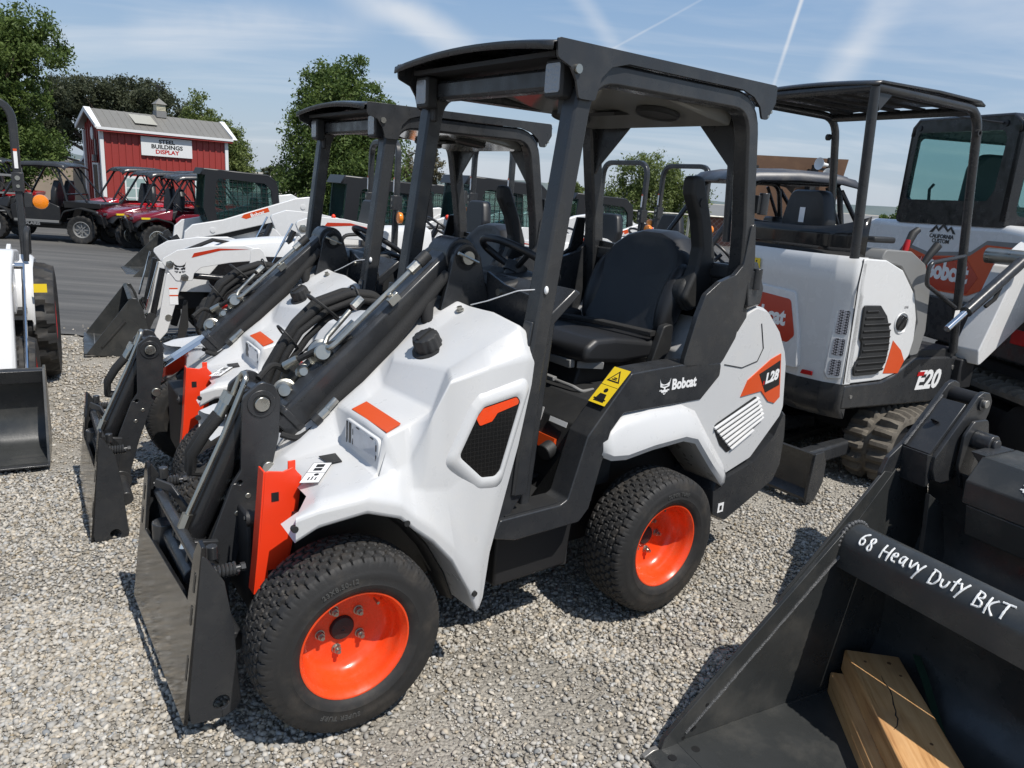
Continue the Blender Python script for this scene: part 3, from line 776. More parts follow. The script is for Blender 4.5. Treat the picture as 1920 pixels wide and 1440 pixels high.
def make_loader(name, label, loc, rz, sc, FM, AM, group, front_letters=(1, 2), rear_letters=(0,)):
    """FM: articulation of the front frame, AM: pose of the arm and coupler"""
    T = thing(name, label, 'loader', loc, rz, group, sc)
    g = M['grey_paint']
    # ---- wheels
    fy = math.atan2(FM[1][0], FM[0][0])
    for s in (1, -1):
        p = FM @ Vector((0, .5*s, .292))
        turf_wheel(T, p, s, R(22)*s, front_letters, fy)
        turf_wheel(T, (-1.312, .5*s, .292), s, R(50)*s, rear_letters)
    # ---- chassis
    b = MB()
    b.box((-.05, 0, .42), (.5, .40, .34)).box((0, 0, .292), (.12, .80, .12)).xform(FM)
    b.box((-.55, 0, .34), (.35, .28, .2)).box((-1.2, 0, .40), (1.0, .56, .34)).box((-1.312, 0, .292), (.14, .80, .14))
    b.prism([(-.60, .22), (-.95, .22), (-.98, .5), (-.60, .5)], 'Y', -.40, .40)
    b.build('chassis', M['soot'], T, bevel=.01)
    # inner wheel-arch liner of the front frame
    b = MB()
    b.loft([[Vector((p[8][0], .41, p[8][2]-.006)), Vector((p[8][0], .33, p[8][2]-.03)), Vector((p[8][0], .30, .30))] for p in hood_sections()[1:-1]]).mirror_y().xform(FM)
    b.build('wheel_arch_liner', M['plastic'], T, solid=.006)
    hd = hood(T, FM)
    # ---- hood details (left and right)
    for s in (1, -1):
        sm = Matrix.Diagonal((1, s, 1, 1))
        wn = [(-.425, .943), (-.445, .965), (-.572, .989), (-.586, .968), (-.516, .746), (-.497, .727), (-.446, .731), (-.358, .815)]
        ctr = Vector((sum(p[0] for p in wn)/8, sum(p[1] for p in wn)/8))
        def yy(z): return .5225+(.95-z)*.045
        ring = [(Vector(p)-ctr)*1.07+ctr for p in wn]
        ring2 = [(Vector(p)-ctr)*1.50+ctr for p in wn]
        wn_ = fillet(wn, .022, 4, True); ring = fillet([tuple(p) for p in ring], .03, 4, True); ring2 = fillet([tuple(p) for p in ring2], .04, 4, True)
        b = MB()
        rg = [[(p[0], yy(p[1])-.03, p[1]) for p in ring2], [(p[0], yy(p[1])-.002, p[1]) for p in [(Vector(q)-ctr)*.93+ctr for q in ring2]], [(p[0], yy(p[1])+.010, p[1]) for p in [(Vector(q)-ctr)*.78+ctr for q in ring2]], [(p[0], yy(p[1])+.0105, p[1]) for p in ring], [(p[0], yy(p[1])+.007, p[1]) for p in wn_], [(p[0], yy(p[1])-.01, p[1]) for p in wn_]]
        rg = [r + [r[0]] for r in rg]
        b.loft(rg).xform(FM @ sm); b.build('window_surround', M['white'], T, smooth=60)
        b = MB(); b.poly([(p[0], yy(p[1])+.004, p[1]) for p in wn_], .004, (0, 1, 0)).xform(FM @ sm)
        win = b.build('side_window', M['hexmesh'], T, smooth=None)
        b = MB(); b.poly([(x, yy(z)+.0065, z) for x, z in fillet([(-.418, .930), (-.443, .960), (-.570, .984), (-.581, .970), (-.576, .960), (-.498, .940), (-.478, .915), (-.432, .905)], .008, 3, True)], .0015, (0, 1, 0)).xform(FM @ sm)
        b.build('window_stripe', M['orange'], win, smooth=None)
        # reflector on the shelf edge, headlight below it
        b = MB(); b.poly([(-.146, .195*s, .8998), (-.146, .455*s, .8998), (-.200, .440*s, .9165), (-.200, .190*s, .9185)], .004, (0, 0, 1)).xform(FM)
        b.build('reflector', M['decal_orange'], T, smooth=None)
        b = MB(); b.prism(fillet([(.195*s, .788), (.452*s, .786), (.452*s, .876), (.20*s, .876)], .02, 4, True), 'X', -.14, -.122).xform(FM)
        hl = b.build('headlight', M['white_gloss'], T, bevel=.003)
        b = MB(); b.prism(fillet([(.265*s, .797), (.435*s, .795), (.437*s, .866), (.265*s, .866)], .02, 4, True), 'X', -.1222, -.1205).xform(FM)
        b.build('headlight_inset', M['headlight'], hl, smooth=None)
        b = MB()
        for y_, z_, w_, h_ in ((.300, .8675, .02, .003), (.405, .8675, .02, .003), (.300, .794, .02, .003), (.405, .794, .02, .003), (.2645, .845, .003, .02), (.2645, .812, .003, .02), (.437, .845, .003, .02), (.437, .812, .003, .02)): b.box((-.1205, y_*s, z_), (.002, w_, h_))
        b.xform(FM); b.build('headlight_print', M['ink'], hl, smooth=None)
        b = MB(); b.prism([(.212*s, .795), (.220*s, .795), (.220*s, .868), (.212*s, .868)], 'X', -.1222, -.120).prism([(.232*s, .795), (.248*s, .795), (.248*s, .868), (.232*s, .868)], 'X', -.1222, -.1205).xform(FM)
        b.build('level_gauge', M['ink'], hl, smooth=None)
        b = MB(); b.poly([(-.022, .225*s, .7640), (-.028, .30*s, .7645), (-.066, .31*s, .7695), (-.074, .235*s, .7700)], .003, (0, 0, 1)).xform(FM)
        b.build('lifting_slot', M['ink'], T, smooth=None)
        # bolts
        b = MB()
        for p in ((.17, .56, .69), (-.17, .57, .64), (-.43, .57, .33)):
            b.cyl((p[0], (p[1]-.02)*s, p[2]), (p[0], (p[1]-.006)*s, p[2]), .010, n=12)
        b.xform(FM); b.build('bolt', M['plastic'], T)
    b = MB()
    for p, n_ in (((-.565, .16, 1.205), (.3, 0, 1)), ((-.365, .17, 1.06), (.3, 0, 1)), ((.085, .30, .742), (.25, 0, 1))):
        n_ = Vector(n_).normalized(); b.hexnut(Vector(p)+n_*.004, Vector(p)+n_*.016, .010); b.cyl(Vector(p), Vector(p)+n_*.005, .014, n=14)
    b.xform(FM); b.build('bolt', M['steel'], T)
    # warning sticker on the front fender
    mt = FM @ place((.028, .335, .7545), (-.64, -.77, .05), (.17, .0, .985))
    decal('sticker', [rect(-.065, -.03, .065, .03)], M['white_ink'], mt, T)
    b2 = [rect(-.066, -.0308, .066, -.0296), rect(-.066, .0296, .066, .0308), rect(-.0668, -.0308, -.0656, .0308), rect(.0656, -.0308, .0668, .0308), rect(-.001, -.03, .001, .03), rect(.012, -.012, .03, .014), rect(.036, -.012, .056, .014), rect(-.05, .008, -.03, .012), rect(-.05, -.002, -.026, .002), rect(-.05, -.014, -.032, -.010), circ((-.014, -.006), .008, 10)]
    decal('sticker_print', b2, M['ink'], mt @ Matrix.Translation((0, 0, .0013)), T, .0004)
    # fuel cap
    b = MB(); b.lathe([(.064, -.012), (.060, .004), (.050, .006), (.0, .006)], (-.405, .235, 1.095), (.45, .12, .88), 28).xform(FM); b.build('filler_neck', M['plastic'], T)
    b = MB()
    P = []
    for k in range(48):
        P.append(.0455+.0016*(1 if k % 4 < 2 else -1))
    o_, ax = Vector((-.405, .235, 1.095)), Vector((.45, .12, .88)).normalized(); a_ = ax.orthogonal().normalized(); c_ = ax.cross(a_)
    rings = []
    for sc_, t in ((1.02, 0), (1.0, .040), (.94, .052), (.80, .056)):
        rings.append([o_+ax*t+(a_*math.cos(2*PI*k/48)+c_*math.sin(2*PI*k/48))*P[k]*sc_ for k in range(48)])
    b.loft([r+[r[0]] for r in rings], cap1=True)
    b.box(o_+ax*.058, (.012, .066, .010), ax.to_track_quat('Z', 'Y').to_matrix()).xform(FM)
    b.build('fuel_cap', M['plastic'], T, smooth=40)
    # ---- arm: pivot tower, boom, knee plates, tilt cylinder
    PB = M['grey_paint']
    b = MB()
    tower = fillet([(-.50, 1.12), (-.545, 1.30), (-.565, 1.40), (-.625, 1.432), (-.675, 1.395), (-.70, 1.30), (-.775, 1.05)], .03, 4, True)
    for s in (1, -1): b.prism(tower, 'Y', .080*s, .102*s)
    b.cyl((-.617, -.102, 1.385), (-.617, .102, 1.385), .05, n=24)
    b.xform(FM); b.build('pivot_tower', PB, T, bevel=.003)
    b = MB(); b.cyl((-.617, -.112, 1.385), (-.617, .113, 1.385), .021, n=20)
    b.cyl((-.617, .1085, 1.385), (-.617, .118, 1.385), .024, n=20); b.tube([(-.575, .114, 1.402), (-.66, .114, 1.368)], .0065, 8); b.xform(FM)
    b.build('pivot_pin', M['steel'], T)
    b = MB(); p0, p1 = Vector((-.617, 0, 1.385)), Vector((.035, 0, .805)); dr = (p1-p0).normalized()
    b.bar([p0-dr*.0, p1], .105, .112, up=(0, 1, 0), ch=.12); b.cyl((-.617, -.07, 1.385), (-.617, .07, 1.385), .066, n=24)
    b.bar([p1-dr*.06, p1-dr*.035], .116, .122, up=(0, 1, 0), ch=.1)
    b.xform(FM); b.build('boom', PB, T, bevel=.004)
    b = MB(); b.bar([FM @ (p1-dr*.1), AM @ Vector((.12, 0, .735))], .088, .09, up=(0, 1, 0)); b.build('boom_slide', M['chrome'], T, bevel=.003)
    # sleeve and pipes clipped to the boom
    n_ = Vector((.664, 0, .747))
    b = MB(); q = lambda t, off, y: p0.lerp(p1, t)+n_*off+Vector((0, y, 0))
    b.tube([q(.10, .0, .082), q(.25, -.015, .084), q(.45, -.03, .088), q(.65, -.035, .09), q(.80, -.03, .088), q(.9, -.03, .085)], [.018, .021, .026, .027, .022, .015], 12)
    b.xform(FM); b.build('hose_sleeve', M['hose'], T)
    b = MB(); b.tube(fillet([q(.20, .082, .03), q(.62, .082, .03), q(.655, .085, .03), q(.655, .085, -.02), q(.62, .095, -.03), q(.48, .1, -.045)], .02, 5), .0095, 10)
    b.hexnut(q(.155, .082, .03), q(.205, .082, .03), .018); b.hexnut(q(.46, .1, -.045), q(.41, .1, -.05), .017)
    b.hexnut(q(.83, -.03, .108), q(.87, -.03, .108), .016); b.cyl(q(.78, -.03, .105), q(.83, -.03, .108), .013)
    b.xform(FM); b.build('hydraulic_pipe', M['steel'], T, smooth=35)
    b = MB(); b.cyl(q(.10, .082, .03), q(.155, .082, .03), .022, n=12); b.cyl(q(.87, -.03, .108), q(.9, -.03, .108), .019, n=12); b.xform(FM); b.build('pipe_cap', M['plastic'], T)
    b = MB(); b.box(q(.34, .066, .066), (.045, .02, .03), Matrix.Rotation(R(41), 3, 'Y')); b.hexnut(q(.34, .075, .06), q(.34, .092, .06), .011); b.xform(FM); b.build('pipe_clamp', M['steel'], T, bevel=.002)
    # boom lift cylinder under the boom
    b = MB(); b.cyl((-.40, 0, .98), (-.02, 0, .70), .040, n=20); b.cyl((-.02, 0, .70), (.06, 0, .64), .02, n=14); b.xform(FM); b.build('lift_cylinder', M['black_paint'], T)
    # knee plates
    kp = [(.115, .99), (.075, .975), (.055, .93), (.062, .80), (.085, .70), (.125, .63), (.19, .45), (.235, .30), (.235, .225), (.27, .18), (.31, .19), (.335, .235), (.33, .30), (.30, .44), (.215, .655), (.185, .70), (.178, .90), (.172, .945)]
    kp = fillet(kp, .028, 3, True)
    for s in (1, -1):
        b = MB(); b.prism(holed(kp, circ((.19, .66), .009, 10)), 'Y', .075*s, .092*s); b.lathe([(.045, 0), (.045, .004), (.03, .004)], (.117, .092*s, .918), (0, s, 0), 24)
        b.lathe([(.052, 0), (.052, .006), (.03, .006)], (.285, .092*s, .25), (0, s, 0), 24); b.xform(AM); b.build('knee_plate', PB, T, bevel=.002)
    b = MB()
    for x, z, r_ in ((.117, .918, .024), (.285, .25, .026), (.10, .70, .021)): b.cyl((x, -.11, z), (x, .105, z), r_, n=20)
    for x, z in ((.165, .61), (.20, .555)): b.cyl((x, -.094, z), (x, .094, z), .010, n=10)
    b.xform(AM); b.build('pin', M['steel'], T, bevel=.002)
    b = MB(); c0, c1 = Vector((.117, 0, .918)), Vector((.355, 0, .40)); d_ = (c1-c0).normalized()
    b.cyl(c0+d_*.03, c0+d_*.50, .043, n=24); b.cyl(c0+d_*.49, c0+d_*.515, .047, n=24); b.cyl((.117, -.06, .918), (.117, .06, .918), .045, n=20)
    b.xform(AM); tcyl = b.build('tilt_cylinder', M['black_paint'], T, bevel=.002)
    b = MB(); b.cyl(c0+d_*.5, c1, .021, n=16); b.xform(AM); b.build('rod', M['chrome'], tcyl)
    nn = Vector((.9, 0, .43)).normalized()
    b = MB(); t0 = c0+d_*.14+nn*.05+V(0, .035, 0)
    b.tube(fillet([c0+d_*.02+nn*.05+V(0, -.035, 0), c0+d_*-.06+nn*.055+V(0, -.03, 0), c0+d_*-.06+nn*.055+V(0, .03, 0), t0, c0+d_*.42+nn*.052+V(0, .035, 0)], .03, 5), .009, 10)
    b.hexnut(c0+d_*.42+nn*.052+V(0, .035, 0), c0+d_*.47+nn*.050+V(0, .035, 0), .0175)
    for y in (-.055, -.02): b.hexnut(c0+d_*.02+nn*.06+V(0, y, 0), c0+d_*.055+nn*.062+V(0, y, 0), .017); b.cyl(c0+d_*.055+nn*.062+V(0, y, 0), c0+d_*.11+nn*.066+V(0, y, 0), .014)
    b.xform(AM); b.build('cylinder_pipe', M['steel'], tcyl, smooth=35)
    b = MB()
    for y in (-.055, -.02):
        s0 = c0+d_*.10+nn*.065+V(0, y, 0)
        b.tube([s0, s0+d_*.07+nn*.02, s0+d_*.15+nn*.025+V(0, -.02, 0), s0+d_*.21+V(0, -.035, 0), s0+d_*.20+nn*-.05+V(0, -.04, 0)], .017, 10)
    b.xform(AM); b.build('hose', M['hose'], tcyl)
    # ---- auxiliary couplers and their bundle of sleeved hoses
    b = MB(); bl = Vector((-.085, -.095, .955)); br = Matrix.Rotation(R(-48), 3, 'Y')
    b.box(bl, (.035, .05, .20), br)
    pl = MB(); pl.prism(holed(fillet([(-.15, 1.08), (-.19, 1.03), (-.06, .86), (.0, .90), (-.02, .96), (-.07, 1.0)], .03, 3, True), circ((-.105, 1.0), .03, 14)), 'Y', -.125, -.117)
    pl.xform(FM); pl.build('coupler_bracket', PB, T, bevel=.0015)
    dx = Vector((.32, .90, .28)).normalized(); ax2 = br @ Vector((0, 0, 1))
    for t, r_, l_ in ((-.085, .033, .095), (.005, .023, .075), (.095, .041, .125)):
        o_ = bl+ax2*t
        b.lathe([(r_*1.25, 0), (r_*1.25, l_*.3), (r_*1.02, l_*.33), (r_, l_*.42), (r_*.86, l_*.46), (r_*.9, l_*.5), (r_*.72, l_*.56), (r_*.72, l_*.8), (r_*.6, l_*.84), (r_*.6, l_), (0, l_)], o_, dx, 22)
    b.tube(fillet([bl+ax2*.10, bl+ax2*.15+V(-.01, .03, .01), bl+ax2*.22+V(-.03, .03, .03)], .03, 4), [.016]*2+[.016]*5, 12) if False else b.tube([bl+ax2*.10, bl+ax2*.16+V(0, .02, .01), bl+ax2*.22+V(-.02, .02, .03)], .016, 12)
    b.xform(FM); b.build('hydraulic_couplers', M['steel'], T, smooth=35)
    for j, (oy, oz) in enumerate(((0, .012), (-.034, .016), (-.018, -.016), (.020, -.010), (.004, -.040), (-.045, -.020))):
        b = MB(); w1, w2 = random.uniform(-.012, .012), random.uniform(-.02, .02)
        path = [(.015, -.20, .86), (-.015, -.20, .935), (-.05, -.20, 1.01), (-.105, -.20, 1.095), (-.20, -.20, 1.168), (-.31, -.20, 1.205), (-.405, -.19, 1.195), (-.455, -.17, 1.135+w2), (-.43+w1, -.13, 1.05)]
        path = [Vector(p_)+Vector((.55*oz+w1*math.sin(i*1.7), oy*.8+w2*.4*math.sin(i*1.1), oz*(1-.3*abs(i-4)/4))) for i, p_ in enumerate(path)]
        b.tube(fillet(path, .05, 3), .0165 if j < 3 else .0125, 10); b.xform(FM); b.build('hose', M['hose'], T)
    for ax_, az_ in ((-.075, 1.06), (-.33, 1.20)):
        b = MB(); b.tube([(ax_+.045*math.cos(a_)*(.8 if az_ < 1.1 else .2), -.215+.045*math.sin(a_), az_+.045*math.cos(a_)) for a_ in [2*PI*k/14 for k in range(14)]], .004, 6, closed=True); b.xform(FM); b.build('cable_tie', M['plastic'], T)
    for q0, q1, q2 in (((-.03, -.09, .99), (-.12, -.02, 1.06), (-.22, .02, 1.10)), ((.05, .075, .80), (.0, .09, .78), (-.10, .10, .84)), ((.08, -.06, .96), (.02, -.10, 1.0), (-.04, -.12, .96))):
        b = MB(); b.tube(fillet([q0, q1, q2], .05, 4), .011, 8); b.xform(FM); b.build('hose', M['hose'], T)
    b = MB(); b.cyl((-.022, -.10, .985), (-.06, -.07, 1.015), .0155, n=12); b.xform(FM); b.build('hose_fitting', M['steel'], T)
    b = MB(); b.tube([(-.205+.06*math.cos(a), -.205+.05*math.sin(a), 1.165+.05*math.cos(a)) for a in [2*PI*k/14 for k in range(14)]], .006, 6, closed=True); b.xform(FM); b.build('cable_tie', M['plastic'], T)
    # loop of hose behind the tower
    b = MB(); b.tube(fillet([(-.52, .05, 1.27), (-.475, .085, 1.22), (-.465, .10, 1.16), (-.51, .10, 1.11)], .05, 4), .022, 12); b.xform(FM); b.build('hose', M['hose'], T)
    # ---- red-orange arm lock stowed beside the knee
    b = MB()
    ob = [(.182, .785), (.130, .775), (.098, .786), (.078, .755), (.095, .60), (.124, .466), (.20, .345), (.221, .393), (.206, .514), (.190, .684)]
    b.prism(fillet(ob, .008, 2, True), 'Y', .330, .336)
    b.sweep([(.184, .307, .783), (.192, .307, .685), (.208, .309, .51), (.222, .312, .393)], [(-.026, -.003), (.026, -.003), (.026, .003), (-.026, .003)], up=(1, 0, 0))
    b.sweep([(.075, .317, .752), (.092, .317, .60), (.121, .319, .465)], [(-.016, -.003), (.016, -.003), (.016, .003), (-.016, .003)], up=(1, 0, 0))
    b.prism([(.092, .77), (.115, .77), (.115, .806), (.092, .806)], 'Y', .3305, .3355)
    b.xform(FM); b.build('arm_lock_bracket', M['orange_red'], T, bevel=.0012)
    b = MB(); b.box((.155, .3355, .70), (.022, .004, .028)).box((.170, .3355, .45), (.020, .004, .026)); b.xform(FM); b.build('bracket_slot', M['ink'], T, smooth=None)
    b = MB(); b.cyl((.175, .245, .60), (.212, .235, .60), .026, n=10); b.cyl((.13, .255, .60), (.22, .235, .60), .008, n=8); b.xform(FM); b.build('lock_knob', M['plastic'], T)
    # ---- coupler and quick-attach plate
    b = MB()
    for s in (1, -1): b.box((.335, .10*s, .34), (.09, .02, .30), Matrix.Rotation(R(-10), 3, 'Y'))
    b.cyl((.285, -.34, .25), (.285, .34, .25), .032, n=18); b.cyl((.36, -.33, .50), (.36, .33, .50), .018, n=14); b.cyl((.355, -.16, .40), (.355, .16, .40), .030, n=16); b.cyl((.37, -.20, .12), (.37, -.20, .44), .04, n=16)
    b.xform(AM); b.build('coupler_frame', PB, T, bevel=.003)
    b = MB()
    face = [(-.41, .07), (.41, .07), (.41, .62), (.37, .625), (.335, .57), (.32, .42), (-.32, .37), (-.345, .55), (-.375, .60), (-.41, .59)]
    tl = lambda z: .452-(z-.07)*.125
    F0 = [(tl(z), y, z) for y, z in face]
    b.poly(F0, .012, (1, 0, .12)); b.xform(AM); b.build('quick_attach_plate', M['plate_black'], T, bevel=.0015)
    for s in (1, -1):
        fl = [(.383, .60), (.365, .575), (.325, .50), (.302, .34), (.298, .25), (.288, .10), (.305, .072), (.34, .058), (.43, .066), (.436, .12), (.40, .45)]
        b = MB(); b.prism(holed(fillet(fl, .012, 3, True), circ((.345, .11), .024, 16)), 'Y', .398*s, .411*s); b.xform(AM); b.build('side_flange', PB, T, bevel=.0015)
        b = MB(); z0 = .515
        hx = []
        for k in range(70): a = k/69*2*PI*7; hx.append((.355-.075*k/69*1.0, .372*s+.017*math.cos(a), z0+.017*math.sin(a)))
        b.tube(hx, .0052, 6); b.cyl((.37, .372*s, z0), (.26, .372*s, z0), .008, n=10); b.hexnut((.27, .372*s, z0), (.257, .372*s, z0), .013); b.xform(AM); b.build('lock_spring', PB, T)
        b = MB(); b.bar(fillet([(.375, .30*s, .55), (.33, .27*s, .53), (.29, .19*s, .46)], .02, 3), .012, .03); b.cyl((.34, .34*s, .545), (.34, .34*s, .585), .016, n=12); b.cyl((.32, .335*s, .12), (.35, .335*s, .52), .020, n=12); b.xform(AM); b.build('lock_lever', PB, T, bevel=.002)
    slots = MB()
    for (y, z, hy, hz) in ((.375, .50, .009, .03), (.375, .40, .009, .03), (.385, .24, .008, .04), (-.375, .49, .009, .03), (-.375, .40, .009, .03)):
        slots.poly([(tl(zz)+.0012, yy_, zz) for yy_, zz in fillet([(y-hy, z-hz), (y+hy, z-hz), (y+hy, z+hz), (y-hy, z+hz)], .008, 3, True)], .001, (1, 0, .12))
    slots.xform(AM); slots.build('plate_slot', M['ink'], T, smooth=None)
    yr = lambda v, s: v if s > 0 else -(v-.055)
    # ---- roll-over frame
    for s in (1, -1):
        b = MB()
        path = fillet([(-.615, yr(.462, s), .62), (-.64, yr(.462, s), 1.05), (-.765, yr(.462, s), 2.005), (-1.618, yr(.462, s), 2.01), (-1.70, yr(.462, s), 1.55), (-1.745, yr(.462, s), 1.12)], [0, .2, .14, .14, .3, 0], 6)
        b.bar(path, .068, .072, up=(0, s, 0), ch=.12); b.build('roll_bar', g, T, bevel=.002)
        b = MB()
        sp = [(-.615, 2.076), (-1.726, 2.082), (-1.730, 2.02), (-1.69, 1.955), (-1.655, 1.955), (-1.635, 1.995), (-1.59, 2.025), (-1.52, 2.042), (-.92, 2.042), (-.845, 2.022), (-.805, 1.985), (-.785, 1.915), (-.715, 1.915), (-.70, 1.965), (-.675, 2.00), (-.62, 2.02)]
        b.prism(fillet(sp, .012, 2, True), 'Y', yr(.503, s), yr(.512, s)); b.build('roof_gusset', g, T, bevel=.001)
        b = MB()
        b.cyl((-.70, yr(.512, s), 1.998), (-.70, yr(.522, s), 1.998), .014, n=10)
        for x, z in ((-1.708, 1.985), (-1.692, 1.967)): b.cyl((x, yr(.50, s), z), (x, yr(.5135, s), z), .006, n=8)
        b.build('bolt', M['steel'], T)
        b = MB()
        for z in (1.60, 1.30): b.cyl((-1.755-(1.6-z)*.1, yr(.505, s), z), (-1.755-(1.6-z)*.1, yr(.505, s), z+.085), .02, n=12); b.box((-1.735-(1.6-z)*.1, yr(.49, s), z+.04), (.03, .03, .07))
        b.build('door_hinge', g, T, bevel=.002)
        b = MB()
        b.prism(fillet([(-1.38, 1.00), (-1.435, 1.20), (-1.47, 1.285), (-1.55, 1.335), (-1.64, 1.36), (-1.685, 1.40), (-1.70, 1.55), (-1.725, 1.57), (-1.76, 1.40), (-1.70, 1.10), (-1.63, 1.00)], .03, 4, True), 'Y', yr(.482, s), yr(.505, s))
        b.build('post_gusset', g, T, bevel=.002)
        b = MB(); b.hull([(-1.72, yr(.455, s), 1.40), (-1.72, yr(.50, s), 1.40), (-1.80, yr(.45, s), 1.41), (-1.80, yr(.49, s), 1.41), (-1.735, yr(.46, s), 1.22), (-1.735, yr(.515, s), 1.23), (-1.845, yr(.45, s), 1.22), (-1.845, yr(.50, s), 1.235), (-1.79, yr(.46, s), 1.185), (-1.86, yr(.455, s), 1.30), (-1.86, yr(.495, s), 1.30)])
        b.build('tail_lamp', M['grey_paint'], T, bevel=.006)
        # corner braces at the rear
        b = MB(); b.prism([(yr(.43, s), 1.98), (yr(.18, s), 1.98), (yr(.41, s), 1.76), (yr(.43, s), 1.72)], 'X', -1.655, -1.645); b.build('corner_brace', g, T)
        # work lamp
        b = MB(); b.box((-.705, yr(.425, s), 1.975), (.05, .085, .115)); b.box((-.735, yr(.425, s), 1.90), (.02, .05, .06))
        wl = b.build('work_lamp', M['plastic'], T, bevel=.008)
        b = MB(); b.prism(fillet([(yr(.39, s), 1.932), (yr(.46, s), 1.932), (yr(.46, s), 2.018), (yr(.39, s), 2.018)], .01, 3, True), 'X', -.682, -.6765); b.build('lens', M['lens'], wl)
    b = MB()
    b.bar([(-.765, -.405, 1.985), (-.765, .46, 1.985)], .07, .07); b.bar([(-1.64, -.405, 1.985), (-1.64, .46, 1.985)], .07, .07); b.bar([(-1.735, -.405, 1.36), (-1.735, .46, 1.36)], .05, .06)
    b.build('cross_bar', g, T, bevel=.002)
    # roof: cambered sheet with a drooping visor
    b = MB(); rings = []
    for x, dz in ((-.600, -.035), (-.603, -.012), (-.635, -.004), (-.70, 0), (-1.2, .004), (-1.70, 0), (-1.735, -.012)):
        rr = []
        for k in range(13):
            y = -.450+.956*k/12; rr.append((x, y, 2.058+.030*(1-((y-.028)/.478)**2)+dz+.016))
        rings.append(rr)
    b.loft(rings); b.build('roof', g, T, smooth=60, solid=.005)
    b = MB(); b.prism([(-1.04, 2.03), (-1.60, 2.035), (-1.625, 1.98), (-1.60, 1.925), (-1.06, 2.005)], 'Y', -.365, .41)
    rp_ = b.build('roof_lining', M['roof_panel'], T, bevel=.01)
    b = MB(); b.prism([(-.66, 2.05), (-1.1, 2.05), (-1.1, 2.035), (-.66, 2.035)], 'Y', -.40, .45); b.build('roof_underside', M['soot'], T)
    for s in (1, -1):
        b = MB(); b.lathe([(.085, 0), (.085, .014), (.078, .018), (.074, .012), (0, .010)], (-1.36, .25*s, 1.958), (.146, 0, -1), 28); b.build('speaker', M['plastic'], rp_)
    b = MB(); b.box((-1.36, 0, 1.958), (.12, .15, .014), Matrix.Rotation(R(8.3), 3, 'Y')); b.build('radio_slot', M['ink'], rp_)
    # ---- cab floor, side frames, dash
    for s in (1, -1):
        b = MB()
        out = [(-1.63, 1.00), (-1.63, .945), (-1.525, .855), (-1.08, .855), (-1.02, .79), (-.945, .50), (-.90, .455), (-.60, .455), (-.495, .485), (-.53, .545), (-.80, .545), (-.835, .56), (-.905, .79), (-1.10, 1.005), (-1.20, 1.01), (-1.38, 1.015)]
        b.prism(fillet(out, .018, 3, True), 'Y', .40*s, .505*s)
        b.build('side_frame', g, T, bevel=.006, seg=3)
        b = MB(); b.box((-.69, .38*s, .546), (.26, .22, .008)); b.build('step_tread', M['plastic'], T)
        b = MB(); b.prism([(-.55, .50), (-.64, .62), (-.70, 1.20), (-.62, 1.22), (-.55, .75), (-.47, .50)], 'Y', .44*s, .485*s); b.build('front_panel', g, T, bevel=.004)
        b = MB(); b.prism([(-.98, .20), (-.72, .22), (-.60, .48), (-.98, .50)], 'Y', .36*s, .375*s); b.build('lower_skirt', g, T, bevel=.003)
        b = MB(); b.prism([(-.985, .50), (-.96, .74), (-1.05, .80), (-1.20, .84), (-1.20, .5)], 'Y', .34*s, .35*s); b.prism([(-1.0, .50), (-.94, .50), (-.96, .80), (-1.02, .80)], 'Y', .34*s, .46*s); b.build('wheel_shield', M['plastic'], T, bevel=.003)
    b = MB(); b.prism([(-.62, .44), (-.86, .46), (-.93, .80), (-1.02, .88), (-1.66, .90), (-1.66, .84), (-1.0, .82), (-.90, .50), (-.62, .41)], 'Y', -.40, .40); b.build('cab_floor', M['plastic'], T, bevel=.006)
    b = MB(); b.prism([(-.66, .45), (-.72, 1.22), (-.84, 1.315), (-.87, 1.30), (-.76, 1.20), (-.70, .45)], 'Y', -.45, .44)
    b.build('dash_panel', g, T, bevel=.006)
    b = MB(); b.prism([(.09, 1.13), (.09, 1.335), (.20, 1.30), (.43, 1.275), (.455, 1.25), (.455, 1.13)], 'X', -.725, -.713); b.build('front_shield', g, T, bevel=.002); b = MB(); b.prism([(-.09, 1.13), (-.09, 1.335), (-.20, 1.30), (-.43, 1.275), (-.455, 1.25), (-.455, 1.13)], 'X', -.725, -.713); b.build('front_shield', g, T, bevel=.002)
    b = MB(); b.cyl((-.713, .18, 1.27), (-.700, .18, 1.27), .013, n=10); b.build('bolt', M['steel'], T)
    b = MB(); b.box((-.86, -.02, 1.20), (.20, .34, .22), Matrix.Rotation(R(12), 3, 'Y')); b.build('instrument_pod', M['plastic'], T, bevel=.02, seg=3)
    # right-hand and rear inner walls
    b = MB(); b.prism([(-.70, .80), (-.70, 1.22), (-.95, 1.16), (-1.45, 1.26), (-1.62, 1.37), (-1.66, 1.52), (-1.71, 1.52), (-1.71, .80)], 'Y', -.49, -.475); b.build('inner_wall', M['black_paint'], T, bevel=.003)
    b = MB(); b.prism(fillet([(-.44, .85), (.44, .85), (.44, 1.36), (-.38, 1.42), (-.44, 1.50)], .04, 4, True), 'X', -1.735, -1.72); b.build('rear_bulkhead', M['black_paint'], T, bevel=.003)
    b = MB(); b.box((-1.25, -.36, .98), (.62, .2, .24)); b.build('right_console', M['plastic'], T, bevel=.03, seg=3)
    b = MB(); b.cyl((-.95, -.36, 1.08), (-.93, -.355, 1.20), .012); b.ell((-.925, -.355, 1.24), (.025, .025, .05)); b.build('joystick', M['plastic'], T)
    # ---- steering wheel
    b = MB(); c = Vector((-.935, 0, 1.365)); ax_ = Vector((-.50, 0, .866)); u_ = Vector((0, 1, 0)); w_ = ax_.cross(u_)
    b.tube([c+(u_*math.cos(a)+w_*math.sin(a))*.165 for a in [2*PI*k/32 for k in range(32)]], .0145, 10, closed=True)
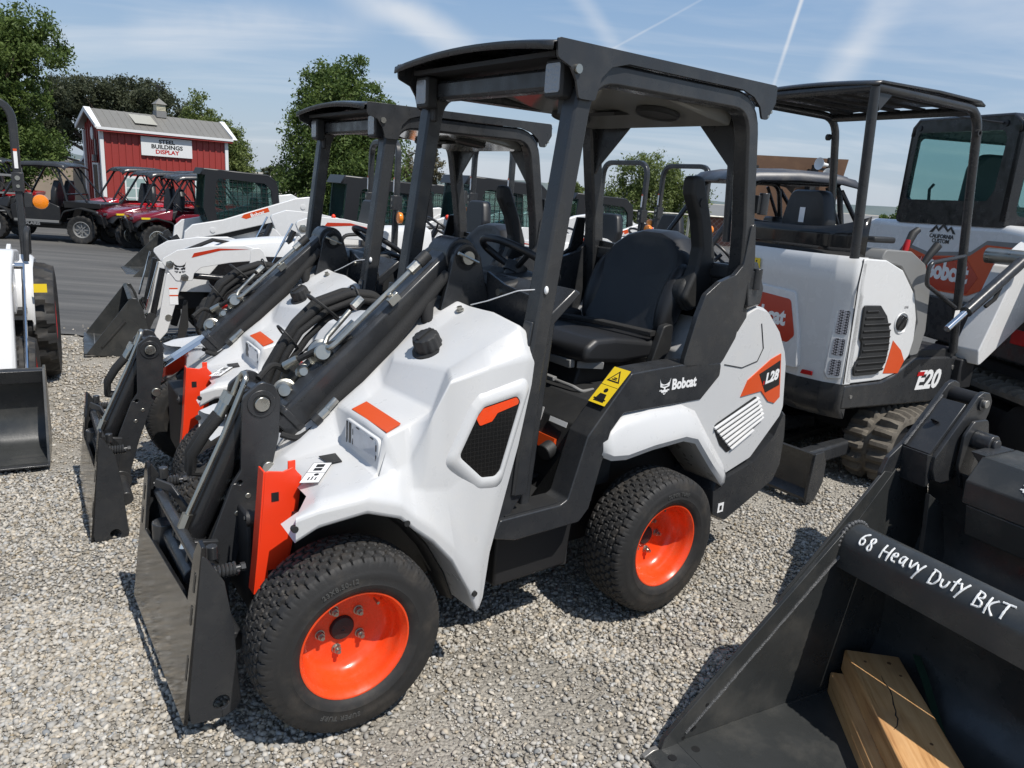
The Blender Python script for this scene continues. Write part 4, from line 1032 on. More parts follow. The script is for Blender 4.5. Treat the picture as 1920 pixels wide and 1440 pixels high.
    for a in (R(90), R(210), R(330)): b.tube([c-ax_*.045, c+(u_*math.cos(a)+w_*math.sin(a))*.16], .012, 8)
    b.cyl(c-ax_*.06, c-ax_*.02, .045); b.cyl(c-ax_*.20, c-ax_*.05, .035)
    b.build('steering_wheel', M['vinyl'], T)
    # ---- seat
    def cushion(pts3, y0, y1, nm, par, inset=.03):
        b = MB(); n = 7; rings = []
        for k in range(n):
            t = -1+2*k/(n-1); y = (y0+y1)/2+(y1-y0)/2*t; f = 1-.10*abs(t)**4; 
            cx_ = sum(p[0] for p in pts3)/len(pts3); cz_ = sum(p[1] for p in pts3)/len(pts3)
            rings.append([(cx_+(p[0]-cx_)*f, y, cz_+(p[1]-cz_)*f) for p in pts3])
        b.loft([r+[r[0]] for r in rings], cap0=True, cap1=True)
        return b.build(nm, M['vinyl'], par, smooth=70, bevel=.02, seg=3)
    b = MB(); b.prism([(-1.10, .86), (-1.14, .98), (-1.55, .98), (-1.60, .86)], 'Y', -.19, .19); st = b.build('seat', M['plastic'], T, bevel=.01)
    cushion(fillet([(-1.07, .985), (-1.075, 1.05), (-1.13, 1.085), (-1.25, 1.085), (-1.48, 1.055), (-1.56, 1.06), (-1.56, .975), (-1.3, .965)], .04, 4, True), -.25, .26, 'seat_cushion', st)
    # backrest: rounded shoulders, side wings
    b = MB(); prof = [(.0, -.20), (.10, -.255), (.22, -.265), (.32, -.25), (.40, -.215), (.455, -.15), (.48, -.06)]
    outl = [(y, z) for z, y in prof]+[(-y, z) for z, y in prof[::-1]]
    outl = fillet(outl, .05, 3, True)
    def bk(y, z, d): 
        x = -1.545-.36*z-.14*max(0, z-.3)+d; 
        return (x, y, 1.02+z)
    r0 = [bk(y*.9, .02+z*.95, -.075) for y, z in outl]; r1 = [bk(y, z, -.05) for y, z in outl]; r2 = [bk(y, z, .025) for y, z in outl]; r3 = [bk(y*.93, .015+z*.95, .062) for y, z in outl]; r4 = [bk(y*.66, .05+z*.82, .052) for y, z in outl]; r5 = [bk(y*.60, .05+z*.78, .040) for y, z in outl]
    b.loft([q_+[q_[0]] for q_ in (r0, r1, r2, r3, r4, r5)], cap0=True, cap1=True)
    b.build('backrest', M['vinyl'], st, smooth=60, sub=1)
    for y_ in (-.225, .225):
        b = MB(); b.ell((-1.60, y_, 1.21), (.062, .052, .175), Matrix.Rotation(R(-20), 3, 'Y'), 14, 10); b.build('side_bolster', M['vinyl'], st, smooth=60)
    b = MB(); b.bar(fillet([(-1.33, -.26, 1.09), (-1.40, .0, 1.095), (-1.47, .26, 1.085)], .1, 5), .05, .02); b.build('seat_belt', M['hose'], st)
    b = MB(); b.prism(fillet([(-1.44, .95), (-1.50, 1.12), (-1.56, 1.13), (-1.56, 1.02), (-1.50, .94)], .02, 3, True), 'Y', .255, .29); b.build('belt_buckle', M['plastic'], st, bevel=.005)
    b = MB(); b.hull([(-1.10, .20, .955), (-1.20, .26, .955), (-1.20, .26, .985), (-1.10, .20, .985), (-1.20, .2, .955), (-1.2, .2, .985)]); b.box((-1.09, .12, .972), (.03, .14, .035)); b.build('seat_lever', M['grey_plastic'], st, bevel=.005)
    b = MB(); b.tube(fillet([(-1.14, .27, .88), (-1.06, .29, .885), (-1.04, .26, .90), (-1.03, .16, .905)], .02, 3), .008, 8); b.box((-1.025, .13, .91), (.022, .07, .018)); b.build('slide_lever', M['grey_plastic'], st, bevel=.003)
    # raised armrest
    b = MB()
    ar = fillet([(-1.535, 1.735), (-1.60, 1.735), (-1.635, 1.66), (-1.69, 1.54), (-1.735, 1.42), (-1.745, 1.26), (-1.70, 1.20), (-1.62, 1.19), (-1.56, 1.235), (-1.585, 1.29), (-1.625, 1.37), (-1.635, 1.45), (-1.60, 1.56), (-1.54, 1.66)], .035, 4, True)
    b.prism(ar, 'Y', .26, .325); b.lathe([(.075, 0), (.075, .05), (.06, .055), (0, .055)], (-1.64, .25, 1.255), (0, 1, 0), 24); b.build('armrest', M['plastic'], T, bevel=.016, seg=3)
    b = MB(); b.cyl((-1.60, .32, 1.63), (-1.60, .329, 1.63), .017, n=16); b.cyl((-1.645, .305, 1.25), (-1.645, .312, 1.25), .014, n=12); b.build('armrest_bolt', M['ink'], T)
    # ---- rear body
    b = MB()
    rb_ = [(-1.62, 1.00), (-1.70, 1.12), (-1.775, 1.215), (-1.83, 1.235), (-1.92, 1.215), (-2.03, 1.12), (-2.10, 1.02), (-2.125, .96), (-2.16, .745), (-2.145, .70), (-1.95, .52), (-1.76, .47), (-1.70, .53), (-1.60, .64), (-1.50, .745), (-1.40, .80), (-1.20, .815), (-1.08, .80), (-1.10, .84), (-1.52, .86), (-1.62, .945)]
    rf = fillet(rb_, .035, 4, True)
    rings = []
    for y, f in ((-.50, .955), (-.47, .99), (-.40, 1.0), (.40, 1.0), (.47, .99), (.50, .955)):
        cx_, cz_ = -1.80, .80; rings.append([(cx_+(p[0]-cx_)*f, y, cz_+(p[1]-cz_)*f) for p in rf])
    b.loft([r+[r[0]] for r in rings], cap0=True, cap1=True)
    b.build('rear_body', M['white'], T, smooth=50)
    for s in (1, -1):
        # flared fender over the rear wheel
        b = MB(); path = [(-.985, .742), (-1.03, .722), (-1.09, .722), (-1.22, .744), (-1.40, .752), (-1.475, .730), (-1.60, .600), (-1.70, .505), (-1.75, .475)]
        rings = []
        for i, (x, z) in enumerate(path):
            fl_ = (.512, .525, .542, .554, .556, .556, .552, .545, .52)[i]; rs = (.03, .080, .130, .118, .108, .09, .06, .045, .03)[i]; bk_ = (0, 0, 0, 0, .01, .03, .045, .045, .03)[i]
            rings.append([(x, .34*s, z-.05), (x, (fl_-.012)*s, z-.045), (x, fl_*s, z-.022), (x-bk_*.2, (fl_-.003)*s, z+.006), (x-bk_*.6, (.49+fl_)/2*s, z+rs*.55), (x-bk_, .492*s, z+rs)])
        b.loft(rings); b.build('rear_fender', M['white'], T, smooth=32, solid=.008)
        b = MB(); b.tube([(-1.655, .5015*s, .99), (-1.78, .5015*s, .965), (-1.885, .5015*s, .985), (-1.915, .5015*s, 1.04), (-1.875, .5015*s, 1.15)], .0022, 6); b.build('panel_gap', M['ink'], T)
        # louvres
        b = MB()
        lq = [(-1.635, .725), (-1.915, .825), (-1.965, .76), (-1.99, .70), (-1.76, .585), (-1.70, .63)]
        b.prism(fillet([(x-.0, z) for x, z in lq], .02, 3, True), 'Y', .496*s, .5025*s); lo = b.build('louvre_recess', M['ink'], T, smooth=None)
        for k in range(7):
            t = k/6; a = Vector((-1.645-.135*t, .715-.112*t)); c = Vector((-1.935-.055*min(1, t*1.4), .815-.115*t)); 
            if k == 6: c = Vector((-1.93, .668))
            b = MB(); d = (c-a).normalized(); n2 = Vector((-d.y, d.x)); 
            pr = [a+n2*.0065, c+n2*.0065, c-n2*.006, a-n2*.006]
            b.hull([(p.x, .4985*s, p.y) for p in pr]+[(a.x, .512*s, a.y-.006), (c.x, .512*s, c.y-.006), (a.x, .512*s, a.y-.001), (c.x, .512*s, c.y-.001)]); b.build('louvre', M['white'], lo)
        # orange flash with model plate
        b = MB(); of = [(-1.800, .835), (-1.835, .905), (-1.985, .985), (-2.055, 1.005), (-2.098, .80), (-2.062, .775), (-2.01, .79), (-1.945, .845)]
        b.prism(of, 'Y', .500*s, .5045*s); b.build('orange_flash', M['decal_orange'], T, smooth=None)
        b = MB(); b.prism([(-1.91, .925), (-2.055, .975), (-2.075, .86), (-1.975, .835)], 'Y', .5040*s, .506*s); b.build('model_plate', M['ink'], T, smooth=None)
        x_ = -1 if s > 0 else 1
        text('model_lettering', 'L28', .064, M['white_ink'], place((-2.005, .5066*s, .903), (x_, 0, x_*-.16 if s > 0 else -.16), (0, s, 0)), T, bold=.0026, shear=.25)
        decal('model_tick', [rect(0, 0, .010, .018)], M['red'], place((-1.945, .5064*s, .872), (x_, 0, 0), (0, s, 0)), T)
        emblem_w('emblem', .062, M['white_ink'], M['ink'], place((-1.290, .5058*s, .935), (x_, 0, 0), (0, s, 0)), T)
        text('maker_lettering', 'Bobcat', .058, M['white_ink'], place((-1.405, .5058*s, .937), (x_, 0, 0), (0, s, 0)), T, bold=.0022, xs=.9)
    b = MB()
    bp_ = [(-2.165, .75), (-2.19, .60), (-2.19, .46), (-2.15, .385), (-1.80, .25), (-1.70, .30), (-1.68, .42), (-1.70, .475), (-1.78, .47), (-1.96, .51), (-2.10, .62)]
    bf = fillet(bp_, .02, 3, True)
    rings = []
    for y, f in ((-.51, .96), (-.49, 1), (.49, 1), (.51, .96)): rings.append([(-1.95+(p[0]+1.95)*f, y, .48+(p[1]-.48)*f) for p in bf])
    b.loft([r+[r[0]] for r in rings], cap0=True, cap1=True); b.build('rear_bumper', g, T, smooth=45)
    decal('sticker', [rect(-.02, -.022, .02, .022)], M['white_ink'], place((-1.76, .5115, .33), (-1, 0, 0), (0, 1, 0)), T)
    decal('sticker_print', [rect(-.008, -.012, .008, .010)], M['ink'], place((-1.76, .513, .33), (-1, 0, 0), (0, 1, 0)), T, .0004)
    # yellow safety label on the sloping frame, with its two pictograms
    o_ = Vector((-1.045, .455, .945)); zv = Vector((.70, 0, .72)); xv = Vector((0, 1, 0))
    mt = place((-1.04, .455, .951), (0, 1, 0), (.70, 0, .71))
    decal('safety_label', [rect(-.042, -.085, .042, .085)], M['yellow'], mt, T)
    pic = [[(-.032, .02), (.032, .02), (0, .074)], circ((0, -.022), .010, 12), [(-.026, -.075), (.026, -.075), (.016, -.038), (-.016, -.038)], rect(-.042, -.0008, .042, .0008)]
    decal('label_pictogram', pic, M['ink'], mt @ Matrix.Translation((0, 0, .0013)), T, .0004)
    decal('label_pictogram', [[(-.022, .026), (.022, .026), (0, .063)]], M['yellow'], mt @ Matrix.Translation((0, 0, .0018)), T, .0004)
    decal('label_pictogram', [rect(-.012, .029, .012, .034), rect(-.006, .036, .010, .041), rect(-.03, -.066, .03, -.061)], M['ink'], mt @ Matrix.Translation((0, 0, .0023)), T, .0004)
    # floor front wall with manual label and an orange lever plate
    mt = place((-.93, .27, .76), (0, -1, 0), (.93, 0, .28)) 
    b = MB(); b.box((-.905, .26, .70), (.02, .14, .05), Matrix.Rotation(R(-15), 3, 'Y')); b.build('lever_plate', M['decal_orange'], T)
    b = MB(); b.cyl((-.90, .32, .69), (-.855, .325, .675), .034, n=14); b.build('release_knob', M['plastic'], T, bevel=.004)
    decal('manual_label', [rect(-.04, -.035, .04, .035)], M['white_ink'], place((-.925, .18, .785), (0, 1, 0), (.96, 0, .28)), T)
    decal('manual_label_print', [rect(-.03, -.02, -.006, .02), rect(.006, -.02, .03, .02)], M['grey_ink'], place((-.9236, .18, .785), (0, 1, 0), (.96, 0, .28)), T, .0004)
    decal('plate_label', [rect(-.05, -.01, .05, .01)], M['white_ink'], place((-.922, .32, .79), (0, 1, 0), (.96, 0, .28)), T)
    decal('yellow_label', [rect(-.03, -.022, .03, .022)], M['yellow'], place((-.80, .3762, .42), (-1, 0, 0), (0, 1, 0)), T)
    # white tie hanging from the post
    b = MB(); b.tube(fillet([(-.66, .505, 1.33), (-.62, .40, 1.31), (-.60, .26, 1.255), (-.60, .16, 1.225)], .1, 5), .0022, 6); b.ell((-.655, .502, 1.325), (.008, .007, .014), n=8, m=5); b.build('cable_tie', M['white_ink'], T)
    return T
M['headlight'] = mat('milky_headlight_lens', (.50, .52, .55), .12, dirt=.4, dscale=30, dcol=(.30, .31, .33))
def hex_mat():
    m = mat('hex_patterned_black_panel', (0.010, 0.010, 0.010), 0.22)
    t = m.node_tree; b_ = t.nodes['Principled BSDF']; co = t.nodes.new('ShaderNodeTexCoord')
    v = t.nodes.new('ShaderNodeTexVoronoi'); v.feature = 'DISTANCE_TO_EDGE'; v.inputs['Scale'].default_value = 70; v.inputs['Randomness'].default_value = 0.0
    mpn = t.nodes.new('ShaderNodeMapping'); mpn.inputs['Scale'].default_value = (1, 0.0, 1); t.links.new(co.outputs['Object'], mpn.inputs[0]); t.links.new(mpn.outputs[0], v.inputs['Vector'])
    cr = t.nodes.new('ShaderNodeValToRGB'); e = cr.color_ramp.elements; e[0].position = 0.02; e[0].color = (0.022, 0.0215, 0.0205, 1); e[1].position = 0.06; e[1].color = (0.009, 0.009, 0.009, 1)
    t.links.new(v.outputs['Distance'], cr.inputs[0]); t.links.new(cr.outputs[0], b_.inputs['Base Color']); return m
M['hexmesh'] = hex_mat()
def yaw_about(a, px, py=0, dx=0, dy=0, dz=0):
    return Matrix.Translation((px+dx, py+dy, dz)) @ Matrix.Rotation(R(a), 4, 'Z') @ Matrix.Translation((-px, -py, 0))
PHI = 218.4
O1 = Vector((-.7356, 2.4038, 0))
_X = Vector((math.cos(R(PHI)), math.sin(R(PHI)), 0)); _Y = Vector((-_X.y, _X.x, 0))
FM1 = yaw_about(-2.5, -.65)
make_loader('compact_loader', 'white and charcoal compact loader nearest the camera, all its orange wheels in view', O1, R(PHI), 1.0, FM1, FM1, 'white compact loaders')
O2 = O1+_X*-.169+_Y*-1.446
make_loader('compact_loader', 'white and charcoal compact loader parked behind the nearest one, mostly hidden by it', O2, R(PHI-3.0), .95, yaw_about(-2, -.65), yaw_about(-2, -.65, 0, .195, 0, -.088), 'white compact loaders', (), ())
def vent_mat():
    m = mat('diamond_vent_mesh', (.05, .05, .055), .4)
    t = m.node_tree; co = t.nodes.new('ShaderNodeTexCoord'); mp_ = t.nodes.new('ShaderNodeMapping'); mp_.inputs['Rotation'].default_value = (R(45), 0, 0); mp_.inputs['Scale'].default_value = (1, 1, 1)
    bk_ = t.nodes.new('ShaderNodeTexChecker'); bk_.inputs['Scale'].default_value = 90; bk_.inputs['Color1'].default_value = (.03, .03, .035, 1); bk_.inputs['Color2'].default_value = (.35, .35, .38, 1)
    t.links.new(co.outputs['Object'], mp_.inputs[0]); t.links.new(mp_.outputs[0], bk_.inputs['Vector']); t.links.new(bk_.outputs['Color'], t.nodes['Principled BSDF'].inputs['Base Color']); return m
M['vent_mesh'] = vent_mat()
# ------------------------------------------------------------------ heavy bucket in the foreground
BK = thing('loader_bucket', 'big black loader bucket with white handwriting on its top tube, timbers inside', 'bucket', (1.104, 2.263, 0), R(-151.41), 'loose loader buckets')
BW = 1.727
def sheet_profile(pts, th):
    """closed outline of a bent sheet of thickness th"""
    P = [Vector(p) for p in pts]; off = []
    for i, p in enumerate(P):
        t = (P[min(i+1, len(P)-1)]-P[max(i-1, 0)]).normalized(); off.append(p+Vector((-t.y, t.x))*th)
    return [(p.x, p.y) for p in P]+[(p.x, p.y) for p in off[::-1]]
lipc, lipr = (-.052, .588), .066
arc = [(lipc[0]+lipr*math.cos(R(a)), lipc[1]+lipr*math.sin(R(a))) for a in range(0, 181, 15)]
shell = [(.60, .012), (.10, .010)]+[(-.10, .012), (-.19, .030), (-.255, .075), (-.295, .14), (-.312, .22), (-.308, .32), (-.275, .43), (-.215, .52), (-.15, .578)]
b = MB(); b.prism(sheet_profile(shell, -.010), 'Y', .012, BW-.012); b.build('shell', M['bucket'], BK, smooth=50)
b = MB(); b.prism(sheet_profile([(.012, .512)]+[(x, z) for x, z in arc]+[(-.135, .545)], .009), 'Y', .012, BW-.012); b.build('top_tube', M['bucket'], BK, smooth=50)
side = [(.668, .004), (.655, .052), (-.005, .638), (-.03, .655), (-.075, .655), (-.12, .62), (-.165, .585), (-.225, .53), (-.285, .44), (-.322, .32), (-.326, .22), (-.305, .13), (-.262, .062), (-.19, .016), (-.10, .0)]
for y0 in (0, BW-.012):
    b = MB(); b.prism(side, 'Y', y0, y0+.012); b.build('side_plate', M['bucket'], BK, bevel=.002)
for s, y in ((1, .012), (-1, BW-.012)):
    b = MB(); b.prism([(.668, .006), (.655, .054), (-.003, .642), (-.045, .598), (.575, .050), (.575, .024), (.60, .006)], 'Y', y, y+.006*s); b.build('edge_strip', M['bucket'], BK, bevel=.001)
    b = MB()
    pts = [Vector((.575, y+.007*s, .050)).lerp(Vector((-.045, y+.007*s, .598)), t/40)+Vector((random.uniform(-.0012, .0012), 0, random.uniform(-.0012, .0012))) for t in range(41)]
    b.tube(pts, [.0052*random.uniform(.75, 1.25) for _ in pts], 6); b.build('weld', M['weld'], BK)
    b = MB(); pts = [Vector((.60-.70*t/40, y+.004*s, .018)) for t in range(41)]; b.tube([p+Vector((0, random.uniform(-.001, .001), random.uniform(-.001, .001))) for p in pts], .006, 6); b.build('weld', M['bucket'], BK)
    b = MB()
    for x, z in ((.60, .035), (.545, .085), (.52, .13), (.30, .31), (.13, .45), (.56, .06)):
        x2 = x-.02; b.cyl((x2, y+.004*s, z), (x2, y+.0068*s, z), .007, n=12)
    b.build('bolt_hole', M['ink'], BK)
b = MB(); b.prism([(.715, .0), (.715, .006), (.68, .020), (.52, .022), (.52, .0)], 'Y', .014, BW-.014); b.build('cutting_edge', M['bucket'], BK, bevel=.002)
b = MB(); b.prism([(.722, .0), (.722, .008), (.690, .021), (.668, .021), (.668, .0)], 'Y', -.004, .0135); b.build('edge_tip', M['worn'], BK, bevel=.002)
b = MB()
for k in range(9):
    y = .06+k*.2
    for x in (.565, .655): b.cyl((x, y, .0215), (x, y, .0228), .013, n=16)
b.build('bolt_hole', M['ink'], BK)
# weld ends where the tube meets the plate
b = MB()
for k in range(16):
    a = R(180-k*12); b.ell((lipc[0]+(lipr+.004)*math.cos(a), .014, lipc[1]+(lipr+.004)*math.sin(a)), (.008, .007, .008), n=8, m=5)
b.build('weld', M['weld'], BK)
# hand lettering with a paint marker, following the tube
ST = {
 '6': [[(.75, 1), (.35, .75), (.15, .35), (.3, .03), (.65, .05), (.8, .3), (.6, .52), (.25, .4)]],
 '8': [[(.7, .8), (.5, 1), (.25, .85), (.3, .6), (.65, .4), (.75, .15), (.5, 0), (.25, .15), (.35, .42), (.7, .65), (.72, .85)]],
 'H': [[(.15, 1), (.12, 0)], [(.78, 1.05), (.75, .02)], [(.12, .5), (.78, .55)]],
 'e': [[(.2, .35), (.7, .42), (.62, .62), (.35, .65), (.18, .4), (.3, .05), (.72, .08)]],
 'a': [[(.7, .55), (.4, .6), (.18, .35), (.3, .05), (.6, .15), (.72, .6)], [(.72, .6), (.7, .02), (.85, .0)]],
 'v': [[(.1, .65), (.42, .0), (.8, .7)]],
 'y': [[(.1, .7), (.42, .3)], [(.85, .85), (.15, -.25)]],
 'D': [[(.2, .98), (.18, .02)], [(.05, .95), (.6, .9), (.88, .5), (.6, .08), (.1, .02)]],
 'u': [[(.12, .5), (.18, .1), (.5, .02), (.78, .2), (.8, .55)]],
 't': [[(.45, .95), (.4, .0)], [(.05, .55), (.85, .62)]],
 'B': [[(.2, 1), (.18, 0)], [(.1, .98), (.65, .9), (.7, .62), (.25, .52), (.8, .38), (.78, .08), (.1, .02)]],
 'K': [[(.2, 1), (.2, -.05)], [(.8, .95), (.2, .48), (.85, .0)]],
 'T': [[(.0, .92), (.95, 1)], [(.5, .95), (.45, .0)]],
}
y = .070; b = MB(); hs = .0445
for ch, wd in [('6', .62), ('8', .62), (' ', .55), ('H', .8), ('e', .62), ('a', .68), ('v', .6), ('y', .62), (' ', .45), ('D', .8), ('u', .62), ('t', .5), ('y', .62), (' ', .5), ('B', .72), ('K', .72), ('T', .75)]:
    if ch in ST:
        for st in ST[ch]:
            fp = fillet([(u, v) for u, v in st], .3, 3) if len(st) > 2 else [Vector(p) for p in st]
            pts = []
            dense = []
            for p, q in zip(fp, fp[1:]):
                n = max(1, int((q-p).length/.12)); dense += [p.lerp(q, k/n) for k in range(n)]
            dense.append(fp[-1])
            for p in dense:
                a = R(44+5*math.sin(y*37))+(p.y-.5)*hs*1.08/lipr; rr = lipr+.0022
                pts.append((lipc[0]+rr*math.cos(a), y+(p.x+.06*math.sin(7*y*20))*wd*hs, lipc[1]+rr*math.sin(a)))
            b.tube(pts, [.0031*random.uniform(.8, 1.2) for _ in pts], 6)
    y += wd*hs*.97
b.build('handwriting', M['paint_marker'], BK)
# timbers lying in the bucket
_Bm = Matrix.Translation((1.104, 2.263, 0)) @ Matrix.Rotation(R(-151.41), 4, 'Z')
td = Vector((.586, .81, 0)); tn = Vector((.81, -.586, 0))
def timber(name, label, corner, width, z0, z1, length, back=0.0):
    b = MB(); c = Vector((0, 0, 0))
    n = 14
    for_r = []
    b.box((length/2, width/2, (z1-z0)/2), (length, width, z1-z0))
    o = b.build(name, M['wood'], None, bevel=.004, smooth=30)
    p = _Bm @ Vector((corner[0], corner[1], z0)); o.location = p
    dW = (_Bm.to_3x3() @ td); o.rotation_euler = (0, 0, math.atan2(dW.y, dW.x))
    tag(o, label, 'timber', 'timbers lying in the bucket'); return o
# the far-left corner of each (bucket frame); x runs toward the camera, width toward the back of the bucket
timber('timber', 'lower thin board under the big beam, resting on the bucket floor', (-.062, .021), .19, .0185, .058, .90)
timber('timber', 'upper thin board directly under the big beam in the bucket', (-.060, .021), .185, .0585, .098, .90)
_tm = timber('timber', 'thick cracked beam on top of the boards in the bucket', (-.105, .026), .178, .0985, .178, .86)
b = MB(); ck = [(.13, .080), (.165, .077), (.20, .084), (.235, .080), (.275, .070), (.31, .066), (.33, .058), (.345, .060), (.38, .046), (.40, .030)]
b.tube([(x, y_, .0795) for x, y_ in ck], [.0006, .0014, .0020, .0014, .0022, .0016, .0024, .0018, .0014, .0006], 6); b.build('crack', M['soot'], _tm)
for kx, ky, kr in ((.05, .13, .007), (.115, .145, .005), (.06, .05, .005), (.44, .12, .005)):
    b = MB(); b.cyl((kx, ky, .0790), (kx, ky, .0806), kr, n=14); b.build('knot', mat('wood_knot', (.13, .06, .025), .7) if 'knot' not in M else M['knot'], _tm)
M['strap'] = mat('green_strap', (.02, .05, .03), .45)
b = MB(); b.sweep([(-.28, .17, .20), (-.235, .24, .165), (-.18, .33, .10), (-.10, .45, .03), (.05, .58, .022), (.2, .72, .024)], [(-.002, -.014), (.002, -.014), (.002, .014), (-.002, .014)], up=(.8, -.58, .3))
so_ = b.build('packing_strap', M['strap'], None, smooth=60); so_.matrix_world = _Bm
tag(so_, 'dark green packing strap curling beside the timbers in the bucket', 'strap')

# ------------------------------------------------------------------ second black bucket with a clamp arm behind it
CB = thing('clamp_bucket', 'black bucket with raised hooked clamp arm standing behind the lettered bucket', 'bucket', (1.104, 2.263, 0), R(-151.41), 'loose loader buckets')
Y0 = -.5
sp = [(-.39, .004), (-.37, .02), (-.905, .545), (-.945, .535), (-1.10, .525), (-1.22, .47), (-1.30, .30), (-1.26, .08), (-1.16, .0)]
for y in (Y0, Y0+1.7):
    b = MB(); b.prism(sp, 'Y', y, y+.014); b.build('side_plate', M['bucket'], CB, bevel=.002)
b = MB(); b.prism(sheet_profile([(-.40, .012), (-.95, .012), (-1.14, .03), (-1.25, .10), (-1.29, .28), (-1.25, .46), (-1.20, .56)], -.01), 'Y', Y0+.014, Y0+1.7); b.build('shell', M['bucket'], CB, smooth=50)
b = MB(); b.prism([(-.99, .49), (-1.10, .43), (-1.20, .18), (-1.19, .05), (-1.05, .03), (-1.02, .30)], 'Y', Y0+.16, Y0+.18); b.build('gusset', M['bucket'], CB, bevel=.002)
b = MB(); b.prism([(-.52, .03), (-.97, .55), (-1.0, .52), (-1.0, .03)], 'Y', Y0+.014, Y0+.020); b.build('wear_plate', M['bucket'], CB, bevel=.001)
# clamp arm: two hooked plates, web between them
hook = [(-.893, .47), (-.885, .535), (-.915, .605), (-1.01, .672), (-1.235, .922), (-1.275, .937), (-1.315, .922), (-1.33, .885), (-1.315, .845), (-1.18, .66), (-1.06, .575), (-.955, .53), (-.925, .475)]
hook2 = [(-1.02, .585), (-1.02, .645), (-1.235, .900), (-1.27, .917), (-1.315, .912), (-1.345, .872), (-1.34, .82), (-1.32, .77), (-1.34, .70), (-1.30, .60), (-1.23, .545), (-1.12, .51), (-1.05, .53)]
b = MB(); b.prism(fillet(hook, .02, 3, True), 'Y', Y0-.01, Y0+.012); b.build('clamp_plate', M['grey_paint'], CB, bevel=.003)
b = MB(); b.prism(fillet(hook2, .025, 3, True), 'Y', Y0+.13, Y0+.152); b.build('clamp_plate', M['grey_paint'], CB, bevel=.003)
b = MB(); b.prism([(-1.005, .655), (-1.19, .865), (-1.20, .85), (-1.02, .64)], 'Y', Y0+.012, Y0+.13); b.prism([(-.99, .655), (-1.02, .648), (-1.05, .52), (-1.015, .50)], 'Y', Y0+.012, Y0+.135); b.build('clamp_web', M['grey_paint'], CB, bevel=.003)
b = MB(); b.cyl((-1.1, Y0+.065, .7745), (-1.102, Y0+.065, .7775), .018, n=18); b.build('web_hole', M['ink'], CB)
b = MB(); b.tube([(-.995-.2*t/20, Y0+.016, .662+.212*t/20) for t in range(21)], [.006*random.uniform(.7, 1.3) for _ in range(21)], 6); b.build('weld', M['weld'], CB)
b = MB(); b.cyl((-1.275, Y0-.015, .875), (-1.275, Y0+.15, .875), .034, n=22); b.build('cross_tube', M['soot'], CB)
b = MB(); b.lathe([(.034, 0), (.034, .008), (.02, .008)], (-1.275, Y0+.152, .868), (0, 1, 0), 22); b.build('pin_boss', M['grey_paint'], CB)
b = MB(); b.cyl((-1.275, Y0+.15, .868), (-1.275, Y0+.172, .868), .018, n=18); b.build('pin', M['worn'], CB, bevel=.002)
b = MB(); b.prism(fillet([(-1.15, .60), (-1.15, .74), (-1.20, .80), (-1.30, .80), (-1.33, .72), (-1.28, .55), (-1.22, .46)], .03, 3, True), 'Y', Y0+.165, Y0+.18); b.build('clevis_plate', M['grey_paint'], CB, bevel=.003)
b = MB(); b.cyl((-1.235, Y0+.18, .715), (-1.235, Y0+.26, .715), .042, n=22); b.cyl((-1.235, Y0+.26, .715), (-1.235, Y0+.275, .715), .026, n=18); b.build('clevis_pin', M['grey_paint'], CB, bevel=.003)
# top beam with the emblem, on its shaded box
bm = [(-1.06, .775), (-.985, .675), (-1.03, .505), (-1.30, .48), (-1.46, .54), (-1.40, .70), (-1.30, .78)]
bm = [(-1.085, .695), (-1.005, .600), (-1.01, .50), (-1.40, .47), (-1.42, .62), (-1.33, .70)]
b = MB(); b.prism(bm, 'Y', Y0+.30, Y0+1.7); b.prism([(-1.01, .50), (-1.05, .36), (-1.36, .34), (-1.40, .47)], 'Y', Y0+.32, Y0+.62); b.build('top_beam', M['bucket'], CB, bevel=.006)
emblem_w('emblem', .075, M['white_ink'], M['ink'], place((-1.043, Y0+.53, .6485), (0, 1, 0), (.765, 0, .644)), CB)
b = MB(); b.hull([(-1.09, Y0+.25, .70), (-1.09, Y0+.31, .70), (-1.28, Y0+.25, .71), (-1.30, Y0+.31, .705), (-1.1, Y0+.25, .69), (-1.1, Y0+.31, .64), (-1.3, Y0+.31, .64)]); b.build('beam_end', M['grey_paint'], CB)
b = MB(); b.prism([(-.78, .03), (-.83, .03), (-1.14, .10), (-1.18, .40), (-1.12, .44)], 'Y', Y0+.70, Y0+.715); b.build('gusset', M['bucket'], CB)
b = MB()
for y in (.28, .62, .95):
    b.cyl((-.94, Y0+y, .022), (-.94, Y0+y, .026), .028, n=18)
b.build('plug', M['bucket'], CB)
b = MB(); b.hexnut((-.60, Y0+.12, .02), (-.60, Y0+.12, .05), .016); b.cyl((-.60, Y0+.12, .02), (-.60, Y0+.12, .065), .008, n=10); b.build('bolt', M['worn'], CB)

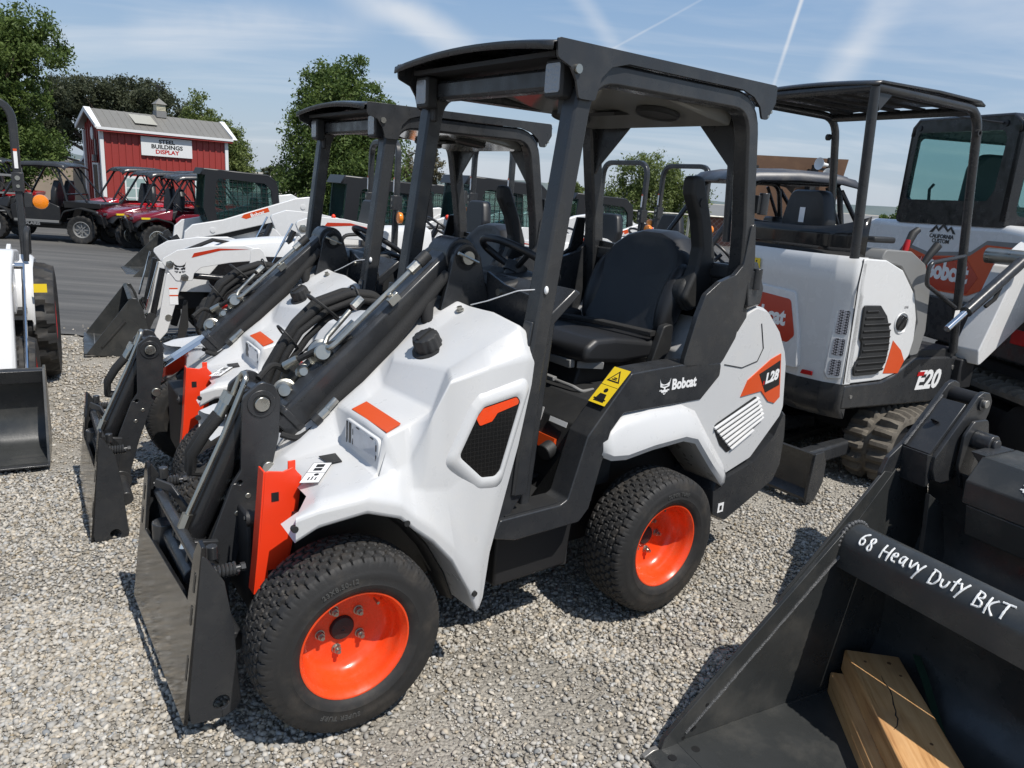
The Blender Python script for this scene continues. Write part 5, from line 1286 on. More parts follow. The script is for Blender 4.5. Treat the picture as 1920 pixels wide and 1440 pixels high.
# ------------------------------------------------------------------ mini excavator with canopy
def stadium(x0, x1, z0, z1, n=8):
    r_ = (z1-z0)/2; zc = (z0+z1)/2; out = []
    for k in range(n+1): a = -PI/2-PI*k/n; out.append((x0+r_+r_*math.cos(a), zc+r_*math.sin(a)))
    for k in range(n+1): a = PI/2-PI*k/n; out.append((x1-r_+r_*math.cos(a), zc+r_*math.sin(a)))
    return out
def crawler_track(par, mt, length, width, h, lug):
    """rubber track with cross lugs, rollers and frame, running along x"""
    r_ = h/2
    per = 2*(length-h)+2*PI*r_; n = int(per/.085); N = n*4
    def at(s):
        s = s % per; L = length-h
        if s < L: return Vector((-L/2+s, 0)), Vector((0, -1))
        s -= L
        if s < PI*r_: a = -PI/2+s/r_; return Vector((L/2+r_*math.cos(a), r_+r_*math.sin(a))), Vector((math.cos(a), math.sin(a)))
        s -= PI*r_
        if s < L: return Vector((L/2-s, h)), Vector((0, 1))
        s -= L; a = PI/2+s/r_; return Vector((-L/2+r_*math.cos(a), r_+r_*math.sin(a))), Vector((math.cos(a), math.sin(a)))
    b = MB(); cols = [-.5, -.47, -.30, -.10, -.04, .04, .10, .30, .47, .5]; rings = []
    for i in range(N):
        ring = []
        for j, c in enumerate(cols):
            ph = (i/4+(.45 if c > .05 else 0)+abs(c)*.5) % 1
            up = lug if ph < .5 and abs(c) > .06 and abs(c) < .49 else 0
            if abs(c) >= .47: up *= .55
            p, nn = at((i+.5)/N*per); q = p+nn*(up-lug*.5)
            ring.append((q.x, c*width, q.y+lug*.0))
        p, nn = at((i+.5)/N*per); q = p-nn*(.035+lug*.5)
        ring += [(q.x, .5*width, q.y), (q.x, -.5*width, q.y)]
        rings.append(ring)
    rings.append(rings[0])
    b.loft([r+[r[0]] for r in rings]); b.xform(mt)
    t = b.build('track', M['track'], par, smooth=30)
    b = MB()
    for s in (-1, 1): b.cyl((s*(length-h)/2, -width*.36, r_), (s*(length-h)/2, width*.36, r_), r_-.06, n=20)
    for k in range(3): b.cyl((-(length-h)/2*.55+k*(length-h)*.275, -width*.36, .10), (-(length-h)/2*.55+k*(length-h)*.275, width*.36, .10), .065, n=16)
    b.box((0, 0, r_), (length-h, width*.5, h*.42)); b.xform(mt); b.build('track_frame', M['soot'], t)
    return t
EX = thing('mini_excavator', 'white mini excavator with open canopy and black grille beside the nearest loader', 'excavator', (1.962, 4.297, 0), R(30.3))
U = Matrix.Translation((.905, .505, 0)) @ Matrix.Rotation(R(10), 4, 'Z')
crawler_track(EX, U @ Matrix.Translation((.0, -.40, 0)), 1.45, .29, .44, .034)
crawler_track(EX, U @ Matrix.Translation((.0, .40, 0)), 1.45, .29, .44, .034)
b = MB(); b.box((.0, 0, .33), (.75, .56, .22)); b.cyl((-.1, .05, .40), (-.1, .05, .52), .30, n=28); b.xform(U); b.build('undercarriage', M['soot'], EX, bevel=.01)
plan = fillet([(.03, .0), (-.035, .0), (-.095, .10), (-.13, .25), (-.135, .49), (-.13, .73), (-.095, .88), (-.035, .98), (.03, .98)], .05, 4)
b = MB(); rings = []
for z, dx, k in ((.655, .0, 1.0), (.72, -.006, 1.0), (1.18, -.022, 1.0), (1.24, -.040, 1.01), (1.36, -.046, 1.01), (1.393, -.030, .985)):
    rings.append([(x*k+dx, .49+(y_-.49)*(k if k < 1 else 1), z) for x, y_ in plan])
b.loft([r+[r[0]] for r in rings], cap1=True); b.build('tail', M['white_gloss'], EX, smooth=40)
b = MB(); hs_ = [(-.015, .655), (-.052, 1.388), (.16, 1.382), (.33, 1.325), (.485, 1.185), (.555, 1.03), (.572, .90), (.555, .80), (.44, .69), (.32, .66)]
b.prism(fillet(hs_, .03, 3, True), 'Y', .0, .98); b.build('side_panel', M['white_gloss'], EX, bevel=.022, seg=3)
b = MB(); cs_ = [(.12, 1.38), (.16, 1.44), (.40, 1.435), (.56, 1.36), (.66, 1.20), (.70, .95), (.67, .80), (.57, .79), (.60, 1.0), (.50, 1.20), (.33, 1.345)]
for y0, y1 in ((.015, .26), (.74, .965)):
    b.prism(fillet(cs_, .03, 3, True), 'Y', y0, y1)
b.build('console', M['grey_plastic'], EX, bevel=.015, seg=3)
b = MB(); bs_ = [(-.018, .648), (-.02, .50), (.86, .478), (1.08, .545), (1.105, .58), (1.09, .77), (.62, .785), (.44, .685), (.32, .652)]
b.prism(bs_, 'Y', -.004, .984); b.build('skirt', M['grey_paint'], EX, bevel=.012)
b = MB(); rings = []
for z, dx in ((.655, -.004), (.60, -.008), (.50, .0), (.44, .05)): rings.append([(x+dx if x < .02 else x, y_, z) for x, y_ in plan])
b.loft([r+[r[0]] for r in rings], cap0=True, cap1=True); b.build('tail_skirt', M['grey_paint'], EX, smooth=40)
b = MB(); b.prism([(.60, .775), (1.10, .765), (1.10, .82), (.60, .83)], 'Y', .02, .96); b.build('cab_floor', M['plastic'], EX, bevel=.006)
b = MB(); b.tube([(-.030, -.002, .66), (-.048, -.002, 1.0), (-.060, -.002, 1.24), (-.052, -.002, 1.385)], .0035, 6); b.build('panel_gap', M['ink'], EX)
# grille
gq = [(.015, 1.125), (.165, 1.122), (.24, 1.06), (.30, .96), (.315, .87), (.312, .78), (.28, .725), (.235, .705), (.035, .705), (.02, .76), (.06, .83), (.055, .90), (.03, .93)]
b = MB(); b.prism(fillet(gq, .012, 2, True), 'Y', -.0155, -.004); gr_ = b.build('grille', M['plastic'], EX, bevel=.004)
for k in range(10):
    z = .735+k*.039; x1 = .305-abs(k-3)**2*.0016-(.0 if k < 8 else .05*(k-7)); x0 = .04+(.028 if 2 < k < 5 else 0)
    b = MB(); b.box(((x0+x1)/2, -.017, z), (x1-x0, .008, .018), Matrix.Rotation(R(28), 3, 'X')); b.build('slat', M['plastic'], gr_, bevel=.002)
b = MB(); b.prism([(.362, .905), (.46, .84), (.512, .772), (.472, .695), (.325, .702), (.345, .79)], 'Y', -.0022, .003); b.build('orange_flash', M['decal_orange'], EX, smooth=None)
b = MB(); b.lathe([(.066, .0), (.062, -.004), (.055, .004), (.050, .022), (0, .022)], (.408, -.002, 1.01), (0, 1, 0), 28); fc_ = b.build('filler_ring', M['white_gloss'], EX, smooth=30)
b = MB(); b.lathe([(.050, 0), (.046, -.008), (.02, -.010), (0, -.01)], (.408, .0, 1.01), (0, 1, 0), 28); b.box((.408, -.011, 1.01), (.085, .012, .02), Matrix.Rotation(R(-50), 3, 'Y')); b.build('fuel_cap', M['black_paint'], fc_)
text('model_lettering', 'E20', .165, M['white_ink'], place((.795, -.0055, .628), (1, 0, 0), (0, -1, 0)), EX, bold=.006, shear=.22)
decal('model_tick', [[(0, 0), (.07, 0), (.078, .026), (.008, .026)]], M['red'], place((.672, -.0068, .664), (1, 0, 0), (0, -1, 0)), EX)
text('small_lettering', 'EMS', .022, M['grey_ink'], place((.43, -.001, 1.105), (1, 0, 0), (0, -1, 0)), EX)
b = MB(); b.cyl((.055, -.008, .575), (.055, .0, .575), .012, n=12); b.cyl((1.05, -.008, .70), (1.05, 0, .70), .016, n=12); b.cyl((1.12, .0, .64), (1.12, .05, .64), .035, n=16); b.build('bolt', M['worn'], EX)
# rear panel: red sign in a white recess, vents, reflector, warning label
rx = -.158
b = MB(); b.prism(fillet([(.235, .70), (.262, .90), (.33, 1.155), (.66, 1.17), (.78, 1.10), (.82, .86), (.70, .70)], .03, 3, True), 'X', -.165, -.12); b.build('rear_door', M['white_gloss'], EX, bevel=.012)
b = MB(); b.prism(fillet([(.288, .895), (.355, 1.105), (.74, 1.125), (.76, .86), (.335, .845)], .03, 3, True), 'X', -.1685, -.164); b.build('red_sign', M['decal_red'], EX, bevel=.002)
text('maker_lettering', 'Bobcat', .135, M['white_ink'], place((-.1695, .535, .985), (0, -1, 0), (-1, 0, 0)), EX, bold=.006, xs=.85)
b = MB(); b.cyl((-.17, .42, .76), (-.16, .42, .76), .014, n=12); b.build('latch', M['ink'], EX)
VT = Matrix.Translation((-.066, .052, 0)) @ Matrix.Rotation(R(31), 4, 'Z')
b = MB(); b.prism(fillet([(-.052, 1.11), (.04, 1.125), (.052, .72), (.03, .68), (-.05, .69)], .012, 2, True), 'X', -.016, -.004); b.xform(VT); vg = b.build('vent_frame', M['white_gloss'], EX, bevel=.006, seg=3)
for z0, z1 in ((.705, .80), (.825, .925), (.95, 1.09)):
    b = MB(); b.prism(fillet([(-.036, z0), (.028, z0), (.026, z1), (-.034, z1)], .008, 2, True), 'X', -.0185, -.015); b.xform(VT); b.build('vent_mesh', M['vent_mesh'], vg, smooth=None)
b = MB(); b.prism([(.15, .705), (.265, .700), (.255, .672), (.15, .680)], 'X', -.128, -.120); b.build('reflector', M['red'], EX, bevel=.002)
mt = place((-.186, .70, 1.285), (0, -1, 0), (-1, 0, -.05))
decal('safety_label', [rect(-.085, -.035, .085, .035)], M['yellow'], mt, EX)
decal('label_pictogram', [[(-.07, -.02), (-.02, -.02), (-.045, .022)], [(-.015, -.02), (.03, -.02), (.008, .022)], rect(.05, -.024, .06, .008), circ((.055, .016), .006, 10), rect(.036, -.002, .046, .002)], M['ink'], mt @ Matrix.Translation((0, 0, .0013)), EX, .0004)
# curved guard above the tail, seat behind it
b = MB(); rings = []
for z in (1.375, 1.44, 1.50, 1.545):
    rings.append([(-.135+.11*(t*2-1)**4, .015+.95*t, z+((t*2-1)**4*.075 if z > 1.54 else 0)) for t in [k/24 for k in range(25)]])
b.loft(rings); b.build('rear_guard', M['plate_black'], EX, smooth=60, solid=.008)
b = MB()
outl = fillet([(-.22, 0), (-.22, .30), (-.16, .48), (.16, .48), (.22, .30), (.22, 0)], .08, 4, True)
rings = [[(x_, .52+y_*f*.80, 1.27+z_*f2) for y_, z_ in outl] for x_, f, f2 in ((.02, .9, .98), (.04, 1, 1), (.10, 1, 1), (.13, .9, .97))]
b.loft([r+[r[0]] for r in rings], cap0=True, cap1=True); st_ = b.build('seat', M['vinyl'], EX, smooth=50)
decal('seat_label', [rect(-.02, -.045, .02, .045)], M['white_ink'], place((.018, .53, 1.60), (0, -1, 0), (-1, 0, 0)), st_)
b = MB(); b.box((.30, .53, 1.25), (.46, .44, .12)); b.build('seat_cushion', M['vinyl'], st_, bevel=.03, seg=3)
# levers
b = MB(); b.tube([(.46, .13, 1.40), (.50, .12, 1.46), (.53, .115, 1.535), (.565, .11, 1.56)], [.02, .022, .026, .02], 10); b.tube([(.60, .06, 1.35), (.64, .05, 1.42), (.69, .045, 1.475)], [.018, .024, .028], 10); b.build('control_lever', M['plastic'], EX)
b = MB(); b.tube([(.42, .08, 1.40), (.43, .078, 1.46), (.435, .076, 1.50)], [.016, .02, .014], 10); b.build('red_lever', M['red'], EX)
b = MB(); b.box((.25, .14, 1.49), (.20, .09, .035)); b.build('armrest', M['plastic'], EX, bevel=.012, seg=3)
# canopy
for y in (.0, .98):
    b = MB(); b.tube(fillet([(-.135, y, 1.39), (-.215, y, 2.275)], 0), .026, 12); b.build('canopy_post', M['grey_paint'], EX)
    b = MB(); b.tube(fillet([(1.02, y, .80), (.95, y, 1.15), (.745, y, 2.26), (-.215, y, 2.275)], [0, .2, .16, 0], 6), .026, 12); b.build('canopy_post', M['grey_paint'], EX)
    b = MB(); b.prism([(-.20, 2.26), (-.06, 2.26), (-.16, 2.16)], 'Y', y-.006, y+.006); b.build('canopy_brace', M['grey_paint'], EX)
    b = MB(); b.lathe([(.022, -.01), (.022, .01), (.012, .01), (.012, -.01)], (.735, y-.03 if y == 0 else y+.03, 2.13), (0, 1, 0), 12, True); b.build('tie_ring', M['plastic'], EX)
b = MB(); b.tube([(-.215, 0, 2.275), (-.215, .98, 2.275)], .026, 12); b.tube([(.70, 0, 2.25), (.70, .98, 2.25)], .026, 12); b.build('canopy_rail', M['grey_paint'], EX)
b = MB(); rings = []
for x, dz in ((-.245, 0), (-.20, .02), (.3, .028), (.70, .02), (.75, 0)): rings.append([(x, -.03+1.04*t, 2.285+dz+.022*(1-(2*t-1)**2)) for t in [k/10 for k in range(11)]])
b.loft(rings); b.build('canopy_roof', M['grey_paint'], EX, smooth=60, solid=.012)
for k in range(5):
    b = MB(); b.box((.25, .15+k*.17, 2.272), (.9, .03, .015)); b.build('roof_rib', M['soot'], EX)
b = MB(); b.tube(fillet([(.865, -.03, 1.42), (.49, -.05, 1.375), (.50, -.05, 1.25), (.90, -.02, 1.10)], .05, 4), .013, 10); b.build('grab_rail', M['grey_paint'], EX)
decal('price_tag', [rect(-.03, -.045, .03, .045)], M['white_ink'], place((.90, -.04, 1.04), (1, 0, 0), (.1, -1, 0)), EX)
# dozer blade
b = MB(); 
bl_ = [Vector((-.43, .10, 0)), Vector((-.365, -.135, 0))]
dv = Vector((-.10, 1, 0)).normalized()
p_ = Vector((-.375, -.14, 0))
prof_ = [(0, .03), (.05, .02), (.08, .08), (.085, .16), (.07, .25), (.03, .31), (.015, .305), (.05, .24), (.06, .16), (.05, .08), (.0, .045)]
ex = Vector((1, .10, 0)).normalized()
rings = [[p_+dv*s_+ex*(x+.0)+Vector((0, 0, z)) for x, z in prof_] for s_ in (0, 1.15)]
b.loft([r+[r[0]] for r in rings], cap0=True, cap1=True); b.build('dozer_blade', M['grey_paint'], EX, smooth=40)
b = MB(); c_ = p_+dv*(-.006)
b.poly([c_+ex*x+Vector((0, 0, z)) for x, z in ((-.0, .02), (.0, .10), (.02, .31), (.10, .315), (.14, .24), (.14, .12), (.08, .015))], .02, (0, -1, 0)); b.build('blade_end', M['grey_paint'], EX, bevel=.003)
b = MB()
for s_ in (.22, .85): b.bar([p_+dv*s_+ex*.08+Vector((0, 0, .17)), Vector((.5, .12+s_*.72-.15, .22))], .09, .10)
b.build('blade_arm', M['grey_paint'], EX, bevel=.006)
# boom with its cylinder
b = MB()
bo = [(1.12, .725), (1.175, .757), (1.74, 1.124), (2.30, 1.50), (2.18, 1.82), (1.569, 1.51), (1.33, 1.363), (1.09, .83)]
b.prism(fillet(bo, .03, 3, True), 'Y', -.12, .04); b.build('boom', M['white_gloss'], EX, bevel=.008)
b = MB(); b.cyl((.76, -.17, 1.10), (1.29, -.17, 1.43), .036, n=18); b.build('boom_cylinder', M['grey_paint'], EX)
b = MB(); b.cyl((.60, -.17, 1.0), (.76, -.17, 1.10), .02, n=14); b.build('rod', M['chrome'], EX)
b = MB(); b.cyl((1.28, -.20, 1.425), (1.28, .06, 1.425), .05, n=16); b.build('boom_pin', M['steel'], EX)
b = MB(); b.tube([(1.20, -.15, 1.37), (1.14, -.145, 1.28), (1.10, -.14, 1.17), (1.04, -.125, 1.12)], .013, 8); b.build('hose', M['hose'], EX)
b = MB(); b.box((1.14, .10, .66), (.16, .30, .20)); b.build('boom_swing', M['soot'], EX, bevel=.01)

# ------------------------------------------------------------------ larger excavator with enclosed cab
LX = thing('cab_excavator', 'larger white excavator with glazed cab and red side band at right edge', 'excavator', (3.14, 6.5, 0), R(-82))
b = MB()
body = [(-.55, 1.02), (-.60, 1.45), (-.42, 1.60), (.0, 1.60), (1.20, 1.62), (1.9, 1.55), (2.0, 1.40), (2.0, 1.05)]
b.prism(body, 'Y', .0, 1.6); b.build('body', M['white_gloss'], LX, bevel=.05, seg=3)
b = MB(); b.prism([(-.5, .72), (-.52, 1.06), (2.0, 1.06), (2.0, .72)], 'Y', .01, 1.6); b.build('skirt', M['grey_paint'], LX, bevel=.02)
b = MB(); b.prism([(.18, 1.40), (.46, 1.345), (.93, 1.385), (1.07, 1.475), (1.36, 1.475), (1.30, 1.36), (1.10, 1.15), (.98, 1.10), (.20, 1.085)], 'Y', -.006, .01); b.build('red_band', M['decal_orange'], LX, smooth=None)
b = MB(); b.prism([(.15, 1.43), (.46, 1.375), (.93, 1.415), (1.07, 1.505), (1.38, 1.51), (1.36, 1.475), (1.07, 1.475), (.93, 1.385), (.46, 1.345), (.16, 1.40)], 'Y', -.004, .01); b.build('grey_band', M['grey_plastic'], LX, smooth=None)
b = MB(); b.prism([(.20, 1.09), (.20, 1.33), (.46, 1.335), (.90, 1.37), (1.06, 1.24), (.98, 1.115)], 'Y', -.0075, -.005); b.build('red_inner', M['decal_red'], LX, smooth=None)
text('maker_lettering', 'Bobcat', .185, M['white_ink'], place((.725, -.0085, 1.245), (1, 0, 0), (0, -1, 0)), LX, bold=.009, xs=.88)
emblem_w('emblem', .17, M['white_ink'], M['decal_red'], place((.33, -.0085, 1.25), (1, 0, 0), (0, -1, 0)), LX)
mt = place((.58, -.0025, 1.515), (1, 0, 0), (0, -1, 0))
text('dealer_lettering', 'CALIFORNIA\nCUSTOM', .042, M['ink'], mt @ Matrix.Translation((0, -.032, 0)), LX, bold=.001, xs=1.15)
decal('dealer_mountains', [[(-.15, 0), (-.08, .06), (-.05, .03), (.0, .075), (.06, .03), (.09, .055), (.15, 0), (.12, 0), (.09, .035), (.06, .01), (.0, .05), (-.04, .01), (-.08, .035), (-.11, 0)]], M['ink'], mt @ Matrix.Translation((0, .012, 0)), LX)
# cab: shell with window openings on the visible faces
def frame_panel(name, outer, inner, axis, a0, a1, m, par, bev=.01):
    b = MB(); b.prism(holed(outer, inner), axis, a0, a1); return b.build(name, m, par, smooth=40)
co_ = fillet([(-.012, 1.585), (.035, 1.9), (-.005, 2.36), (.06, 2.395), (1.04, 2.355), (1.13, 2.33), (1.17, 1.66), (1.14, 1.60)], .03, 3, True)
ci_ = fillet([(.045, 1.77), (.06, 2.29), (1.00, 2.255), (1.035, 2.20), (1.02, 1.85), (.97, 1.775)], .05, 4, True)
cab_outer = [(-.03, 1.585), (-.02, 2.33), (.05, 2.39), (1.06, 2.355), (1.15, 2.30), (1.19, 1.60)]
co_ = fillet(cab_outer, .05, 4, True)
for y0, y1, nm in ((.0, .035, 'near'), (1.0, 1.035, 'far')):
    frame_panel('cab_side', co_, ci_, 'Y', y0, y1, M['black_paint'], LX)
    b = MB(); b.prism(ci_, 'Y', y0+.010, y0+.016); b.build('side_glass', M['glass'], LX, smooth=None)
b = MB(); rings = []
for y, k in ((-.01, .0), (.0, 1), (1.035, 1), (1.045, 0)): rings.append([(x, y, z-.012*(1-k)) for x, z in ((-.02, 2.28), (-.012, 2.345), (.05, 2.40), (1.06, 2.365), (1.15, 2.31), (1.16, 2.25))])
b.loft(rings); b.build('cab_roof', M['grey_paint'], LX, smooth=50, solid=.03)
fo = fillet([(.0, 1.60), (.0, 2.34), (1.035, 2.34), (1.035, 1.60)], .04, 3, True); fi_ = fillet([(.07, 1.68), (.07, 2.26), (.965, 2.26), (.965, 1.68)], .06, 4, True)
frame_panel('windscreen_frame', fo, fi_, 'X', 1.13, 1.18, M['black_paint'], LX)
b = MB(); b.prism(fi_, 'X', 1.15, 1.156); b.build('windscreen', M['glass'], LX, smooth=None)
frame_panel('rear_frame', fo, fi_, 'X', -.03, .0, M['black_paint'], LX)
b = MB(); b.prism(fi_, 'X', -.02, -.014); b.build('rear_glass', M['glass'], LX, smooth=None)
b = MB(); outl = fillet([(.30, 1.62), (.32, 2.05), (.42, 2.15), (.60, 2.15), (.70, 2.05), (.72, 1.62)], .08, 4, True); b.prism(outl, 'X', .25, .36); b.box((.5, .5, 1.66), (.5, .46, .12)); b.build('cab_seat', M['vinyl'], LX, bevel=.03, seg=3)
b = MB(); b.tube([(.85, .75, 1.62), (.86, .74, 1.80), (.87, .72, 1.86)], [.02, .02, .035], 8); b.tube([(.15, .16, 1.60), (.13, .14, 1.86), (.16, .15, 1.9)], .012, 8); b.build('lever', M['plastic'], LX)
b = MB(); b.tube([(1.0, -.02, 2.30), (.75, -.12, 2.345), (.5, -.2, 2.40)], [.010, .006, .003], 6); b.build('antenna', M['plastic'], LX)
b = MB(); b.cyl((.07, -.008, 2.325), (.07, .0, 2.325), .022, n=14); b.cyl((1.0, -.008, 2.30), (1.0, 0, 2.30), .022, n=14); b.build('bolt', M['plastic'], LX)
LU = Matrix.Translation((1.05, .75, 0)) @ Matrix.Rotation(R(-4), 4, 'Z')
for s in (-1, 1): crawler_track(LX, LU @ Matrix.Translation((0, .62*s, 0)), 2.2, .36, .56, .035)
b = MB(); b.box((0, 0, .45), (1.4, .95, .4)); b.xform(LU); b.build('undercarriage', M['soot'], LX, bevel=.02)
b = MB(); b.box((1.62, .10, .90), (.3, .2, .10)); b.build('red_reflector', M['red'], LX, bevel=.004)
mt = place((.46, .008, .93), (1, 0, 0), (0, -1, 0)); decal('safety_label', [rect(-.10, -.045, .10, .045)], M['yellow'], mt, LX)
decal('label_pictogram', [[(-.08, -.025), (-.03, -.025), (-.055, .03)], rect(-.01, -.02, .01, .02), rect(.06, -.03, .072, .01), circ((.066, .02), .008, 10)], M['ink'], mt @ Matrix.Translation((0, 0, .0013)), LX, .0004)
# ------------------------------------------------------------------ shared wheels for the machines behind
def lug_wheel(parent, loc, r, w, rim_col, side=1, lugs=20, rim_r=.58, spokes=0, name='wheel', chev=True):
    """a tyre with bar lugs (chevrons), and a rim part"""
    N = lugs*6; b = MB(); rings = []
    cols = [(-.5, .80), (-.52, .88), (-.50, .95), (-.30, .975), (-.06, .985), (.06, .985), (.30, .975), (.50, .95), (.52, .88), (.5, .80)]
    for i in range(N):
        a = 2*PI*i/N; ring = [(r*rim_r*math.cos(a)*1.0, -.42*w*1.0, r*rim_r*math.sin(a))]
        for c, k in cols:
            ph = (i/6+(abs(c)*1.1 if chev else 0)+(.5 if c > 0 else 0)) % 1
            up = .06 if (ph < .5 and .05 < abs(c) < .515) else 0
            rr = r*(k-.035+up*(1 if abs(c) < .45 else .6))
            ring.append((rr*math.cos(a), c*w, rr*math.sin(a)))
        ring.append((r*rim_r*math.cos(a), .42*w, r*rim_r*math.sin(a)))
        rings.append(ring)
    rings.append(rings[0]); b.loft(rings)
    t = b.build(name, M['rubber'], parent, smooth=32); t.location = loc
    b = MB(); s = side
    q = r*rim_r
    b.lathe([(q*1.04, .43*w*s), (q*.97, .45*w*s), (q*.90, .36*w*s), (q*.86, .20*w*s), (q*.45, .16*w*s), (q*.40, .22*w*s), (q*.2, .24*w*s), (0, .24*w*s)], (0, 0, 0), (0, 1, 0), 28)
    b.lathe([(q*1.02, -.43*w*s), (q*.9, -.3*w*s), (q*.8, 0)], (0, 0, 0), (0, 1, 0), 28)
    for k in range(spokes):
        a = 2*PI*k/spokes; b.box((q*.58*math.cos(a), .30*w*s, q*.58*math.sin(a)), (q*.62, .05*w, q*.13), Matrix.Rotation(-a, 3, 'Y'))
    b.build('rim', rim_col, t, smooth=40)
    return t

# ------------------------------------------------------------------ compact tractor with front loader
def make_tractor(label, loc, rz, sc, lettering, bucket=True, group='compact tractors with front loaders', name='compact_tractor', tilt=0.0, red_rim=True, lift=0.0):
    T = thing(name, label, 'tractor', loc, rz, group, sc)
    wg, cg = M['white_gloss'], M['grey_paint']
    rim = M['red'] if red_rim else M['orange']
    for s in (1, -1):
        lug_wheel(T, (0, .46*s, .43), .43, .26, rim, s, 18)
        lug_wheel(T, (1.28, .42*s, .28), .28, .18, rim, s, 16)
    b = MB(); b.box((.6, 0, .42), (1.7, .30, .26)).box((0, 0, .43), (.16, .9, .16)).box((1.28, 0, .30), (.12, .8, .12)).box((1.55, 0, .5), (.3, .3, .3)); b.build('chassis', M['soot'], T, bevel=.01)
    # bonnet
    b = MB(); rings = []
    for x, w_, z in ((.42, .25, 1.03+lift*.7), (.80, .255, 1.02+lift*.7), (1.25, .24, .97+lift*.7), (1.55, .20, .90+lift*.6), (1.70, .15, .80), (1.73, .12, .62)):
        rings.append([(x, -w_, .52), (x, -w_, z-.14), (x, -w_*.86, z-.03), (x, -w_*.5, z), (x, 0, z+.012), (x, w_*.5, z), (x, w_*.86, z-.03), (x, w_, z-.14), (x, w_, .52)])
    b.loft(rings, cap0=True, cap1=True); hd = b.build('bonnet', wg, T, smooth=50)
    for s in (1, -1):
        b = MB(); b.prism(fillet([(.55, .60), (.52, .86), (.95, .86), (1.30, .80), (1.42, .66), (1.38, .58)], .04, 3, True), 'Y', .246*s, .258*s); b.build('bonnet_vent', M['black_paint'], hd, smooth=None)
        b = MB(); b.prism([(1.66, .66), (1.66, .78), (1.74, .76), (1.745, .66)], 'Y', .03*s, .13*s); b.build('headlight', M['lens'], hd)
        # rear fender
        b = MB(); pth = [(.46, .52), (.40, .74), (.26, .88), (.04, .93), (-.2, .90), (-.38, .80)]
        b.loft([[(x, .28*s, z), (x, .455*s, z-.005), (x, .475*s, z-.03), (x, .465*s, z-.08)] for x, z in pth]); b.build('fender', wg, T, smooth=50, solid=.012)
        b = MB(); b.tube(fillet([(.24, .44*s, .90), (.20, .45*s, 1.10), (-.05, .45*s, 1.12), (-.12, .44*s, .92)], .08, 4), .018, 8); b.build('grab_handle', M['plastic'], T)
    b = MB(); b.box((.20, 0, .58), (.62, .86, .05)); b.build('floor', M['plastic'], T, bevel=.01)
    b = MB(); b.hull([(.40, -.2, .60), (.40, .2, .60), (.36, -.2, 1.05), (.36, .2, 1.05), (.50, -.22, .60), (.50, .22, .60), (.50, -.2, 1.06), (.50, .2, 1.06)]); b.build('dash', cg, T, bevel=.02)
    b = MB(); c = Vector((.24, 0, 1.15)); ax_ = Vector((-.55, 0, .83)); u_ = Vector((0, 1, 0)); w_ = ax_.cross(u_)
    b.tube([c+(u_*math.cos(a)+w_*math.sin(a))*.17 for a in [2*PI*k/24 for k in range(24)]], .014, 8, closed=True)
    for a in (R(90), R(210), R(330)): b.tube([c-ax_*.04, c+(u_*math.cos(a)+w_*math.sin(a))*.165], .011, 6)
    b.cyl(c-ax_*.22, c-ax_*.03, .03); b.build('steering_wheel', M['vinyl'], T)
    b = MB(); b.ell((.20, .12, 1.25), (.022, .022, .028), n=10, m=6); b.build('orange_knob', M['orange_red'], T)
    # seat
    b = MB(); outl = fillet([(-.20, 0), (-.22, .30), (-.15, .50), (.15, .50), (.22, .30), (.20, 0)], .08, 4, True)
    b.loft([[(x-.12*z_, y_*f, .93+z_) for y_, z_ in outl]+[(x-.12*outl[0][1], outl[0][0]*f, .93+outl[0][1])] for x, f in ((-.12, .93), (-.15, 1), (-.20, 1), (-.23, .9))], cap0=True, cap1=True)
    b.box((.06, 0, .92), (.42, .44, .10)); b.build('seat', M['vinyl'], T, bevel=.015, smooth=50)
    # folding roll bar with amber lamps
    b = MB()
    pb = fillet([(-.35, -.40, 1.40), (-.36, -.40, 2.015), (-.36, .40, 2.015), (-.35, .40, 1.40)], [0, .16, .16, 0], 6)
    b.bar(pb, .055, .055, up=(1, 0, 0)); rb = b.build('roll_bar', cg, T, bevel=.002)
    for s in (1, -1):
        b = MB(); b.bar([(-.33, .40*s, .50), (-.35, .40*s, 1.46)], .05, .06, up=(1, 0, 0)); b.box((-.35, .40*s, 1.43), (.09, .075, .14)); b.build('roll_bar_post', cg, T, bevel=.003)
        b = MB(); b.cyl((-.40, .40*s, 1.46), (-.30, .40*s, 1.46), .018, n=10); b.cyl((-.40, .40*s, 1.40), (-.30, .40*s, 1.40), .013, n=10); b.build('pivot_bolt', M['steel'], T)
        b = MB(); b.box((-.35, .455*s, 1.30), (.035, .06, .11)); b.build('lamp_bracket', cg, T, bevel=.004)
        b = MB(); b.lathe([(.0, .028), (.03, .026), (.052, .018), (.056, .0), (.052, -.018), (.03, -.026), (0, -.028)], (-.34, .535*s, 1.29), (1, 0, 0), 24); b.build('amber_lamp', M['amber'], T, smooth=50)
        decal('warning_decal', [rect(-.012, -.07, .012, .07)], M['white_ink'], place((-.32, .40*s, 1.60), (0, 1, 0), (1, 0, .02)), T)
        decal('warning_decal_top', [rect(-.012, .055, .012, .072)], M['decal_orange'], place((-.3185, .40*s, 1.60), (0, 1, 0), (1, 0, .02)), T)
        # loader arms
        arm = [(1.81, .82), (1.80, .85), (1.68, .925), (1.40, .97), (1.12, .98), (1.03, .955), (.995, .92), (1.04, .84), (1.245, .82), (1.49, .775), (1.55, .72), (1.565, .655), (1.70, .655), (1.75, .73)]
        dr = [(1.77, .74), (1.65, .65), (1.715, .44), (1.79, .20), (1.86, .12), (1.905, .12), (1.90, .18), (1.85, .33)]
        AT = Matrix.Translation((1.0, 0, .93+lift)) @ Matrix.Rotation(R(tilt), 4, 'Y') @ Matrix.Translation((-1.0, 0, -.93))
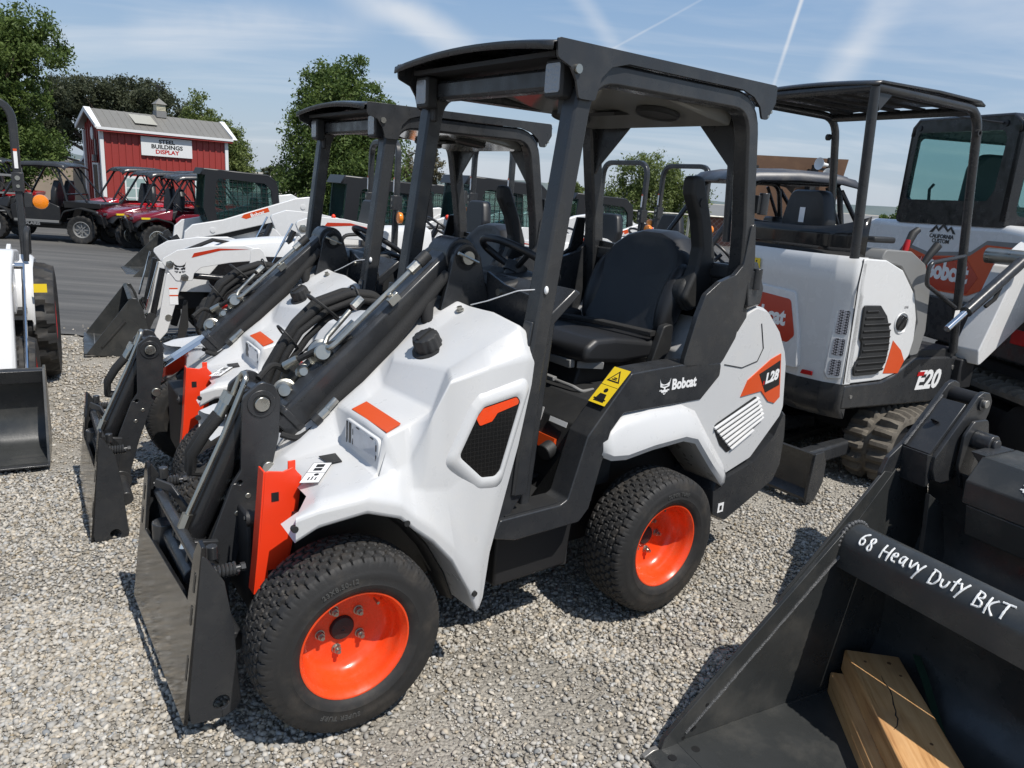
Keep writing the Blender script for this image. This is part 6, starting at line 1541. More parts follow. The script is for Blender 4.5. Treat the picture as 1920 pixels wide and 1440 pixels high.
        b = MB(); b.prism(fillet(arm, .025, 3, True), 'Y', .42*s, .455*s); b.xform(AT); la = b.build('loader_arm', wg, T, bevel=.004)
        b = MB(); b.prism(fillet(dr, .02, 2, True), 'Y', .415*s, .45*s); b.xform(AT); b.build('arm_drop', wg, la, bevel=.004)
        b = MB(); b.prism(fillet([(.985, .96+lift), (1.06, .95+lift), (1.075, .80+lift), (.97, .58), (.86, .58), (.90, .80+lift), (.95, .93+lift)], .03, 3, True), 'Y', .425*s, .460*s); b.build('loader_tower', wg, T, bevel=.004)
        b = MB(); b.box((.90, .30*s, .60), (.14, .30, .10)); b.build('tower_mount', M['soot'], T)
        b = MB(); b.cyl((1.62, .39*s, .70), (.98, .39*s, .64), .028, n=12); b.xform(AT); b.build('lift_cylinder', M['black_paint'], la)
        b = MB(); b.cyl((1.80, .40*s, .76), (1.90, .40*s, .33), .026, n=12); b.xform(AT); b.build('tilt_cylinder', M['black_paint'], la)
        b = MB(); b.cyl((1.835, .445*s, .82), (1.955, .445*s, .40), .009, n=8); b.cyl((1.95, .40*s, .36), (1.92, .40*s, .28), .016, n=10); b.xform(AT); b.build('level_rod', M['chrome'], la)
        b = MB()
        for x, z in ((1.745, .80), (1.63, .685)): b.lathe([(.036, 0), (.036, .008), (.018, .010), (.018, .016), (0, .016)], (x, .455*s, z), (0, s, 0), 6)
        b.lathe([(.028, 0), (.028, .006), (0, .006)], (1.775, .45*s, .33), (0, s, 0), 16); b.xform(AT); b.build('pivot_pin', M['steel'], la)
        b = MB(); b.prism([(1.20, .935), (1.28, .955), (1.56, .905), (1.585, .885), (1.42, .90)], 'Y', .4555*s, .457*s) if False else b.prism([(1.08, .945), (1.32, .930), (1.565, .862), (1.545, .902), (1.34, .948)], 'Y', .4555*s, .457*s)
        b.xform(AT); b.build('red_flash', M['decal_red'], la, smooth=None)
        emblem('emblem', .105, M['ink'], AT @ place((1.665, .4565*s, .775), (-s, 0, 0), (0, s, 0)), la)
        if lettering: text('loader_lettering', lettering, .075, M['ink'], place((.985, .4615*s, .72+lift), (-s, 0, 0), (0, s, 0)), T, bold=.002)
        mt = AT @ place((1.725, .4515*s, .52), (-s, 0, -s*.0), (0, s, 0))
        decal('warning_decal', [rect(-.035, -.075, .035, .075)], M['white_ink'], mt, la); decal('warning_decal_top', [rect(-.035, .062, .035, .075), rect(-.035, .0, .035, .012)], M['decal_orange'], mt @ Matrix.Translation((0, 0, .0013)), la, .0004)
        b = MB(); b.prism(fillet([(1.60, .46), (1.63, .46), (1.70, .12), (1.64, .10), (1.60, .22)], .01, 2, True), 'Y', .30*s, .32*s); b.build('parking_stand', M['plastic'], la)
        b = MB(); b.prism(fillet([(1.87, .36), (1.93, .38), (1.985, .28), (1.96, .10), (1.90, .10), (1.925, .24)], .02, 2, True), 'Y', .44*s, .455*s); b.xform(AT); b.build('link', M['plastic'], la)
    b = MB(); b.tube([(1.10, .0, .95), (1.35, .2, 1.0), (1.6, .4, .92)], .018, 6); b.build('hose', M['hose'], T)
    if bucket:
        bw = .48
        outl = [(2.43, .035), (2.09, .485), (2.06, .51), (2.02, .505), (1.975, .41), (1.945, .22), (1.955, .03), (2.02, .0), (2.15, .0), (2.36, .01)]
        b = MB()
        for s in (1, -1): b.prism(outl, 'Y', bw*s, (bw-.012)*s)
        B2 = thing('loader_bucket', 'x', 'x') if False else T
        bk = b.build('bucket', M['bucket'], T, bevel=.003)
        b = MB(); b.prism(sheet_profile([(2.45, .028), (2.30, .006), (2.06, .004), (1.985, .03), (1.955, .15), (1.97, .32), (2.02, .46), (2.06, .51), (2.09, .50)], -.008), 'Y', -bw+.01, bw-.01); b.build('bucket_shell', M['bucket'], bk, smooth=50)
        b = MB()
        for s in (1, -1): b.tube([(2.31, (bw+.002)*s, .09), (2.12, (bw+.002)*s, .31)], .011, 6)
        b.build('bucket_rib', M['bucket'], bk)
        b = MB(); b.prism([(2.445, .015), (2.445, .022), (2.36, .024), (2.36, .010)], 'Y', -bw, bw); b.build('edge', M['worn'], bk)
    return T
T1 = make_tractor('white tractor with FL6 lettering on its loader arm, black bucket on the gravel', (-1.780, 7.825, -.01), R(210), 1.0, 'FL6', red_rim=True)
make_tractor('white tractor with FL9 lettering on its loader arm, behind the middle loader', (-.735, 8.80, gz(8.8)), R(212), 1.11, 'FL9', bucket=False, tilt=-12, lift=.16)
make_tractor('tractor with a black seat and amber lamps seen through the nearest loader', (.92, 9.81, gz(9.8)), R(212), 1.10, None, bucket=False, tilt=-8, lift=.12)
make_tractor('farthest tractor, its roll bar rising above the dark utility vehicle roof', (1.89, 10.81, gz(10.8)), R(212), 1.15, None, bucket=False, tilt=-10, lift=.14)

# tractor at the left edge, bucket toward the camera
def left_tractor():
    T = make_tractor('white tractor cut by the left edge, black bucket toward the camera', (-4.02, 5.32, 0), R(300), 1.0, None, bucket=False, red_rim=True)
    return T
LT = left_tractor()
for o in [c for c in children_of(LT) if c.name.startswith(('loader_arm', 'loader_tower', 'tower_mount', 'arm_drop', 'hose'))]:
    for ch in children_of(o): bpy.data.objects.remove(ch, do_unlink=True)
    bpy.data.objects.remove(o, do_unlink=True)
for o in children_of(LT):
    if o.name.startswith('bonnet'):
        o.scale = (1, .55, 1); o.data = o.data.copy(); o.data.materials[0] = M['soot']
for s in (1, -1):
    b = MB(); b.bar(fillet([(.62, .36*s, .98), (1.0, .36*s, 1.02), (1.35, .36*s, .92), (1.62, .36*s, .40)], .25, 6), .085, .13, up=(0, 1, 0)); la = b.build('loader_arm', M['white_gloss'], LT, bevel=.006)
    b = MB(); b.prism(fillet([(.56, .62), (.54, 1.0), (.62, 1.06), (.72, 1.03), (.78, .80), (.74, .60)], .03, 3, True), 'Y', .36*s, .385*s); b.build('loader_tower', M['white_gloss'], LT, bevel=.004)
    b = MB(); b.cyl((1.20, .31*s, .85), (1.62, .31*s, .36), .036, n=14); b.build('tilt_cylinder', M['grey_paint'], la)
    b = MB(); b.cyl((1.08, .47*s, .98), (1.55, .47*s, .42), .011, n=8); b.cyl((1.1, .36*s, .97), (1.1, .47*s, .97), .02, n=10); b.build('level_rod', M['chrome'], la)
    b = MB(); b.tube([(1.05, .24*s, .95), (1.30, .22*s, .80), (1.5, .22*s, .50), (1.55, .25*s, .35)], .014, 8); b.build('hose', M['hose'], la)
b = MB(); prof = sheet_profile([(2.09, .02), (1.80, .012), (1.72, .06), (1.685, .20), (1.70, .36), (1.76, .47), (1.80, .49)], -.01)
b.prism(prof, 'Y', -.56, .56); bk = b.build('bucket', M['bucket'], LT, smooth=50)
b = MB()
for s in (1, -1): b.prism([(2.08, .01), (1.82, .49), (1.74, .49), (1.67, .30), (1.68, .10), (1.74, .01)], 'Y', .56*s, .572*s)
b.build('bucket_side', M['bucket'], bk)
b = MB(); b.prism([(2.12, .012), (2.12, .022), (1.98, .028), (1.98, .014)], 'Y', -.572, .572); b.prism([(1.80, .485), (1.825, .475), (1.79, .40), (1.775, .41)], 'Y', -.56, .56); b.build('bucket_edge', M['grey_paint'], bk, bevel=.002)
decal('yellow_label', [rect(-.04, -.03, .04, .03)], M['yellow'], place((.47, .52, .74), (0, 1, 0), (1, 0, .1)), LT)

# ------------------------------------------------------------------ skid steers with cabs
M['cab_black'] = mat('cab_black_paint', (.014, .0145, .016), .4)
def make_skid(label, loc, rz, sc, bucket=False, group='skid steer loaders with cabs'):
    T = thing('skid_steer', label, 'loader', loc, rz, group, sc)
    wg, bp_ = M['white_gloss'], M['cab_black']
    b = MB(); b.prism(fillet([(.92, .32), (1.02, .62), (.95, .84), (-.5, .95), (-.9, 1.25), (-1.25, 1.22), (-1.38, .95), (-1.38, .40)], .06, 3, True), 'Y', -.50, .50); b.build('body', wg, T, bevel=.02, seg=3)
    for s in (1, -1):
        mt = Matrix.Translation((-.05, .64*s, 0)); t = crawler_track(T, mt, 1.75, .30, .50, .025)
        b = MB(); b.prism([(.85, .56), (.80, .72), (-.5, .74), (-.5, .60)], 'Y', .50*s, .72*s); b.build('track_guard', wg, T, bevel=.01)
        # rear upright, lift arm, links
        b = MB(); b.prism(fillet([(-.75, .85), (-.82, 1.35), (-1.05, 1.50), (-1.34, 1.42), (-1.36, .90)], .05, 3, True), 'Y', .52*s, .60*s); b.build('upright', wg, T, bevel=.01)
        arm = [(-1.30, 1.32), (-1.28, 1.50), (-1.08, 1.60), (-.82, 1.56), (.55, 1.10), (1.10, .99), (1.24, .86), (1.34, .24), (1.16, .20), (1.04, .60), (.92, .76), (.55, .84), (-.45, 1.10), (-.95, 1.28)]
        b = MB(); b.prism(fillet(arm, .04, 3, True), 'Y', .615*s, .70*s); la = b.build('lift_arm', wg, T, bevel=.012)
        b = MB(); b.prism(fillet([(.42, .98), (.86, .90), (1.0, .72), (.52, .74), (-.35, .98), (-.35, 1.06)], .04, 3, True), 'Y', .52*s, .60*s); b.build('dark_panel', M['soot'], T)
        b = MB(); b.prism([(-.30, 1.285), (-.27, 1.36), (.18, 1.21), (.23, 1.15), (.14, 1.125)], 'Y', .70*s, .7015*s); b.build('red_badge', M['decal_orange'], la, smooth=None)
        sl_ = -.33
        text('maker_lettering', 'Bobcat', .095, M['white_ink'], place((-.07, .7025*s, 1.228), (-s, 0, s*.32), (0, s, 0)), la, bold=.003)
        b = MB()
        for x, z in ((-1.12, 1.44), (-.95, 1.40), (1.02, .72), (.75, .9), (1.1, .5)): b.lathe([(.05, 0), (.05, .01), (.025, .012), (0, .012)], (x, .70*s, z), (0, s, 0), 16)
        b.build('boss', wg, la)
        b = MB(); b.cyl((1.10, .50*s, .62), (1.30, .50*s, .30), .035, n=12); b.cyl((-.1, .57*s, .80), (-.9, .57*s, 1.10), .04, n=12); b.build('cylinder', M['black_paint'], T)
        # cab side: frame, glass, mesh
        co_ = fillet([(.74, .95), (.86, 1.30), (.80, 1.97), (.55, 2.0), (-.35, 1.93), (-.52, 1.80), (-.60, .98)], .10, 5, True); ci_ = fillet([(.60, 1.02), (.66, 1.35), (.60, 1.85), (-.28, 1.80), (-.40, 1.68), (-.46, 1.06)], .10, 5, True)
        frame_panel('cab_side', co_, ci_, 'Y', .40*s, .45*s, bp_, T)
        b = MB(); b.prism(ci_, 'Y', .415*s, .42*s); b.build('side_glass', M['glass_dark'], T, smooth=None)
        b = MB()
        for k in range(12): x = -.40+k*.09; b.box((x, .432*s, 1.44), (.007, .006, .78))
        for k in range(9): z = 1.08+k*.09; b.box((.11, .432*s, z), (1.04, .006, .007))
        b.build('side_screen', M['plastic'], T, smooth=None)
    b = MB(); b.hull([(.90, -.45, 1.90), (.90, .45, 1.90), (.84, -.45, 2.02), (.84, .45, 2.02), (-.35, -.44, 1.97), (-.35, .44, 1.97), (-.55, -.42, 1.82), (-.55, .42, 1.82), (-.4, -.42, 1.88), (-.4, .42, 1.88), (.8, .42, 1.92), (.8, -.42, 1.92)]); b.build('cab_roof', bp_, T, bevel=.02)
    b = MB(); b.prism([(-.40, .98), (.40, .98), (.40, 1.86), (-.40, 1.86)], 'X', -.56, -.53); b.build('rear_glass', M['glass_dark'], T)
    b = MB(); b.hull([(.76, -.42, .92), (.76, .42, .92), (.88, -.42, 1.30), (.88, .42, 1.30), (.82, -.42, 1.92), (.82, .42, 1.92), (.74, .42, .92), (.80, .42, 1.92), (.74, -.42, .92), (.80, -.42, 1.92)]); b.build('front_glass', M['glass'], T, smooth=20)
    b = MB(); b.box((.1, 0, 1.0), (.5, .46, .12)); b.prism(fillet([(-.2, 1.0), (.2, 1.0), (.2, 1.5), (-.2, 1.5)], .08, 3, True), 'X', -.22, -.12); b.build('seat', M['vinyl'], T, bevel=.02)
    b = MB(); b.box((1.22, 0, .55), (.12, 1.2, .12)); b.build('cross_tube', wg, T, bevel=.01)
    if bucket:
        b = MB()
        for s in (1, -1): b.prism([(2.18, .02), (1.50, .70), (1.40, .66), (1.36, .40), (1.42, .0), (2.1, .0)], 'Y', .84*s, .86*s)
        bk = b.build('bucket', M['bucket'], T, bevel=.004)
        b = MB(); b.prism(sheet_profile([(2.22, .015), (1.55, .01), (1.43, .08), (1.40, .28), (1.42, .52), (1.50, .68)], -.012), 'Y', -.85, .85); b.build('bucket_shell', M['bucket'], bk, smooth=50)
        b = MB(); b.prism([(1.40, .40), (1.46, .74), (1.36, .80), (1.26, .62), (1.22, .36)], 'Y', -.62, -.58); b.prism([(1.40, .40), (1.46, .74), (1.36, .80), (1.26, .62), (1.22, .36)], 'Y', .58, .62); b.box((1.36, 0, .5), (.05, 1.1, .34)); b.build('coupler', M['grey_paint'], bk, bevel=.004)
        b = MB()
        for k in range(10): b.cyl((2.06, -.75+k*.166, .012), (2.06, -.75+k*.166, .03), .02, n=8)
        b.build('edge_bolt', M['steel'], bk)
    return T
SK1 = make_skid('white skid steer with a cab, black toothless bucket on the asphalt near the red vehicles', (-5.38, 14.78, gz(14.4)), R(212), .97, True)
def skid_copy(label, x, y, rz, sc):
    c = copy_tree(SK2); c.location = (x, y, gz(y)); c.rotation_euler = (0, 0, R(rz)); c.scale = (sc, sc, sc); c['label'] = label; return c
SK2 = make_skid('white skid steer whose dark mesh cab stands between the big tree and the loaders', (-1.97, 11.3, gz(11.3)), R(208), .94)
skid_copy('far skid steer with greenish cab glass between the two loaders', -1.5, 15.6, 212, .98)
skid_copy('skid steer with greenish mesh cab behind the middle loader seat', -.28, 11.5, 210, 1.0)
skid_copy('farthest skid steer, low cab beside the right hand roll bar', 1.62, 16.4, 206, 1.0)

# ------------------------------------------------------------------ utility vehicles
def make_utv(label, loc, rz, paint, sc=1.0, roof=True, bed=True, group='utility vehicles parked in the lot', lettering=None, accent=None, wheel_col=None, roof_mat=None):
    T = thing('utility_vehicle', label, 'utility vehicle', loc, rz, group, sc)
    bm_ = M['plastic']; wc = wheel_col or M['soot']
    for x in (1.05, -1.05):
        for s in (1, -1): lug_wheel(T, (x, .62*s, .36), .36, .24, wc, s, 16, .55, 8)
    b = MB(); b.box((0, 0, .42), (2.5, .8, .16)).box((0, 0, .5), (.9, 1.25, .10)).box((1.05, 0, .40), (.12, 1.1, .1)).box((-1.05, 0, .40), (.12, 1.1, .1)); b.build('chassis', M['soot'], T, bevel=.02)
    b = MB(); b.hull([(1.52, -.40, .72), (1.52, .40, .72), (1.50, -.42, .88), (1.50, .42, .88), (.62, -.62, 1.08), (.62, .62, 1.08), (.66, -.66, .80), (.66, .66, .80), (1.30, -.62, .86), (1.30, .62, .86), (1.3, -.5, .95), (1.3, .5, .95)]); b.build('bonnet', paint, T, bevel=.03, seg=3)
    for s in (1, -1):
        b = MB(); b.hull([(1.46, .20*s, .80), (1.46, .44*s, .80), (1.44, .46*s, .88), (1.45, .22*s, .86), (1.535, .22*s, .80), (1.52, .38*s, .86), (1.53, .24*s, .85)]); b.build('headlight', M['lens'], T)
        b = MB(); pth = [(.56, .56), (.68, .80), (1.05, .90), (1.42, .80), (1.52, .66)]
        b.loft([[(x, .42*s, z), (x, .76*s, z-.01), (x, .77*s, z-.05)] for x, z in fillet(pth, .15, 4)]); b.build('front_fender', bm_, T, smooth=50, solid=.015)
        b = MB(); pth = [(-.56, .56), (-.66, .82), (-1.05, .92), (-1.44, .84), (-1.52, .72)]
        b.loft([[(x, .42*s, z), (x, .76*s, z-.01), (x, .77*s, z-.05)] for x, z in fillet(pth, .15, 4)]); b.build('rear_fender', bm_, T, smooth=50, solid=.015)
        b = MB(); b.prism(fillet([(.56, .46), (.60, .86), (.40, .98), (-.30, 1.0), (-.55, .90), (-.58, .46)], .06, 3, True), 'Y', .64*s, .70*s); dr = b.build('door', paint, T, bevel=.012)
        b = MB(); b.box((.0, .705*s, .53), (1.05, .02, .06)); b.build('sill', M['grey_plastic'], T, bevel=.004)
        if lettering: text('maker_lettering', lettering, .10, M['grey_ink'], place((.15, .712*s, .46), (-s, 0, 0), (0, s, 0)), T, bold=.003, xs=1.2)
        # cage
        b = MB(); cage = fillet([(.78, .62*s, 1.06), (.30, .56*s, 1.84), (-.52, .56*s, 1.86), (-.72, .60*s, .95)], [0, .14, .14, 0], 5); b.tube(cage, .027, 10); b.build('cage_tube', M['black_paint'], T)
        b = MB(); b.tube([(-.55, .57*s, 1.80), (-1.20, .52*s, .98)], .022, 8); b.tube([(-.62, .58*s, 1.40), (-.40, .57*s, 1.82)], .018, 8); b.build('cage_brace', M['black_paint'], T)
        # seats
        b = MB(); b.loft([[(-.30+dx-.12*z_, .30*s+y_*f, .86+z_) for y_, z_ in [(-.22, 0), (-.23, .4), (-.15, .56), (-.10, .66), (.10, .66), (.15, .56), (.23, .4), (.22, 0), (-.22, 0)]] for dx, f in ((.06, .9), (.03, 1), (-.05, 1), (-.08, .9))], cap0=True, cap1=True); b.box((.0, .30*s, .82), (.46, .46, .12)); b.build('seat', M['vinyl'], T, bevel=.02)
        b = MB(); b.prism([(-1.42, .98), (-1.46, 1.0), (-1.46, .86), (-1.42, .86)], 'Y', .46*s, .52*s); b.build('tail_lamp', M['red'], T)
        # shocks
        b = MB(); b.tube([(1.10, .36*s, .86), (1.05, .50*s, .45)], .035, 10); b.build('shock_absorber', M['grey_plastic'], T)
    b = MB(); b.tube([(.30, -.56, 1.84), (.30, .56, 1.84)], .025, 8); b.tube([(-.52, -.56, 1.86), (-.52, .56, 1.86)], .025, 8); b.tube([(-.68, -.58, 1.2), (-.68, .58, 1.2)], .022, 8); b.build('cage_cross_tube', M['black_paint'], T)
    b = MB(); b.hull([(-.62, -.62, .88), (-.62, .62, .88), (-1.50, -.60, .90), (-1.50, .60, .90), (-.62, -.64, 1.04), (-.62, .64, 1.04), (-1.52, -.62, 1.02), (-1.52, .62, 1.02)]); b.build('cargo_bed', paint if bed else bm_, T, bevel=.02)
    b = MB(); c = Vector((.42, .30, 1.14)); ax_ = Vector((-.7, 0, .71)); u_ = Vector((0, 1, 0)); w_ = ax_.cross(u_); b.tube([c+(u_*math.cos(a)+w_*math.sin(a))*.17 for a in [2*PI*k/20 for k in range(20)]], .014, 8, closed=True); b.tube([c, c-ax_*.2], .02, 8); b.build('steering_wheel', M['vinyl'], T)
    b = MB(); b.hull([(.75, -.58, .98), (.75, .58, .98), (.50, -.58, 1.06), (.50, .58, 1.06), (.60, -.58, .80), (.60, .58, .80)]); b.build('dash', bm_, T, bevel=.02)
    b = MB(); b.tube(fillet([(1.56, -.34, .50), (1.62, -.34, .80), (1.62, .34, .80), (1.56, .34, .50)], .08, 4), .022, 8); b.build('front_bumper', M['black_paint'], T)
    b = MB(); b.prism([(1.50, .56), (1.54, .76), (1.44, .76), (1.40, .5)], 'Y', -.36, .36); b.build('grille', M['soot'], T)
    if accent:
        b = MB()
        for s in (1, -1): b.box((1.30, .70*s, .86), (.20, .06, .04))
        b.build('accent', accent, T)
    if roof:
        rm = roof_mat or M['grey_paint']
        b = MB(); rings = []
        for x, z in ((.52, 1.80), (.42, 1.88), (.30, 1.905), (-.10, 1.93), (-.50, 1.925), (-.66, 1.90), (-.74, 1.84)):
            rings.append([(x, y_*.66, z+.03*(1-y_*y_)-(.06 if abs(y_) == 1 else 0)+(.018 if .3 < abs(y_) < .7 else 0)) for y_ in (-1, -.9, -.72, -.68, -.35, -.3, 0, .3, .35, .68, .72, .9, 1)])
        b.loft(rings); b.build('roof', rm, T, smooth=28, solid=.02)
    return T
BG = 'utility vehicles parked in the lot'
M['dark_green_black'] = mat('satin_black_paint', (.016, .016, .017), .35, dirt=.3, dcol=(.04, .038, .035))
M['utv_red'] = mat('bright_red_paint', (.42, .012, .018), .18, coat=.4)
make_utv('black utility vehicle seen from its side, amber tractor lamp in front of it', (-12.0, 19.3, gz(19.3)), R(186), M['dark_green_black'], .99, lettering='POLARIS', wheel_col=M['grey_plastic'])
r1 = make_utv('dark red utility vehicle with front toward the camera, yellow strip, silver wheels', (-9.35, 19.7, gz(19.6)), R(228), M['maroon'], .97, accent=M['yellow'], wheel_col=M['steel'])
def utv_copy(src, label, x, y, rz, sc):
    c = copy_tree(src); c.location = (x, y, gz(y)); c.rotation_euler = (0, 0, R(rz)); c.scale = (sc, sc, sc); c['label'] = label; return c
utv_copy(r1, 'dark red utility vehicle closest to the white skid steer cab', -8.25, 18.9, 222, .95)
r3 = make_utv('bright red utility vehicle with open cage right behind the black one', (-11.3, 22.2, gz(22)), R(226), M['utv_red'], 1.0, accent=None)
utv_copy(r3, 'bright red utility vehicle half hidden behind the dark red pair', -9.9, 23.0, 226, 1.0)
utv_copy(r3, 'red utility vehicle farthest left, mostly outside the picture', -16.6, 23.5, 200, 1.0)
M['navy_roof'] = mat('dark_moulded_roof', (.040, .044, .055), .42, bump=.1, bscale=300, dirt=.3)
make_utv('utility vehicle with ribbed dark roof behind the nearest loader cab', (2.42, 8.15, gz(8.1)), R(190), M['dark_green_black'], 1.06, roof_mat=M['navy_roof'])
# ------------------------------------------------------------------ red show barn
M['barn_red'] = mat('red_steel_siding', (.30, .040, .034), .45, dirt=.25, dscale=2, dcol=(.22, .05, .04))
M['barn_trim'] = mat('white_steel_trim', (.72, .73, .73), .45)
M['barn_roof'] = mat('weathered_grey_steel_roof', (.17, .165, .15), .5, dirt=.4, dscale=1.5, dcol=(.22, .21, .19))
M['barn_light'] = mat('translucent_roof_panel', (.36, .35, .30), .4)
M['cream'] = mat('cream_louvre', (.62, .58, .42), .6)
BN = thing('barn', 'small red steel barn with grey roof, cupola and white sign board', 'barn', (-19.19, 35.0, -.5), R(46))
L_, W_, E_, A_ = 5.78, 2.25, 3.74, 4.36
b = MB(); b.prism([(0, 0), (0, E_-.10), (W_/2, A_-.14), (W_, E_-.10), (W_, 0)], 'X', .02, L_-.02)
bw = b.build('wall', M['barn_red'], BN)
b = MB()
for k in range(int(L_/.30)):
    x = .15+k*.30; b.prism([(x-.05, -.035), (x-.03, -.06), (x+.03, -.06), (x+.05, -.035)], 'Z', 0, E_-.02) if False else b.box((x, -.018, E_/2-.1), (.07, .036, E_-.2))
for k in range(int(W_/.30)):
    y = .2+k*.30; h = E_+min(y, W_-y)*(A_-E_)/(W_/2)-.12; b.box((-.001, y, h/2), (.036, .05, h))
b.build('siding_rib', M['barn_red'], bw, smooth=None)
b = MB()
n1 = Vector((0, -(A_-E_), W_/2)).normalized()
for s in (0, 1):
    f = (lambda y: y) if s == 0 else (lambda y: W_-y)
    pts = [(-.25, f(-.28), E_-.20), (L_+.25, f(-.28), E_-.20), (L_+.25, f(W_/2), A_+.02), (-.25, f(W_/2), A_+.02)]
    b.poly(pts, .05, (0, (-1 if s == 0 else 1)*.6, .8))
rf = b.build('roof', M['barn_roof'], BN)
b = MB()
for k in range(20):
    x = -.22+k*.323; b.poly([(x, -.29, E_-.195), (x+.05, -.29, E_-.195), (x+.05, W_/2, A_+.035), (x, W_/2, A_+.035)], .03, (0, -.6, .8))
b.build('roof_seam', M['barn_roof'], rf, smooth=None)
b = MB(); b.poly([(1.55, .12, E_+.145), (2.55, .12, E_+.145), (2.55, .98, A_-.055), (1.55, .98, A_-.055)], .02, (0, -.6, .8)); b.build('skylight', M['barn_light'], rf, smooth=None)
b = MB(); b.box((L_/2, -.30, E_-.235), (L_+.5, .03, .11)); b.build('fascia', M['barn_trim'], BN)
b = MB(); b.box((L_/2, -.27, E_-.33), (L_+.45, .03, .08)); b.build('gutter', M['barn_red'], BN)
for x in (-.26, L_+.26):
    b = MB(); b.poly([(x, -.30, E_-.24), (x, -.30, E_-.08), (x, W_/2, A_+.06), (x, W_/2, A_-.14)], .05, (1, 0, 0)); b.poly([(x, W_+.30, E_-.24), (x, W_+.30, E_-.08), (x, W_/2, A_+.06), (x, W_/2, A_-.14)], .05, (1, 0, 0))
    b.poly([(x-.02, -.30, E_-.20), (x+.22, -.30, E_-.20), (x+.22, W_/2, A_+.062), (x-.02, W_/2, A_+.062)], .02, (0, -.6, .8)); b.build('rake_trim', M['barn_trim'], BN, smooth=None)
for x, y in ((0, 0), (L_, 0), (0, W_)):
    b = MB(); b.box((x, y-.005 if y == 0 else y, E_/2-.15), (.16, .16, E_-.3)); b.build('corner_trim', M['barn_trim'], BN)
b = MB(); b.box((-.015, .80, .95), (.08, .62, 1.9)); b.build('doorway', M['ink'], BN)
b = MB()
for y in (.45, 1.15): b.box((-.04, y, .97), (.08, .08, 1.94))
b.box((-.04, .8, 1.95), (.08, .78, .08)); b.build('door_frame', M['barn_trim'], BN)
b = MB(); b.box((-.10, .76, 2.20), (.14, .20, .28)); b.box((-.03, .74, 2.68), (.05, .12, .72)); b.build('wall_lamp', M['grey_plastic'], BN)
b = MB(); b.lathe([(.0, -.03), (.27, -.03), (.30, .0), (.27, .03), (0, .03)], (-.03, 1.08, 3.28), (1, 0, 0), 24); b.xform(Matrix.Diagonal((1, .55, 1, 1)) @ Matrix.Translation((0, .88, 0))); b.build('round_vent', M['barn_trim'], BN)
for x in (1.35, 4.6):
    b = MB(); b.box((x, -.04, .75), (.95, .08, 1.5)); wn = b.build('window_frame', M['barn_trim'], BN)
    b = MB()
    for i in (-1, 1):
        for j in range(3): b.box((x+i*.22, -.085, .30+j*.45), (.38, .02, .38))
    b.build('pane', M['glass_dark'], wn, smooth=None)
b = MB(); b.box((2.85, -.09, 2.90), (2.36, .04, .84)); sg = b.build('sign_board', M['barn_trim'], BN)
for t_, z, m_ in (('STEEL', 3.13, M['ink']), ('BUILDINGS', 2.90, M['ink']), ('DISPLAY', 2.67, M['red'])):
    text('sign_lettering', t_, .255, m_, place((2.85, -.112, z), (1, 0, 0), (0, -1, 0)), sg, bold=.009, xs=1.15)
# cupola and weather vane
b = MB(); b.box((0, 0, .12), (.62, .62, .36)); cu = b.build('cupola', M['grey_plastic'], BN); cu.location = (3.05, W_/2, A_-.02); cu.scale = (.76, .76, .82)
b = MB(); b.box((0, 0, .46), (.54, .54, .42)); b.build('louvre_box', M['cream'], cu)
b = MB()
for k in range(5): b.box((0, 0, .32+k*.075), (.56, .50, .02)); b.box((0, 0, .32+k*.075), (.50, .56, .02))
b.build('louvre', M['barn_roof'], cu, smooth=None)
b = MB(); b.hull([(-.36, -.36, .67), (.36, -.36, .67), (-.36, .36, .67), (.36, .36, .67), (0, 0, 1.02)]); b.build('cupola_roof', M['barn_roof'], cu, smooth=10)
b = MB(); b.cyl((0, 0, 1.0), (0, 0, 1.75), .015, n=6); b.box((0, 0, 1.5), (.4, .02, .02)); b.poly([(-0.15, 0, 1.62), (-0.05, 0, 1.78), (0.07, 0, 1.68), (0.20, 0, 1.8), (0.13, 0, 1.62)], .02, (0, 1, 0)); b.build('weather_vane', M['ink'], cu)
b = MB(); b.prism([(W_, 0), (W_, 2.5), (W_+1.9, 1.6), (W_+1.9, 0)], 'X', .2, L_-.2); b.build('lean_to', M['barn_red'], BN)
b = MB(); b.poly([(.1, W_, 2.66), (L_-.1, W_, 2.66), (L_-.1, W_+2.1, 1.62), (.1, W_+2.1, 1.62)], .05, (0, .4, .9)); b.poly([(.08, W_, 2.66), (.08, W_+2.1, 1.62), (.08, W_+2.1, 1.50), (.08, W_, 2.50)], .04, (-1, 0, 0)); b.build('lean_to_roof', M['barn_trim'], BN)

